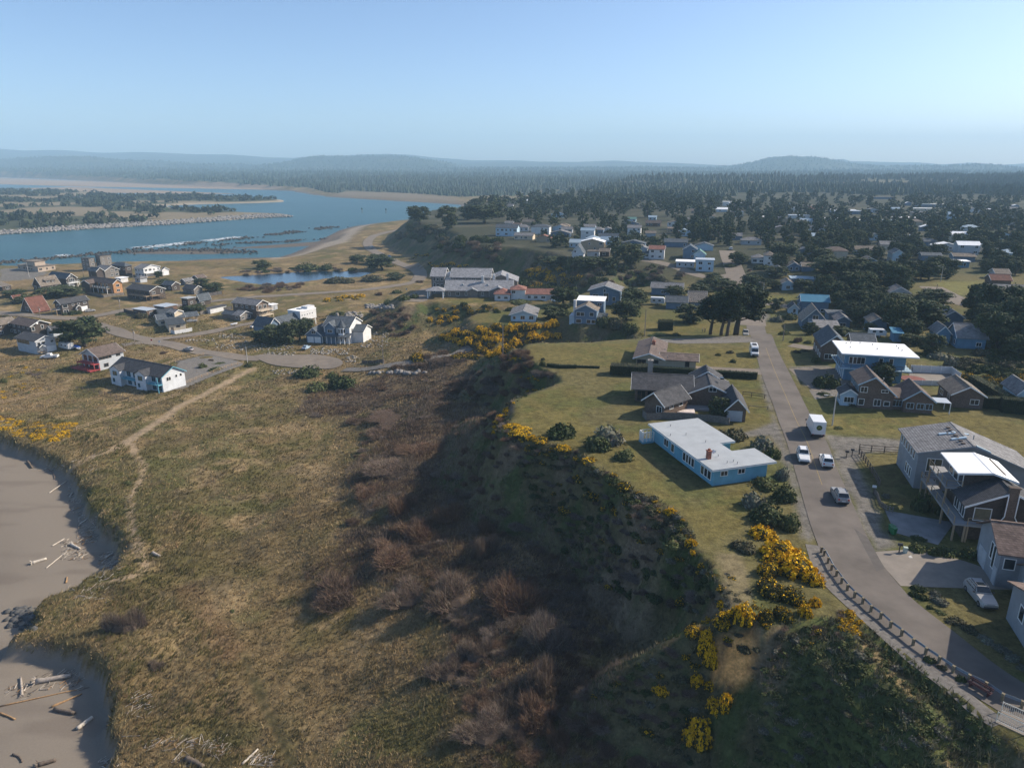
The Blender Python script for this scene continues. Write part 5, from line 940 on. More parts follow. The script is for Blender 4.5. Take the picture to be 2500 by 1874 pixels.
h = H('large grey shingled hotel with many linked gabled wings', 'R3', (668, 328), PY + 10, 812, -14, 8.4, 'hotel', 'hotel', zb=15.0); v = h.vol(.3, h.L, .3, 13, 8.4, 'sh_grey', 'gx', 3.0, 'hotel', oh=.6)
for st in range(3):
    for u in (.5, .82): h.win('S', v, u, 1.0 + 2.7 * st, 1.0, 1.1, 0)
    h.win('S', v, .22, .7 + 2.7 * st, .8, 1.9, 0)
xa = h.at('R3', 885, 340, 8)[0]; xb = h.at('R3', 1260, 345, 8)[0]; v = h.vol(xa, xb + 2, 1, 14, 8.0, 'sh_grey', 'gx', 3.2, 'hotel', oh=.6); h.auto(v, 3, 'S'); b = B(); b.box(h.L + .2, xa - .2, 4, 10, -1, 9.2); b.build('stair_tower', [wm('white')], h.root); h.walls(h.L, xa, 2, 3.9, -1, 7.4, 'white')
g = turned(h, PY + 12, ('R3', 828, 478), 3.2); xe = g.at('R3', 1565, 465, 3.2)[0]; v = g.vol(0, xe * .98, 0, 13, 3.2, 'sh_grey', 'gx', 3.6, 'hotel', oh=.6); g.foot(0, xe, 0, 13)
for k in range(8): g.win('S', v, (k + .5) * xe / 8.2, .8, 1.5 if k % 2 else .8, 1.5, 1)
for (u, wd) in ((.40, 4.5), (.78, 8)): g.vol(xe * u - wd / 2, xe * u + wd / 2, -1.1, 6, 3.2, 'sh_grey', 'gy', wd * .22, 'hotel', oh=.4, trim='trim')
for (u, y, wd, ht) in ((.25, 3, 2.2, 1.6), (.62, 3, 2.2, 1.6)): g.vol(xe * u - wd / 2, xe * u + wd / 2, y, y + 4, 4.5, 'sh_grey', 'gy', 1.0, 'hotel', oh=.2, z0=3.6)
g.vol(xe * .55, xe * 1.05, 13, 26, 5.5, 'sh_grey', 'gy', 3, 'hotel'); g.vol(xe * .3, xe * .6, 13, 20, 6.5, 'sh_grey', 'gx', 2.6, 'hotel')
for (x, y) in ((xe * .54, 5), (xe * .7, 9), (xe * .9, 12)): g.chimney(x, y, 4, 9, 1.1, 'white')
p4 = turned(h, PY + 12, ('R3', 628, 488), 3.4); pe = p4.at('R3', 808, 488, 3.4)[0]; p4.roof(0, pe, 0, 6, 3.4, 'hip', 1.5, 'hotel', oh=.5)
for p in ((.3, .3), (pe - .3, .3), (.3, 5.7), (pe - .3, 5.7)): b = B(); b.box(p[0] - .25, p[0] + .25, p[1] - .25, p[1] + .25, -1, 3.4); b.build('post', [wm('trim')], p4.root)
MID = [  # label, region, near corner, yaw, right x, depth, eave, roof, rise, wall, roof colour, storeys
 ('long low slate house with pale grey roof behind the pines', 'R4', (1275, 452), PY, 1632, -8, 3.2, 'gx', 1.8, 'slate', 'grey', 1), ('low hip roofed grey cottage beside the travel trailer', 'R4', (1115, 520), PY, 1292, -7, 2.4, 'hip', 1.8, 'slate', 'grey', 0),
 ('low slate ranch house behind the round clipped hedge', 'R4', (1432, 606), PY, 1680, -8, 2.8, 'gx', 1.8, 'slate', 'slate', 1), ('barn roofed house with mossy shingles beside the ranch house', 'R4', (1677, 600), PY, 1880, -9, 3.0, 'gx', 3.4, 'slate', 'lichen', 1),
 ('long white roofed low building on the far lane', 'R4', (1545, 172), PY, 1757, -9, 2.8, 'flat', 0, 'pale', 'white', 1), ('unfinished house with white scaffold frame on the far lane', 'R4', (1762, 152), PY, 1968, -8, 5.8, 'flat', 0, 'paleblue', 'silver', 2),
 ('white two storey house with red roof above the far bluff', 'R4', (1252, 35), PY, 1432, -8, 5.4, 'gx', 1.6, 'white', 'rust', 2), ('low white annex below the red roofed far house', 'R4', (1195, 82), PY, 1345, -6, 2.6, 'hip', 1.4, 'white', 'slate', 1),
 ('pale house with white chimney above the far bluff', 'R4', (1095, 25), PY, 1245, -7, 4.6, 'gy', 1.6, 'pale', 'grey', 1), ('blue grey gabled house above the white roofed low building', 'R4', (1622, 35), PY, 1782, -9, 5.2, 'gy', 2.2, 'slate', 'slate', 2),
 ('pale teal roofed house beside the blue grey gable', 'R4', (1738, 90), PY, 1875, -7, 3.6, 'gy', 2.2, 'paleblue', 'green', 1), ('steep gabled half timbered house on the far bluff', 'R4', (420, 75), PY, 555, -8, 3.4, 'gy', 4.5, 'white', 'slate', 2), ('flat tan roofed house beside the half timbered one', 'R4', (585, 62), PY, 725, -8, 3.0, 'flat', 0, 'pale', 'tan', 1),
 ('dark low house with pale deck on the far bluff edge', 'R4', (720, 60), PY, 830, -6, 2.8, 'gx', 1.4, 'sh_dark', 'tan', 1),
 ('white framed house with two rows of large windows', 'R5', (738, 105), PY, 850, -8, 5.4, 'hip', 1.6, 'white', 'tan', 2), ('low house left of the large windowed house', 'R5', (600, 130), PY, 740, -7, 3.0, 'hip', 1.6, 'white', 'grey', 1), ('grey gabled bungalow with long rear wing', 'R5', (985, 218), PY, 1135, -8, 2.8, 'gy', 1.8, 'slate', 'tan', 1), ('long brown roofed wing beside the grey gabled bungalow', 'R5', (1140, 222), PY, 1290, -8, 2.7, 'gx', 1.5, 'slate', 'tan', 0),
 ('twin gabled pale cottage half hidden by pines', 'R5', (790, 270), PY, 995, -8, 2.8, 'gy', 1.9, 'pale', 'slate', 0), ('flat silver roofed house among dark pines', 'R5', (1020, 358), PY, 1320, -9, 3.2, 'flat', 0, 'slate', 'bluegrey', 0), ('pale blue gabled cottage in front of the silver roof', 'R5', (925, 405), PY, 1060, -8, 3.2, 'gy', 1.4, 'paleblue', 'tan', 1),
 ('teal roofed slate house with dark side gable', 'R5', (1130, 598), PY, 1448, -9, 4.6, 'gx', 1.9, 'slate', 'blue', 1), ('teal trimmed small gable in front of the teal roof', 'R5', (1110, 612), PY, 1275, -6, 3.0, 'gy', 1.8, 'slate', 'slate', 0), ('small white porch cottage left of the lichen roof', 'R5', (1005, 670), PY, 1110, -6, 2.6, 'gy', 1.5, 'paleblue', 'dark', 1),
 ('flat dark roofed wing behind the lichen roofed house', 'R5', (1425, 738), PY, 1612, -8, 2.8, 'flat', 0, 'slate', 'slate', 0), ('slate cottage with pale single pitch roof', 'R5', (1510, 800), PY, 1672, -7, 3.0, 'gy', 1.3, 'slate', 'grey', 1), ('low dark outbuilding with pale sloping roof edge', 'R5', (1285, 912), PY, 1560, -7, 2.8, 'shed', .8, 'sh_dark', 'grey', 0),
 ('dark brown house with tall gable next to the white roofed building', 'R5', (1350, 1075), PY, 1660, -13, 4.4, 'gy', 2.6, 'sh_brown', 'slate', 1), ('dark wing behind the white roofed building', 'R5', (1680, 1045), PY, 1945, -8, 3.0, 'gx', 1.6, 'sh_brown', 'slate', 0),
 ('small grey gabled house among the right hand pines', 'R6', (760, 500), PY, 1000, -8, 3.4, 'gy', 1.9, 'pale', 'grey', 1), ('pale grey cottage with pinkish brown roof in the pines', 'R6', (545, 838), PY, 745, -8, 3.0, 'gy', 1.4, 'slate', 'tan', 0), ('bright blue roofed garden shed', 'R6', (805, 945), PY, 900, -4, 2.6, 'shed', .6, 'blue', 'blue', 0),
 ('blue gabled wing left of the blue cottage', 'R6', (1270, 940), PY, 1432, -7, 3.4, 'gy', 1.8, 'blue', 'grey', 1), ('blue cottage with grey roof and white porch posts', 'R6', (1492, 988), PY, 1828, -9, 3.2, 'gx', 3.0, 'blue', 'grey', 1), ('grey house with skylights and carport in the pines', 'R6', (1335, 770), PY, 1575, -11, 3.2, 'gy', 1.9, 'slate', 'grey', 0),
 ('pale two storey house with white garage at right edge', 'R6', (1870, 492), PY, 2290, -10, 5.2, 'gx', 1.8, 'paleblue', 'grey', 2), ('little pale hip roofed cottage before the right edge house', 'R6', (2000, 602), PY, 2195, -6, 2.6, 'hip', 1.6, 'pale', 'grey', 1), ('blue gabled house deep among the pines', 'R6', (470, 165), PY, 640, -9, 4.6, 'gy', 1.6, 'blue', 'tan', 0), ('low blue addition in front of the deep blue gable', 'R6', (525, 215), PY, 635, -5, 2.6, 'gy', 1.0, 'blue', 'bluegrey', 0),
 ('pale gabled house with upper balcony beyond the pines', 'R6', (790, 85), PY, 930, -10, 4.6, 'gy', 1.8, 'paleblue', 'slate', 1), ('white flat roofed cottage beyond the small field', 'R6', (1445, 170), PY, 1635, -7, 3.0, 'flat', 0, 'blue', 'white', 1), ('long tan roofed ranch house beyond the pines', 'R6', (1450, 115), PY, 1700, -8, 2.8, 'gx', 1.3, 'slate', 'tan', 0), ('low flat house in hazy pines at far right', 'R6', (1110, 105), PY, 1330, -8, 2.8, 'gx', 1.2, 'slate', 'slate', 0),
 ('brown roofed house by the field corner at right edge', 'R6', (1860, 370), PY, 2090, -8, 2.8, 'gx', 1.8, 'sh_brown', 'red', 0), ('white gable corner cut by the right edge', 'R6', (2150, 1590), PY, 2350, -8, 3.2, 'gy', 1.6, 'paleblue', 'grey', 0), ('pale house with grey roof right of the far side street', 'R6', (1905, 300), PY, 2070, -8, 2.6, 'gx', 1.6, 'pale', 'tan', 0)]
for q in MID:
    st = q[11]; house(*q[:11], st=max(1, st), p=.85 if st else 0, faces='SW')
h = H('slate gabled house with patchy lichen covered roof', 'R5', (1140, 802), PY, 1422, -11, 3.2); v = h.vol(.3, h.L - .3, .3, h.W - .3, 3.2, 'slate', 'gy', 4.0, 'lichen', oh=.5); h.win('S', v, .52, 3.4, 1.7, 1.5, 1); h.win('S', v, .55, .6, 2.4, 1.7, 2); h.deck(h.L * .25, h.L * .8, -1.4, .3, 2.9, True, 'WSE', 'trim', 'trim')
# ---------------------------------------------------------------- far town (a few pixels each)
FARH = [('T3', 30, 770, 190, 'paleblue', 'slate', 2, 'white gabled house at the brink of the far bluff'), ('T3', 105, 690, 75, 'white', 'grey', 1, 'small white house above the brink house'), ('T3', 175, 705, 70, 'white', 'brown', 1, 'cream gable beside the small white far house'), ('T3', 250, 680, 110, 'tan', 'tan', 1, 'tan far house with brown roof'), ('T3', 575, 745, 100, 'pale', 'grey', 1, 'pale far house with pavilion roof'),
 ('T3', 735, 795, 120, 'white', 'bluegrey', 2, 'white two storey far house with pale blue flat roof'), ('T3', 915, 745, 85, 'white', 'grey', 1, 'cream far cottage with low gable'), ('T3', 880, 815, 170, 'slate', 'slate', 1, 'dark far bungalow with pale eaves'), ('T3', 365, 820, 130, 'tan', 'rust', 1, 'brown roofed far house near the bluff'), ('T3', 900, 840, 150, 'paleblue', 'bluegrey', 1, 'low pale blue roofed far house'),
 ('T3', 1125, 655, 75, 'paleblue', 'green', 1, 'green roofed far house'), ('T3', 1110, 700, 120, 'slate', 'slate', 1, 'long grey far roof behind the pines'), ('T3', 1275, 690, 130, 'brown', 'brown', 1, 'dark brown far house'), ('T3', 1300, 640, 70, 'paleblue', 'bluegrey', 1, 'pale blue far gable'), ('T3', 1580, 665, 90, 'white', 'grey', 1, 'white far gable beyond the pine belt'), ('T3', 1795, 630, 60, 'cream', 'tan', 1, 'cream far roof in the haze'),
 ('T3', 490, 615, 110, 'paleblue', 'bluegrey', 1, 'pale far shed roof left of the pine row'), ('T3', 1035, 525, 80, 'brown', 'rust', 1, 'orange roofed far building'), ('T3', 1225, 430, 90, 'white', 'white', 1, 'bright far roof near the hillside road'), ('T3', 40, 545, 30, 'white', 'white', 2, 'tiny bright white house at the river bend'), ('T3', 90, 540, 90, 'white', 'grey', 1, 'low white sheds at the river bend'), ('T3', 1275, 780, 90, 'pale', 'tan', 1, 'low pale far roof among pines'), ('T3', 1460, 740, 60, 'tan', 'tan', 1, 'hidden tan far roof'), ('T3', 290, 495, 60, 'white', 'white', 1, 'white river side building'),
 ('T4', 395, 580, 155, 'white', 'silver', 1, 'big pale hall with curved metal roof'), ('T4', 750, 545, 195, 'slate', 'silver', 1, 'long metal roofed warehouse'), ('T4', 655, 605, 130, 'white', 'white', 1, 'white warehouse before the hall'), ('T4', 890, 620, 135, 'slate', 'white', 1, 'white flat roofed school block'), ('T4', 1115, 620, 130, 'slate', 'bluegrey', 1, 'blue grey flat school block'), ('T4', 1215, 600, 220, 'brown', 'white', 1, 'long white roofed block'), ('T4', 1280, 765, 130, 'slate', 'silver', 1, 'pale flat roof in front of the pine belt'), ('T4', 1410, 675, 100, 'slate', 'white', 1, 'white strip roof in the right town'),
 ('T4', 1620, 600, 110, 'paleblue', 'bluegrey', 2, 'pale blue gabled church hall'), ('T4', 1750, 600, 125, 'slate', 'tan', 1, 'tan strip roof right of the church hall'), ('T4', 1500, 490, 105, 'slate', 'white', 1, 'far white store roof'), ('T4', 1380, 490, 100, 'slate', 'bluegrey', 1, 'far blue grey store roof'), ('T4', 1715, 500, 50, 'slate', 'white', 1, 'small far white roof'), ('T4', 1900, 545, 100, 'brown', 'white', 1, 'bright strip roof at far right'), ('T4', 2125, 500, 45, 'slate', 'white', 1, 'last white roof at far right'), ('T4', 1040, 430, 160, 'slate', 'tan', 1, 'hazy tan building row below the forest'),
 ('T4', 2120, 740, 110, 'slate', 'tan', 1, 'tan roof between pines at right edge'), ('T4', 1090, 560, 190, 'brown', 'brown', 1, 'long low brown school wing'), ('T4', 1290, 480, 50, 'slate', 'white', 1, 'small bright far roof'), ('T4', 410, 525, 60, 'white', 'white', 1, 'pale roof behind the big hall'), ('T4', 540, 525, 110, 'white', 'rust', 1, 'long pale building with rusty end'), ('T4', 1190, 525, 60, 'paleblue', 'bluegrey', 1, 'small grey town roof'), ('T4', 180, 605, 105, 'pale', 'tan', 1, 'domed tan roof behind the belt of pines')]
for (r, x, y, wpx, wall, rf, st, lab) in FARH:
    q = Q(r, x, y); g0 = unp(*q, 25.0); dep = proj(*g0, 25.0)[2]; L = wpx / REG[r][2] * dep / F; he = 2.9 * st
    px = proj(g0[0], g0[1], 25 + he); o = REG[r]; dpt = min(max(6, L * .55), 14)
    flat = rf in ('white', 'silver', 'bluegrey', 'tan') and L > 14
    house(lab, 'P', (px[0], px[1]), random.choice((PY, PY, PY + 4)), -min(L, 45), -dpt, he, 'flat' if flat else random.choice(('gx', 'gy')), .3 if flat else min(2.2, L * .16), wall, rf, st=st, p=.5, zb=25.0, faces='S', trim=None, group=None)
rnd = random.Random(5); k = tries = 0
while k < 64 and tries < 1500:                           # the rest of the far town, a roof or two pixels high each
    tries += 1; px, py = (rnd.uniform(1230, 1640), rnd.uniform(548, 612)) if rnd.random() < .4 else (rnd.uniform(1640, 2500), rnd.uniform(500, 640))
    x, y = unp(px, py, 25.0)
    if sdist(PLAT, np.array([x]), np.array([y]))[0] < 14 or any(abs(x - sum(p[0] for p in f) / 4) < 13 and abs(y - sum(p[1] for p in f) / 4) < 15 for f in FOOT) or pdist(FARRD, np.array([x]), np.array([y]))[0] < 10: continue
    k += 1; L = rnd.uniform(9, 15); he = rnd.choice((2.7, 2.7, 3.0, 5.2)); q = proj(x, y, 25 + he); big = py < 540 and rnd.random() < .4
    side = 'above the far bluff' if px < 1640 else 'in the hazy far town' if py < 560 else 'among the right hand pines'
    house(rel_label('small house ' + side, x, y, 25, L > 12), 'P', q[:2], PY, -(L * 1.8 if big else L), -8.5, he, 'flat' if big else rnd.choice(('gx', 'gy', 'hip')), 1.7, rnd.choice(('white', 'pale', 'paleblue', 'cream', 'slate', 'tan')), rnd.choice(('grey', 'grey', 'tan', 'brown', 'slate', 'white', 'bluegrey')) if not big else 'white', st=2 if he > 4 else 1, p=.5, zb=25.0, faces='S', trim=None, group='small houses ' + side)
# ---------------------------------------------------------------- vegetation: shapes
def rdir(n, up_=None):
    d = RNG.normal(size=(n, 3)); d /= np.linalg.norm(d, axis=1)[:, None]
    if up_ is not None: d[:, 2] = np.abs(d[:, 2]) if up_ else d[:, 2]
    return d
def leaf_tris(P, N, size, jit=0.8, asp=1.0):
    """one triangle per point, roughly facing N"""
    n = len(P); N = N + RNG.normal(size=(n, 3)) * jit; N /= np.linalg.norm(N, axis=1)[:, None] + 1e-9
    a = np.cross(N, RNG.normal(size=(n, 3))); a /= np.linalg.norm(a, axis=1)[:, None] + 1e-9; b = np.cross(N, a)
    s = (np.asarray(size) * RNG.uniform(.6, 1.4, n))[:, None]
    return np.stack([P + a * s, P - a * s * .5 + b * s * .85 * asp, P - a * s * .5 - b * s * .85 * asp], 1)
def blob(n, c, r, size, lumps=0.25, under=-.2, jit=.7):
    """leaves on a lumpy ellipsoid shell"""
    d = rdir(int(n * 1.6)); d = d[d[:, 2] > under][:n]; ph = RNG.uniform(0, 6.28, 6)
    lum = 1 + lumps * (np.sin(d[:, 0] * 5 + ph[0]) * np.sin(d[:, 1] * 5 + ph[1]) + .6 * np.sin(d[:, 2] * 9 + ph[2]) * np.sin(d[:, 0] * 8 + ph[3]))
    rr = RNG.uniform(.82, 1.03, len(d)) * lum
    return leaf_tris(np.asarray(c) + d * np.asarray(r) * rr[:, None], d, size, jit), d
FOL = mat('foliage', (1, 1, 1), .85, .12, 1.5, attr=True, spec=.15); BARK = mat('bark', (.10, .08, .065), .9, .3, 3.0)
def shade(n, base, var=.3, hue=.12):
    c = np.asarray(base)[None] * (1 + RNG.uniform(-var, var, (n, 1))) * (1 + RNG.uniform(-hue, hue, (n, 3))); return np.clip(c, .005, .95)
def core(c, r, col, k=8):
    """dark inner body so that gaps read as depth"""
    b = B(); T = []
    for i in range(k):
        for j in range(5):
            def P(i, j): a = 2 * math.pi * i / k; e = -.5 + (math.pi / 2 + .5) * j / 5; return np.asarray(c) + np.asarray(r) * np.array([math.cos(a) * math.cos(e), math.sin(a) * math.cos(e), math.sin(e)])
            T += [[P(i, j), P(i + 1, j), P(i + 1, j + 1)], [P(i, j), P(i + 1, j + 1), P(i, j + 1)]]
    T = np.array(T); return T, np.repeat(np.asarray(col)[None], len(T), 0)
def shrub_mesh(name, n, base, lumps=.28, size=.085, flower=None, fl=.5, hgt=.8, sub=5):
    T, C = [], []
    for k in range(sub):
        a = RNG.uniform(0, 6.28); rr = 0 if k == 0 else RNG.uniform(.35, .62); s = .72 if k == 0 else RNG.uniform(.36, .55)
        c = (rr * math.cos(a), rr * math.sin(a), .06 if k == 0 else RNG.uniform(.0, .12)); r = (s, s, hgt * s * RNG.uniform(.85, 1.15))
        t, d = blob(n // sub, c, r, size, lumps); T.append(t); cc = shade(len(t), base)
        if flower is not None:
            m = (RNG.random(len(t)) < fl * np.clip(.25 + .9 * d[:, 2] + .5 * np.sin(d[:, 0] * 6 + k), 0, 1)); cc[m] = shade(m.sum(), flower, .2, .05)
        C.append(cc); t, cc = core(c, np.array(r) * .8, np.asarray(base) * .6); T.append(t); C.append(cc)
    return tris(name, np.concatenate(T), FOL, np.concatenate(C))
def willow_mesh(name, n, base, tipc, hgt=.7):
    """leafless twiggy mound: thin upright sticks"""
    kc = 9; ang = RNG.uniform(0, 6.28, kc); off = RNG.uniform(.1, .72, kc); off[0] = 0; sr_ = RNG.uniform(.22, .5, kc); sh_ = RNG.uniform(.45, 1.05, kc); k = RNG.choice(kc, n, p=sr_ ** 2 / (sr_ ** 2).sum())
    a = RNG.uniform(0, 6.28, n); r = np.sqrt(RNG.random(n)); x, y = off[k] * np.cos(ang[k]) + sr_[k] * r * np.cos(a), off[k] * np.sin(ang[k]) + sr_[k] * r * np.sin(a); top = hgt * sh_[k] * np.clip(1 - r ** 2, .05, 1) ** .35 * RNG.uniform(.5, 1.08, n) + .04
    lean = RNG.normal(size=(n, 2)) * .11 + np.stack([x, y], 1) * .14; w_ = RNG.uniform(.004, .011, n); th = RNG.uniform(0, 3.14, n); dx, dy = np.cos(th) * w_, np.sin(th) * w_
    z0 = top * RNG.uniform(0, .5, n); P0 = np.stack([x - lean[:, 0] * .6, y - lean[:, 1] * .6, z0], 1); P1 = np.stack([x + lean[:, 0], y + lean[:, 1], top], 1); D = np.stack([dx, dy, 0 * dx], 1)
    T = np.stack([P0 - D, P0 + D, P1], 1); C = shade(n, base, .35, .1); m = RNG.random(n) < .4; C[m] = shade(m.sum(), tipc, .25, .08)
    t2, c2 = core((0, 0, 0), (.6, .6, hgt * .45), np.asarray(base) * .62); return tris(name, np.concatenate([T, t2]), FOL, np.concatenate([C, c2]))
def tree_meshes(k, hgt, spread, nclump, nleaf, base, lean=.15, flat=.32, size=.3, low=.35):
    """windswept cypress or pine: leaning trunk, limbs to flat-topped clumps"""
    tb = B(); top = hgt * .72; tp = [(lean * hgt * (i / 5) ** 1.6 + RNG.normal() * .08, RNG.normal() * .1, top * i / 5 - (.6 if i == 0 else 0)) for i in range(6)]
    r0 = hgt * .035 + .06; tb.tube(tp, [r0 * (1.15 - .75 * i / 5) for i in range(6)], 7); T, C = [], []
    for i in range(nclump):
        f = (i + .5) / nclump; a = i * 2.4 + RNG.uniform(-.5, .5); zz = hgt * (low + (1 - low) * f ** .8); dome = math.sqrt(max(.05, 1 - ((zz / hgt - .62) / .55) ** 2)); rr = spread * dome * math.sqrt(RNG.random()) * .95
        c = np.array([lean * hgt * (zz / hgt) ** 1.6 + rr * math.cos(a), rr * math.sin(a), zz - hgt * .06]); s = spread * RNG.uniform(.26, .42)
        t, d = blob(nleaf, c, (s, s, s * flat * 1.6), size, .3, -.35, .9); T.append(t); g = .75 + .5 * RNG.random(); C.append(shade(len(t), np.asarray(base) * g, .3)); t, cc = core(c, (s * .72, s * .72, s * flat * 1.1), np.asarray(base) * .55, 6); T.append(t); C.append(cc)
        if i % 3 == 0: j = min(4, max(1, int(zz / hgt * 5))); p = Vector(tp[j]); q = Vector(c); tb.tube([p, p.lerp(q, .5) + Vector((0, 0, -.15)), q], [r0 * .4, r0 * .28, r0 * .12], 5)
    return tb.mesh('trunk', [BARK], True), tris('crown', np.concatenate(T), FOL, np.concatenate(C))
CYP = (.058, .074, .032); PINE = (.076, .092, .042)
TREES = [tree_meshes(k, 10, 4.6, 34, 74, CYP if k % 2 else PINE, RNG.uniform(.05, .25), RNG.uniform(.36, .5), .34, RNG.uniform(.12, .32)) for k in range(5)]
TREES += [tree_meshes(k, 10, 3.8, 26, 64, PINE, RNG.uniform(-.05, .15), .55, .34, .1) for k in range(3)]
BIGT = [tree_meshes(k, 12, 4.4, 46, 110, (.036, .050, .022), .1, .36, .26, .42) for k in range(3)]
FART = [tree_meshes(k, 10, 4.2 if k < 2 else 3.2, 12, 34, CYP, .1, .5 if k < 2 else .8, .6, .12) for k in range(4)]
SHRUBG = [shrub_mesh('foliage', 1500, c) for c in ((.055, .072, .027), (.07, .085, .034), (.095, .108, .042), (.095, .09, .052))]
SHRUBY = [shrub_mesh('foliage', 1500, (.10, .115, .042)), shrub_mesh('foliage', 1500, (.09, .105, .04))]
SHRUBS = [shrub_mesh('foliage', 1300, (.19, .19, .14)), shrub_mesh('foliage', 1300, (.15, .15, .11))]
GORSE = [shrub_mesh('foliage', 2900, (.065, .066, .022), .3, .068, (.70, .41, .014), f) for f in (1.5, 1.15, .6, .3)]
WIL = [willow_mesh('twigs', 4600, b_, t_) for b_, t_ in (((.145, .105, .078), (.22, .17, .13)), ((.13, .088, .062), (.19, .135, .098)), ((.16, .125, .10), (.24, .195, .16)), ((.15, .092, .06), (.21, .14, .095)))]
for L_ in (SHRUBG, SHRUBY, SHRUBS, GORSE, WIL):
    for me in L_: pass
STEM = None
def stem_mesh():
    b = B()
    for k in range(4): a = k * 1.57; b.tube([(0, 0, -.1), (.25 * math.cos(a), .25 * math.sin(a), .35)], [.05, .02], 5)
    return b.mesh('stem', [BARK])
STEM = stem_mesh()
def plant(kind, meshes, loc, sx, sz, label, cat, group=None, rz=None, name=None, part='foliage', sy=None):
    """meshes: (trunk, crown) or one foliage mesh"""
    if part == 'twigs': sy = sx * random.uniform(.6, 1.45)
    o = empty(name or kind, loc, RNG.uniform(0, 6.28) if rz is None else rz); o.scale = (sx, sy or sx, sz); tag(o, label, cat, group)
    if isinstance(meshes, tuple): link('trunk', meshes[0], o); link('crown', meshes[1], o)
    else: link(part, meshes, o); link('stem', STEM, o)
    return o
BUSH_AT = []
def put_bush(r, x, y, wpx, hpx, meshes, label, name='shrub', cat='shrub', group=None, part='foliage'):
    """bush standing at a pixel (foot of its near side), sized in that region's pixels"""
    q = Q(r, x, y); g = G(*q); dep = proj(*g)[2]; s = REG[r][2]; wd = wpx / s * dep / F; hh = hpx / s * dep / F
    el = math.atan2(CZ - g[2], math.hypot(g[0], g[1])); hh = max(.3, (hh - wd * .35 * math.sin(el)) / math.cos(el)); n = math.hypot(g[0], g[1]); c = (g[0] * (1 + wd * .4 / n), g[1] * (1 + wd * .4 / n)); z = hz(*c)
    BUSH_AT.append((c[0], c[1], wd / 2)); ANCH.append((c[0], c[1], z, label))
    return plant(name, meshes[int(RNG.integers(len(meshes)))], (c[0], c[1], z - .1), wd / 2, hh / .85, label, cat, group, name=name, part=part)
TREE_AT = []
def put_tree(r, x, y, wpx, hpx, meshes, label, group=None, name='tree', cat='tree', rz=None):
    q = Q(r, x, y); g = G(*q); dep = proj(*g)[2]; s = REG[r][2]; wd = wpx / s * dep / F; hh = hpx / s * dep / F; TREE_AT.append((g[0], g[1], wd / 2)); ANCH.append((*g, label))
    m_ = meshes[int(RNG.integers(len(meshes)))]; k = wd / 9.0
    return plant(name, m_, (g[0], g[1], g[2] - .1), k, hh / 10.0, label, cat, group, rz, name)
def merge(name, items, every=1):
    T, C = [], []
    for me, loc, sx, sz in items:
        t_, c_ = PROTO[me.name]; f_ = .33 if len(t_) > 1000 else .6; sel = RNG.random(len(t_)) < f_; t_, c_ = t_[sel], c_[sel]; m_ = t_.mean(1, keepdims=True); t_ = m_ + (t_ - m_) * (1.6 if f_ < .5 else 1.25) * (np.array([1, 1, 1]) if me.name[:5] != 'twigs' else np.array([1.5, 1.5, .7])); a = RNG.uniform(0, 6.28); ca, sa = math.cos(a), math.sin(a); q = t_ * np.array([sx, sx, sz]) * (1 if every == 1 else 1)
        T.append(np.stack([q[..., 0] * ca - q[..., 1] * sa + loc[0], q[..., 0] * sa + q[..., 1] * ca + loc[1], q[..., 2] + loc[2]], -1)); C.append(c_)
    return tris(name, np.concatenate(T), FOL, np.concatenate(C))
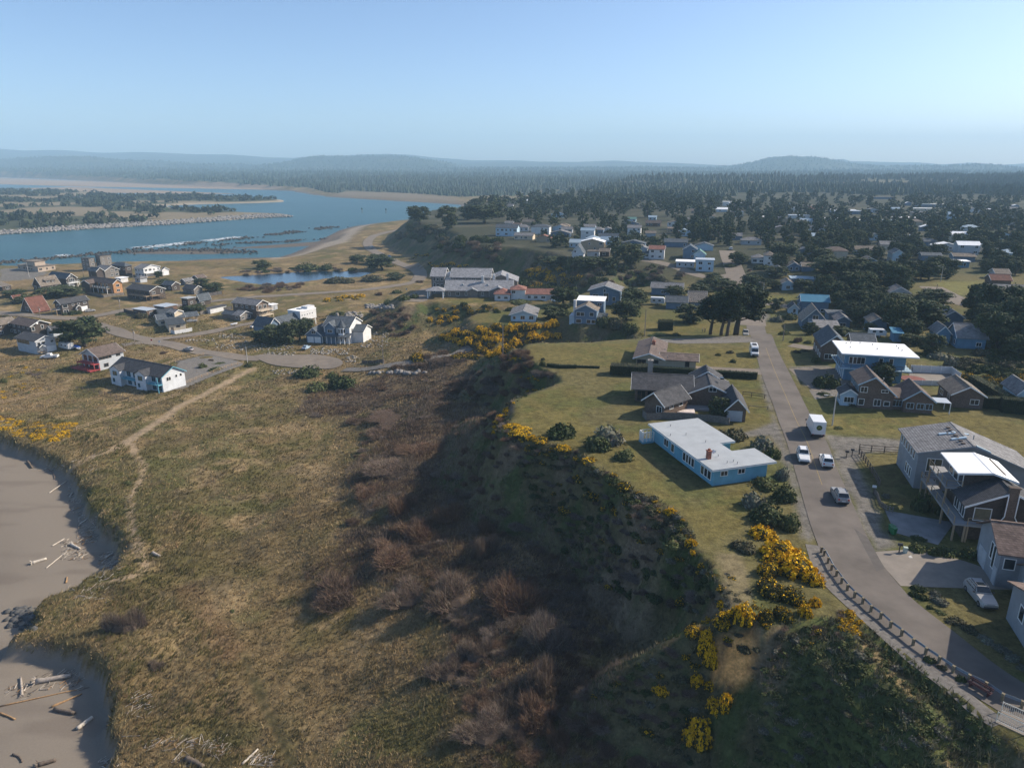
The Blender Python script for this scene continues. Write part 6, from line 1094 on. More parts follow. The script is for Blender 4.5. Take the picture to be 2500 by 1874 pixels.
# ---------------------------------------------------------------- trees one can pick out
big = [(150, 960, 340, 430, 'slender left hand trunk of the big cypress group'), (265, 972, 330, 480, 'second cypress from the left in the big roadside group'), (330, 975, 340, 520, 'third cypress from the left in the big roadside group'), (425, 962, 560, 540, 'broad forked cypress nearest the street, largest of the group')]
for i, (x, y, w_, h_, lab) in enumerate(big):
    q = Q('R5', x, y); g = G(*q); dep = proj(*g)[2]; k = w_ / 4.422 * dep / F / 9.2; hh = h_ / 4.422 * dep / F / 12; TREE_AT.append((g[0], g[1], 4)); plant('cypress', BIGT[i % 3], g, k, hh, lab, 'tree', 'big cypress group beside the street', RNG.uniform(-.5, .5))
NT = [('R4', 1700, 830, 380, 190, 0, 'low spreading cypress left of the big cypress group'), ('R4', 330, 645, 290, 200, 0, 'rounded dark tree beside the red roofed house drive'), ('R4', 190, 790, 280, 140, 0, 'wide low tree in front of the light blue house'), ('R4', 345, 710, 130, 90, 0, 'small dark tree behind the light blue house'), ('R4', 1100, 645, 290, 180, 0, 'pale trunked pine between the slate garage and trailer'),
 ('R4', 1010, 800, 320, 220, 0, 'large dark pine right of the blue annexed house'), ('R4', 1960, 395, 250, 100, 0, 'flat topped pine at the far street bend'), ('R4', 1560, 580, 280, 150, 0, 'pine in front of the long slate house'), ('R4', 1760, 560, 320, 150, 0, 'wide pine left of the barn roofed house'), ('R4', 1900, 500, 240, 150, 0, 'dark pine above the barn roofed house'), ('R4', 2040, 470, 320, 110, 0, 'spreading pine beside the far street'), ('R4', 1040, 215, 380, 240, 0, 'lone large pine on the brow of the far bluff'), ('R4', 620, 250, 330, 130, 0, 'dark pine on the far bluff slope'), ('R4', 250, 230, 330, 120, 0, 'dark pine lower down the far bluff slope'), ('R4', 840, 240, 200, 110, 0, 'small dark pine on the far bluff slope'),
 ('R5', 620, 485, 230, 170, 0, 'pine beside the lamp post at the cross street'), ('R5', 840, 475, 210, 110, 0, 'low pine left of the pale blue cottage'), ('R5', 860, 345, 290, 120, 0, 'pine behind the pale blue cottage'), ('R5', 1145, 475, 220, 110, 0, 'pine right of the pale blue cottage'), ('R5', 1400, 510, 350, 140, 0, 'broad pine behind the teal roofed house'), ('R5', 450, 190, 200, 120, 0, 'pine at the far end of the street'), ('R5', 920, 140, 340, 160, 0, 'large pine behind the large windowed house'), ('R5', 1350, 175, 360, 150, 0, 'dark pine behind the grey gabled bungalow'), ('R5', 1560, 360, 620, 230, 0, 'very broad pine right of the silver roof'), ('R5', 1720, 450, 420, 170, 0, 'spreading pine in the middle of the pine neighbourhood'), ('R5', 1650, 640, 330, 170, 0, 'pine right of the teal roof'), ('R5', 870, 680, 200, 120, 0, 'small tree at the corner garden left of the teal house'), ('R5', 1230, 960, 150, 130, 0, 'small cypress in front of the lichen roofed house'), ('R5', 1760, 880, 220, 220, 0, 'tall dark pine behind the white roofed building'), ('R5', 1880, 930, 120, 100, 0, 'reddish dark small tree by the brown roofed cottage'), ('R5', 1580, 960, 280, 90, 0, 'low dark tree behind the dark outbuilding'),
 ('R6', 430, 690, 310, 220, 0, 'rounded pine left of the small grey gabled house'), ('R6', 650, 660, 270, 160, 0, 'pine below the small grey gabled house'), ('R6', 880, 880, 340, 190, 0, 'wide pine above the blue garden shed'), ('R6', 1160, 880, 430, 290, 0, 'largest dark pine left of the grey skylight house'), ('R6', 900, 650, 320, 130, 0, 'flat pine right of the small grey gable'), ('R6', 1250, 650, 350, 170, 0, 'pine beside the pale side street'), ('R6', 1690, 755, 290, 200, 0, 'umbrella shaped pine beside the side street'), ('R6', 1900, 880, 440, 190, 0, 'broad pine right of the blue cottage'), ('R6', 2130, 920, 350, 200, 0, 'pine at the right edge above the blue cottage'), ('R6', 960, 1000, 280, 200, 0, 'pine behind the blue garden shed'), ('R6', 1195, 1165, 300, 220, 0, 'dark pine left of the blue cottage lawn'), ('R6', 2000, 1080, 380, 180, 0, 'dark pine right of the blue cottage porch'), ('R6', 2160, 1160, 300, 240, 0, 'dense dark pine at the right edge'), ('R6', 705, 1500, 290, 250, 0, 'bushy cypress between the white roofed building and shingled house'), ('R6', 2150, 740, 230, 130, 0, 'round pine before the right edge pale house'), ('R6', 1000, 1060, 230, 110, 0, 'low pine behind the white roofed building'), ('R6', 2140, 560, 130, 120, 0, 'small tree in front of the right edge pale house'),
 ('R1', 920, 1095, 420, 310, 0, 'big round cypress in the lower village'), ('R1', 520, 560, 330, 110, 0, 'low flat cypress behind the red cabin'), ('R1', 720, 545, 330, 110, 0, 'second low flat cypress behind the red cabin'), ('R1', 250, 610, 200, 80, 0, 'low dark cypress left of the red cabin'), ('R1', 170, 545, 230, 70, 0, 'dark shrubby tree at left of the village'), ('R1', 1720, 355, 90, 80, 0, 'small tree by the white porch house'), ('R1', 1790, 450, 170, 90, 0, 'dark tree by the small shingled cottage'),
 ('R2', 830, 1050, 220, 140, 0, 'left end conifer of the dark clump by the ornate house'), ('R2', 950, 1060, 280, 200, 0, 'second conifer of the dark clump by the ornate house'), ('R2', 1110, 1060, 280, 230, 0, 'tallest conifer of the dark clump by the ornate house'), ('R2', 1250, 1020, 260, 220, 0, 'right end conifer of the dark clump by the ornate house'), ('R2', 1310, 900, 170, 120, 0, 'conifer between the blue house and stilt house'), ('R2', 1630, 795, 170, 80, 0, 'low dark tree behind the ornate house'), ('R2', 330, 500, 200, 100, 0, 'dark tree by the pond meadow fence'), ('R2', 180, 440, 200, 90, 0, 'dark tree among the pond side cottages'), ('R2', 110, 700, 240, 70, 0, 'dark tree behind the weathered cottage'),
 ('T2', 150, 1080, 140, 72, 0, 'lone windswept tree on the bay beach dunes'), ('T2', 960, 1035, 140, 70, 0, 'small windswept tree beside the curving road'), ('T2', 1120, 1045, 180, 90, 0, 'tree inside the road curve'), ('T2', 1180, 1095, 240, 120, 0, 'dark tree at the pond end by the road'), ('T2', 1300, 1180, 150, 60, 0, 'low tree by the hotel road bend'),
 ('T2', 1500, 700, 190, 150, 0, 'leaning cypress at the tip of the far headland'), ('T2', 1750, 740, 210, 190, 0, 'second cypress on the far headland'), ('T2', 1990, 570, 170, 90, 0, 'high flat cypress on the far headland'), ('T2', 1930, 660, 220, 110, 0, 'dark cypress behind the headland houses'), ('T2', 2060, 690, 300, 150, 0, 'broad cypress behind the headland houses'), ('T2', 2180, 640, 200, 130, 0, 'right end cypress of the headland group')]
for (r, x, y, w_, h_, k, lab) in NT:
    put_tree(r, x, y, w_, h_, TREES, lab, None, 'pine_tree' if 'pine' in lab else 'cypress_tree' if 'cypress' in lab else 'tree')
# neighbourhood trees, scattered between the houses
def clear_of(x, y, r_):
    for f in FOOT:
        fx = sum(p[0] for p in f) / len(f); fy = sum(p[1] for p in f) / len(f)
        if (x - fx) ** 2 + (y - fy) ** 2 < 900 and pdist(f, np.array([x]), np.array([y]), True)[0] < r_: return False
        if (x - fx) ** 2 + (y - fy) ** 2 < 900 and inside(f, np.array([x]), np.array([y]))[0]: return False
    return True
RD = [FARRD, tip([(2272, 700), (2300, 715), (2330, 730), (2370, 745), (2460, 760), (2520, 765)])]
def scatter(poly, n, lo, hi, label, group, meshes, sp=5.0, front=6.0, tall=1.0, stuff=None):
    MB_ = []
    P = tip(poly); xs = [p[0] for p in P]; ys_ = [p[1] for p in P]; k = 0; tries = 0
    while k < n and tries < n * 30:
        tries += 1; q = (random.uniform(min(p[0] for p in poly), max(p[0] for p in poly)), random.uniform(min(p[1] for p in poly), max(p[1] for p in poly)))
        if not inside(poly, np.array([q[0]]), np.array([q[1]]))[0]: continue
        x, y = unp(*q, 25.0); s = random.uniform(lo, hi)
        if not clear_of(x, y, 2.5) or (front and any(not clear_of(x + x / y * f_, y + f_, 3.0) for f_ in (6, 12, 19))): continue
        if any(pdist(r_, np.array([x]), np.array([y]))[0] < 7 for r_ in RD): continue
        if any((x - a) ** 2 + (y - b_) ** 2 < (sp * .5) ** 2 for a, b_, _ in TREE_AT): continue
        if any(inside(Lp, np.array([x]), np.array([y]))[0] for Lp in LAWN): continue
        TREE_AT.append((x, y, s / 2)); m_ = meshes[random.randrange(len(meshes))]
        if stuff: MB_.append((m_[1], (x, y, hz(x, y) - .6), s / 9, s / 10 * random.uniform(.75, 1.15) * tall)); k += 1; continue
        plant('pine_tree', m_, (x, y, hz(x, y) - .2), s / 9, s / 10 * random.uniform(.75, 1.15) * tall, rel_label(label, x, y, 25, s > (lo + hi) / 2), 'tree', group); k += 1
    if stuff: tag(link(stuff, merge(stuff, MB_)), label, kind='stuff')
scatter([(1860, 640), (2000, 610), (2250, 600), (2500, 600), (2500, 680), (2290, 690), (2230, 720), (2300, 790), (2200, 830), (2060, 790), (1990, 750), (1950, 700), (1860, 700)], 80, 6, 10, 'dark shore pine among the houses right of the street', 'pines of the right hand neighbourhood', TREES, 7)
scatter([(2380, 780), (2500, 770), (2500, 880), (2430, 860), (2400, 830)], 14, 7, 11, 'dark pine in the grove at the right edge', 'pines of the right edge grove', TREES, 6)
scatter([(1640, 560), (1740, 545), (1960, 548), (2190, 565), (2200, 600), (2000, 606), (1760, 610), (1640, 600)], 75, 7, 11, 'pine of the dense belt across the town', 'dense pine belt across the town', FART[:2] + TREES[5:], 7, 5, 1.15)
scatter([(1200, 520), (1500, 510), (1560, 545), (1480, 560), (1300, 560), (1200, 545)], 34, 8, 12, 'cypress of the tall row behind the headland houses', 'tall cypress row behind the headland houses', FART, 8, 5, 1.15)
scatter([(1580, 490), (1830, 495), (1830, 545), (1580, 545)], 26, 9, 14, 'dark cypress mass in the middle of the far town', 'dark cypress mass of the far town', FART, 9, 5, 1.15)
scatter([(1200, 560), (1560, 560), (1640, 610), (1500, 650), (1400, 610), (1250, 590)], 80, 4, 8, 'small dark trees between the far bluff houses', '', FART, 6, 6, 1, 'bluff_town_trees')
scatter([(1830, 480), (2500, 470), (2500, 605), (2200, 590), (1830, 560)], 330, 7, 12, 'hazy dark trees filling the far town', '', FART, 7, 6, 1, 'town_trees')
scatter([(1130, 480), (1600, 465), (1830, 500), (1600, 520), (1200, 516)], 210, 9, 14, 'hazy woods beyond the headland', '', FART, 8, 0, 1, 'headland_woods')
scatter([(1900, 600), (2500, 590), (2500, 640), (1950, 650)], 40, 7, 11, 'pine behind the first rows of right hand houses', 'pines behind the right hand houses', TREES[5:], 6)
# ---------------------------------------------------------------- shrubs one can pick out
gs = [('T2', 530, 1108, 230, 70, SHRUBG, 'dark shrubs on the far pond bank'), ('T2', 710, 1100, 140, 60, SHRUBG, 'small dark shrub on the far pond bank'), ('T2', 830, 1215, 280, 80, SHRUBG, 'wide dark shrub on the near pond bank'), ('T2', 1110, 1200, 240, 75, SHRUBG, 'second wide dark shrub on the near pond bank'),  # evergreen and garden shrubs: region, foot x, foot y, width, height, set, label
 ('R2', 1370, 1435, 340, 150, SHRUBG, 'large evergreen mound in front of the turning circle'), ('R2', 1600, 1430, 170, 80, SHRUBG, 'small evergreen mound right of the large one'), ('R2', 1690, 1570, 330, 190, SHRUBG, 'right half of the low evergreen thicket below the turning circle'), ('R2', 1430, 1590, 300, 130, SHRUBG, 'left half of the low evergreen thicket below the turning circle'), ('R2', 700, 1310, 110, 55, SHRUBG, 'small bush at the end of the trail fence'), ('R2', 195, 1320, 110, 70, SHRUBY, 'round yellowish bush in the gravel yard bed'), ('R2', 340, 1360, 160, 60, SHRUBG, 'low bush in the gravel yard bed'), ('R2', 360, 1290, 180, 35, SHRUBY, 'flat bush at the back of the gravel yard bed'), ('R2', 290, 1250, 70, 40, WIL, 'tiny brown bush by the yard gate'),
 ('D', 1218, 952, 70, 42, SHRUBG, 'dark bush near the bluff edge on the lawn'), ('U1', 100, 0, 1, 1, None, ''), ('D', 1310, 962, 85, 52, SHRUBS, 'large silvery bush left of the blue house terrace'), ('D', 1285, 980, 70, 42, SHRUBG, 'low green bush below the silvery bush'), ('D', 1350, 998, 56, 30, SHRUBG, 'small dark bush on the lawn left of the blue house'), ('D', 1582, 955, 70, 36, SHRUBG, 'evergreen hedge bush behind the blue house roof'), ('D', 1645, 975, 58, 44, SHRUBS, 'round bush by the gravel entrance'), ('D', 1668, 992, 40, 30, SHRUBG, 'second round bush by the gravel entrance'), ('D', 1690, 1040, 40, 40, SHRUBS, 'tall bush at the right corner of the blue house'),
 ('D', 1650, 1060, 70, 30, SHRUBG, 'dark bush below the blue house corner'), ('D', 1695, 1085, 60, 40, SHRUBG, 'dark roadside bush below the blue house'), ('D', 1625, 1105, 70, 52, SHRUBS, 'pale flowering bush below the blue house'), ('D', 1660, 1135, 90, 50, SHRUBG, 'sprawling green bush above the orange gorse'), ('D', 1705, 1150, 60, 45, SHRUBG, 'green bush at the road edge above the gorse'), ('D', 1600, 1195, 60, 30, SHRUBG, 'dark bush left of the orange gorse'),
 ('S1', 130, 500, 560, 160, None, ''), ('R4', 110, 1300, 90, 80, SHRUBG, 'round topiary ball at the lawn edge'), ('R4', 115, 1240, 50, 50, SHRUBG, 'small bush behind the topiary ball'), ('S1', 680, 440, 240, 70, SHRUBG, 'bush against the cream house wall'), ('R4', 1440, 720, 180, 110, None, ''), ('S1', 1120, 305, 70, 40, SHRUBG, 'small lawn bush nearest the cream house'), ('S1', 1250, 280, 90, 50, SHRUBG, 'small lawn bush beside the van'), ('S1', 1280, 380, 80, 55, SHRUBG, 'small lawn bush near the driveway'),
 ('S1', 1130, 990, 270, 230, None, ''), ('S2', 90, 725, 220, 150, SHRUBG, 'round bush at the driveway of the shingled house'), ('S2', 200, 735, 110, 60, SHRUBY, 'yellow green bush beside the shingled house porch'), ('S2', 50, 830, 150, 60, SHRUBG, 'dark heather bed at the street corner'), ('S2', 300, 930, 220, 90, SHRUBG, 'dark shrub bed in front of the shingled house'), ('S2', 200, 1190, 120, 45, SHRUBG, 'dark bush at the foot of the lamp post'), ('S2', 1300, 450, 330, 120, SHRUBS, 'long silvery hedge behind the white patio wall, left half'), ('S2', 1430, 520, 180, 130, SHRUBS, 'silvery hedge behind the white patio wall, right half'), ('S2', 1180, 400, 190, 70, SHRUBG, 'dark hedge left of the silvery hedge'),
 ('S3', 720, 960, 130, 60, SHRUBS, 'pale green bush behind the picket fence'), ('S3', 1110, 1120, 230, 240, SHRUBG, 'large dark bush below the raised deck'), ('S3', 1290, 1150, 180, 130, SHRUBG, 'second dark bush below the raised deck'), ('S4', 1080, 230, 220, 110, SHRUBY, 'left bush of the yellow green roadside hedge'), ('S4', 1240, 255, 230, 120, SHRUBY, 'second bush of the yellow green roadside hedge'), ('S4', 1400, 275, 250, 120, SHRUBY, 'third bush of the yellow green roadside hedge'), ('S4', 1640, 295, 210, 150, SHRUBY, 'rounded right end bush of the yellow green hedge'), ('S4', 900, 90, 160, 50, SHRUBY, 'low hedge beside the concrete pad'), ('S4', 1060, 90, 180, 60, SHRUBG, 'dark hedge beside the concrete pad'),
 ('S4', 1060, 640, 170, 85, SHRUBG, 'dark bush at the driveway corner bed'), ('S4', 1010, 690, 110, 70, SHRUBG, 'small round bush in the corner bed'), ('S4', 1110, 740, 130, 85, SHRUBG, 'second round bush in the corner bed'), ('S4', 1250, 690, 120, 75, SHRUBS, 'pale bush in the corner bed'), ('S4', 1280, 790, 220, 110, SHRUBS, 'broad twiggy bush in the corner bed'), ('S4', 1185, 830, 90, 60, SHRUBG, 'dark bush at the street edge of the corner bed'), ('S4', 1300, 890, 160, 60, SHRUBG, 'low bush at the tip of the corner bed'),
 ('S4', 1450, 1010, 220, 100, SHRUBG, 'shaded dark bush along the street, upper one'), ('S4', 1620, 1100, 220, 90, SHRUBG, 'shaded dark bush along the street, lower one'), ('S4', 1800, 1210, 230, 90, SHRUBS, 'grey lavender clump along the street, upper one'), ('S4', 1950, 1310, 230, 90, SHRUBS, 'grey lavender clump along the street, middle one'), ('S4', 2080, 1410, 220, 90, SHRUBS, 'grey lavender clump along the street, lower one'), ('S4', 2180, 1490, 150, 80, SHRUBS, 'grey lavender clump along the street, last one'),
 ('S8', 1480, 545, 110, 75, SHRUBY, 'green bush under the guardrail, upper one'), ('S8', 1580, 590, 90, 55, SHRUBG, 'green bush under the guardrail, middle one'), ('S8', 1715, 680, 100, 70, SHRUBY, 'green bush under the guardrail, lower one'),
 ('R5', 880, 830, 170, 100, SHRUBS, 'rounded tan bush at the street corner'), ('R5', 1020, 800, 200, 80, SHRUBG, 'dark hedge left of the lichen roofed house'), ('R5', 950, 965, 140, 65, SHRUBG, 'umbrella shaped small bush beside the pole'), ('R5', 1080, 1050, 150, 90, WIL, 'round brown bush beside the pole'), ('R5', 1040, 1050, 80, 30, SHRUBY, 'low yellow bush beside the brown bush'), ('R5', 1210, 1060, 100, 50, SHRUBG, 'small green bush left of the dark brown gable'), ('R5', 1300, 1065, 100, 55, SHRUBG, 'green bush against the dark brown gable'), ('R5', 1090, 1160, 90, 50, SHRUBG, 'garden bush in the stony bed, left one'), ('R5', 1170, 1145, 90, 40, SHRUBG, 'garden bush in the stony bed, right one'), ('R5', 1290, 1270, 110, 110, SHRUBG, 'dark bush at the white roofed building corner'), ('R5', 1390, 1540, 290, 170, SHRUBG, 'large round dark shrub at the asphalt forecourt'), ('R5', 810, 735, 100, 60, SHRUBG, 'clipped shrub at the cross street'), ('R5', 360, 235, 160, 50, SHRUBY, 'pale scrub by the far street'), ('R5', 580, 280, 90, 35, WIL, 'brown scrub by the far street'), ('R5', 690, 260, 200, 60, SHRUBG, 'spiky dark hedge below the large windowed house'),
 ('R4', 760, 950, 240, 130, SHRUBG, 'dark shrub in the gorse ravine, left one'), ('R4', 900, 970, 240, 150, SHRUBG, 'dark shrub in the gorse ravine, middle one'), ('R4', 1040, 990, 220, 150, SHRUBG, 'dark shrub in the gorse ravine, right one'), ('R4', 780, 870, 260, 90, SHRUBG, 'dark shrub below the blue annexed house'), ('R4', 1550, 980, 120, 60, SHRUBG, 'dark shrub on the meadow behind the brown roof'), ('R4', 1400, 985, 300, 45, SHRUBG, 'low dark hedge line on the meadow edge'), ('R3', 2060, 760, 260, 90, SHRUBG, 'dark shrub right of the light blue house'), ('R3', 1620, 640, 330, 60, SHRUBG, 'dark hedge in front of the red roofed house'), ('R3', 1530, 710, 110, 60, SHRUBG, 'dark shrub at the back of the light blue house'),
 ('R3', 210, 620, 120, 60, SHRUBY, 'tan shrub on the hotel bank'), ('R3', 400, 590, 150, 70, SHRUBY, 'pale shrub on the hotel bank'), ('R3', 500, 570, 140, 60, SHRUBG, 'round planted island before the hotel'), ('R3', 110, 540, 110, 60, WIL, 'brown mound beside the hotel road'), ('R3', 300, 520, 130, 60, SHRUBY, 'yellowish shrub beside the hotel sign'), ('R3', 560, 400, 120, 40, WIL, 'brown scrub left of the hotel'),
 ('R1', 810, 745, 140, 60, SHRUBG, 'bush beside the silver car in the village'), ('R1', 700, 750, 70, 35, SHRUBG, 'small bush before the dark shingled house'), ('R1', 1310, 750, 130, 35, SHRUBG, 'low bush beside the bungalow fence'), ('R1', 1540, 790, 150, 90, SHRUBG, 'dark bush beside the cream bungalow'), ('R1', 1710, 740, 180, 70, SHRUBG, 'dark bush between the silver roofs'), ('R1', 1760, 1170, 110, 40, WIL, 'small brown bush on the grassy corner lot'), ('R1', 60, 770, 110, 30, SHRUBG, 'dark bush at the village street, left edge'), ('R1', 40, 1480, 90, 60, SHRUBG, 'dark green bush among the yellow dune plants'), ('R1', 890, 450, 80, 45, SHRUBG, 'dark bush right of the white balcony house'), ('R1', 1560, 1600, 120, 30, SHRUBG, 'dark low scrub on the dune grass by the trail'), ('S7', 1150, 862, 90, 35, SHRUBG, 'tiny dark bush beside the sandy trail'), ('S7', 1225, 1560, 70, 45, SHRUBG, 'tiny green bush at the trail fork'), ('T6', 165, 235, 40, 22, SHRUBG, 'tiny dark tuft on the open dune meadow')]
for (r, x, y, w_, h_, set_, lab) in gs:
    if set_ is None: continue
    put_bush(r, x, y, w_, h_, set_, lab, 'willow_bush' if set_ is WIL else 'shrub', part='twigs' if set_ is WIL else 'foliage')
put_tree('S1', 1130, 985, 270, 240, TREES[5:], 'rounded garden pine in front of the shingled house garage', name='pine_tree')
# gorse in flower
GO = [('S5', 1215, 185, 190, 100, 0, 'orange gorse clump at the top of the bluff lawn'), ('S5', 1330, 330, 300, 150, 0, 'big orange gorse bank beside the path, upper part'), ('S5', 1440, 440, 300, 170, 0, 'big orange gorse bank beside the path, middle part'), ('S5', 1545, 480, 160, 110, 0, 'big orange gorse bank beside the path, right end'), ('S5', 1270, 430, 180, 120, 2, 'greener gorse left of the orange bank'), ('S5', 1500, 690, 110, 110, 0, 'small orange gorse ball above the green slope'), ('S5', 1565, 620, 90, 80, 0, 'small orange gorse ball nearest the footpath'), ('S5', 1250, 560, 230, 130, 3, 'dark gorse between the orange clumps'), ('S5', 1420, 600, 200, 120, 3, 'dark gorse below the orange bank'), ('S5', 1230, 720, 130, 110, 3, 'brownish gorse at the head of the sand scarp'), ('S5', 1350, 720, 150, 110, 3, 'dark gorse at the head of the gully'),
 ('S5', 1090, 790, 170, 150, 0, 'round orange gorse on the brink of the sand scarp'), ('S5', 950, 800, 140, 110, 2, 'half flowering gorse left of the brink clump'), ('S5', 850, 930, 120, 110, 0, 'orange gorse at the top of the ridge strip'), ('S5', 850, 1040, 140, 140, 0, 'orange gorse in the middle of the ridge strip'), ('S5', 880, 1110, 100, 110, 0, 'orange gorse at the foot of the ridge strip'), ('S5', 770, 870, 130, 90, 2, 'half flowering gorse on the spur crest'), ('S5', 790, 1170, 110, 90, 1, 'scattered gorse below the ridge strip'), ('S5', 880, 1210, 100, 70, 1, 'yellow gorse tuft left of the green strip'), ('S5', 900, 1370, 130, 110, 1, 'yellow gorse on the lower ridge'), ('S5', 980, 1330, 110, 130, 1, 'tall yellow gorse on the lower ridge'), ('S5', 560, 1240, 110, 70, 1, 'small gorse on the shaded spur face'), ('S5', 800, 1590, 230, 190, 0, 'bright gorse mound at the bottom picture edge'), ('S5', 760, 240, 80, 70, 1, 'gorse tuft on the cliff brow, lower one'), ('S5', 770, 295, 60, 40, 1, 'tiny gorse tuft on the cliff brow'), ('S5', 630, 40, 100, 50, 1, 'gorse tuft on the cliff brow below the blue house'),
 ('U1', 540, 1500, 160, 130, 1, 'gorse tuft at the bluff edge in front of the blue house'), ('U1', 700, 1560, 60, 50, 1, 'small gorse tuft further down the bluff edge'), ('U1', 120, 1200, 120, 50, 2, 'thin gorse edge below the lawn, left'), ('U1', 340, 1330, 130, 50, 2, 'thin gorse edge below the lawn, right'), ('D', 1130, 945, 60, 16, 1, 'gorse strip on the tip of the lawn finger'), ('D', 1105, 930, 40, 14, 1, 'gorse tuft at the tip of the lawn finger'), ('D', 1215, 985, 50, 14, 2, 'gorse edge along the lawn brow'), ('D', 1270, 1010, 50, 18, 2, 'gorse edge left of the blue house'), ('D', 1170, 965, 50, 16, 2, 'gorse edge below the dark lawn bush')]
for (r, x, y, w_, h_, k, lab) in GO: put_bush(r, x, y, w_, h_, [GORSE[k]], lab, 'gorse_bush', 'gorse', 'gorse in flower along the bluff')
def band(poly, n, lo, hi, meshes, label, group, name, cat, hr=(.45, .7), part='foliage', z=25.0, sp=.55, stuff=None):
    MB_ = []; k = tries = 0; P = np.array(poly, float)
    while k < n and tries < n * 25:
        tries += 1; q = (random.uniform(P[:, 0].min(), P[:, 0].max()), random.uniform(P[:, 1].min(), P[:, 1].max()))
        if not inside(poly, np.array([q[0]]), np.array([q[1]]))[0]: continue
        x, y, zz = G(*q); s = random.uniform(lo, hi)
        if stuff and (inside(SCARPP, np.array([x]), np.array([y]))[0] or inside(SCARP2, np.array([x]), np.array([y]))[0]): continue
        if any((x - a) ** 2 + (y - b_) ** 2 < ((s / 2 + r_) * sp) ** 2 for a, b_, r_ in BUSH_AT) or not clear_of(x, y, 1.0): continue
        BUSH_AT.append((x, y, s / 2)); k += 1
        if stuff: MB_.append((meshes[random.randrange(len(meshes))], (x, y, zz - .15), s / 2, s * random.uniform(*hr))); continue
        plant(name, meshes[random.randrange(len(meshes))], (x, y, zz - .15), s / 2, s * random.uniform(*hr), rel_label(label, x, y, zz, s > (lo + hi) / 2), cat, group, part=part)
    if stuff: tag(link(stuff, merge(stuff, MB_)), label, kind='stuff')
band(QL('R3', 760, 990, 1000, 920, 1180, 900, 1400, 870, 1700, 880, 1980, 830, 2100, 1000, 1900, 1040, 1640, 1060, 1450, 1180, 1300, 1200, 1150, 1090, 950, 1050), 85, 3.0, 5.4, [GORSE[0], GORSE[1], GORSE[2]], 'flowering gorse bush on the bank of the gorse ravine', 'gorse covering the ravine bank', 'gorse_bush', 'gorse')
band(QL('R3', 640, 820, 760, 660, 850, 640, 960, 640, 960, 800, 800, 860), 10, 2.5, 4.5, [GORSE[1], GORSE[2]], 'gorse bush on the slope below the hotel lawn', 'gorse below the hotel lawn', 'gorse_bush', 'gorse')
band(QL('R3', 900, 640, 1400, 640, 1450, 720, 1100, 740), 10, 3, 5, [GORSE[3], GORSE[2], SHRUBG[0]], 'dark gorse in the gully beside the hotel lawn', 'dark gorse beside the hotel lawn', 'gorse_bush', 'gorse')
band(QL('R3', 1700, 280, 1850, 240, 2100, 260, 2180, 430, 2000, 420, 1750, 330), 14, 4, 6, [GORSE[1], GORSE[0]], 'orange gorse on the mound behind the hotel', 'gorse on the mound behind the hotel', 'gorse_bush', 'gorse')
band(QL('R3', 620, 190, 1000, 190, 1100, 220, 760, 240), 10, 4, 6, [GORSE[1], GORSE[2]], 'gorse strip between the bay road and hotel', 'gorse strip behind the hotel', 'gorse_bush', 'gorse', (.3, .45))
band(QL('R3', 380, 130, 560, 80, 700, 100, 520, 150), 6, 4, 6, [GORSE[2]], 'gorse patch beside the bay road', 'gorse patch beside the bay road', 'gorse_bush', 'gorse', (.3, .45))
band(QL('R2', 1440, 590, 1650, 560, 1950, 540, 1960, 565, 1600, 610), 9, 4, 6, [GORSE[1], GORSE[2]], 'gorse patch on the meadow behind the stilt house', 'gorse patch on the meadow', 'gorse_bush', 'gorse', (.25, .4))
band(QL('R3', 1560, 330, 2200, 140, 2210, 480, 1750, 480), 26, 5, 8, [SHRUBG[0], SHRUBG[1], GORSE[3]], 'dark scrub on the far gully slope', 'dark scrub of the far gully', 'shrub', 'shrub')
band(QL('R4', 0, 120, 560, 150, 900, 260, 820, 480, 300, 470, 0, 470), 30, 5, 8, [SHRUBG[0], GORSE[3], WIL[0], SHRUBG[3]], 'dark scrub on the slope under the far bluff houses', 'dark scrub under the far bluff houses', 'shrub', 'shrub')
band(QL('R4', 900, 250, 1250, 200, 1750, 370, 1500, 390, 1000, 460), 24, 4, 7, [WIL[0], WIL[2], SHRUBG[3], SHRUBG[0]], 'brown scrub below the lane on the far bluff', 'brown scrub below the far lane', 'shrub', 'shrub')
band(QL('T2', 1200, 800, 1450, 700, 1700, 740, 1760, 860, 1500, 860), 20, 7, 11, [SHRUBG[0], SHRUBG[3]], 'dark scrub on the headland slope', 'dark scrub of the headland slope', 'shrub', 'shrub')
band(QL('T2', 1620, 900, 1850, 820, 2210, 860, 2210, 1030, 1900, 980), 24, 6, 10, [SHRUBG[0], SHRUBG[3], WIL[0]], 'dark scrub on the far bluff slope facing the bay', 'dark scrub of the far bluff slope', 'shrub', 'shrub')
band(QL('R2', 520, 470, 800, 430, 1100, 400, 1320, 400, 1300, 470, 900, 500, 600, 490), 16, 5, 9, WIL, 'bare brown willow thicket on the near pond bank', 'willow thicket on the near pond bank', 'willow_bush', 'bush', (.3, .5), 'twigs')
band(QL('R2', 430, 300, 700, 260, 1200, 240, 1500, 230, 1900, 270, 1100, 290, 600, 320), 16, 4, 8, [WIL[0], WIL[2], SHRUBG[0]], 'brown scrub on the far pond bank', 'scrub on the far pond bank', 'shrub', 'shrub', (.3, .45))
band(QL('R3', 0, 700, 350, 680, 500, 900, 300, 1000, 0, 830), 18, 4, 7, [WIL[0], WIL[1]], 'bare brown willow on the slope above the rock garden', 'willows above the rock garden', 'willow_bush', 'bush', (.4, .6), 'twigs')
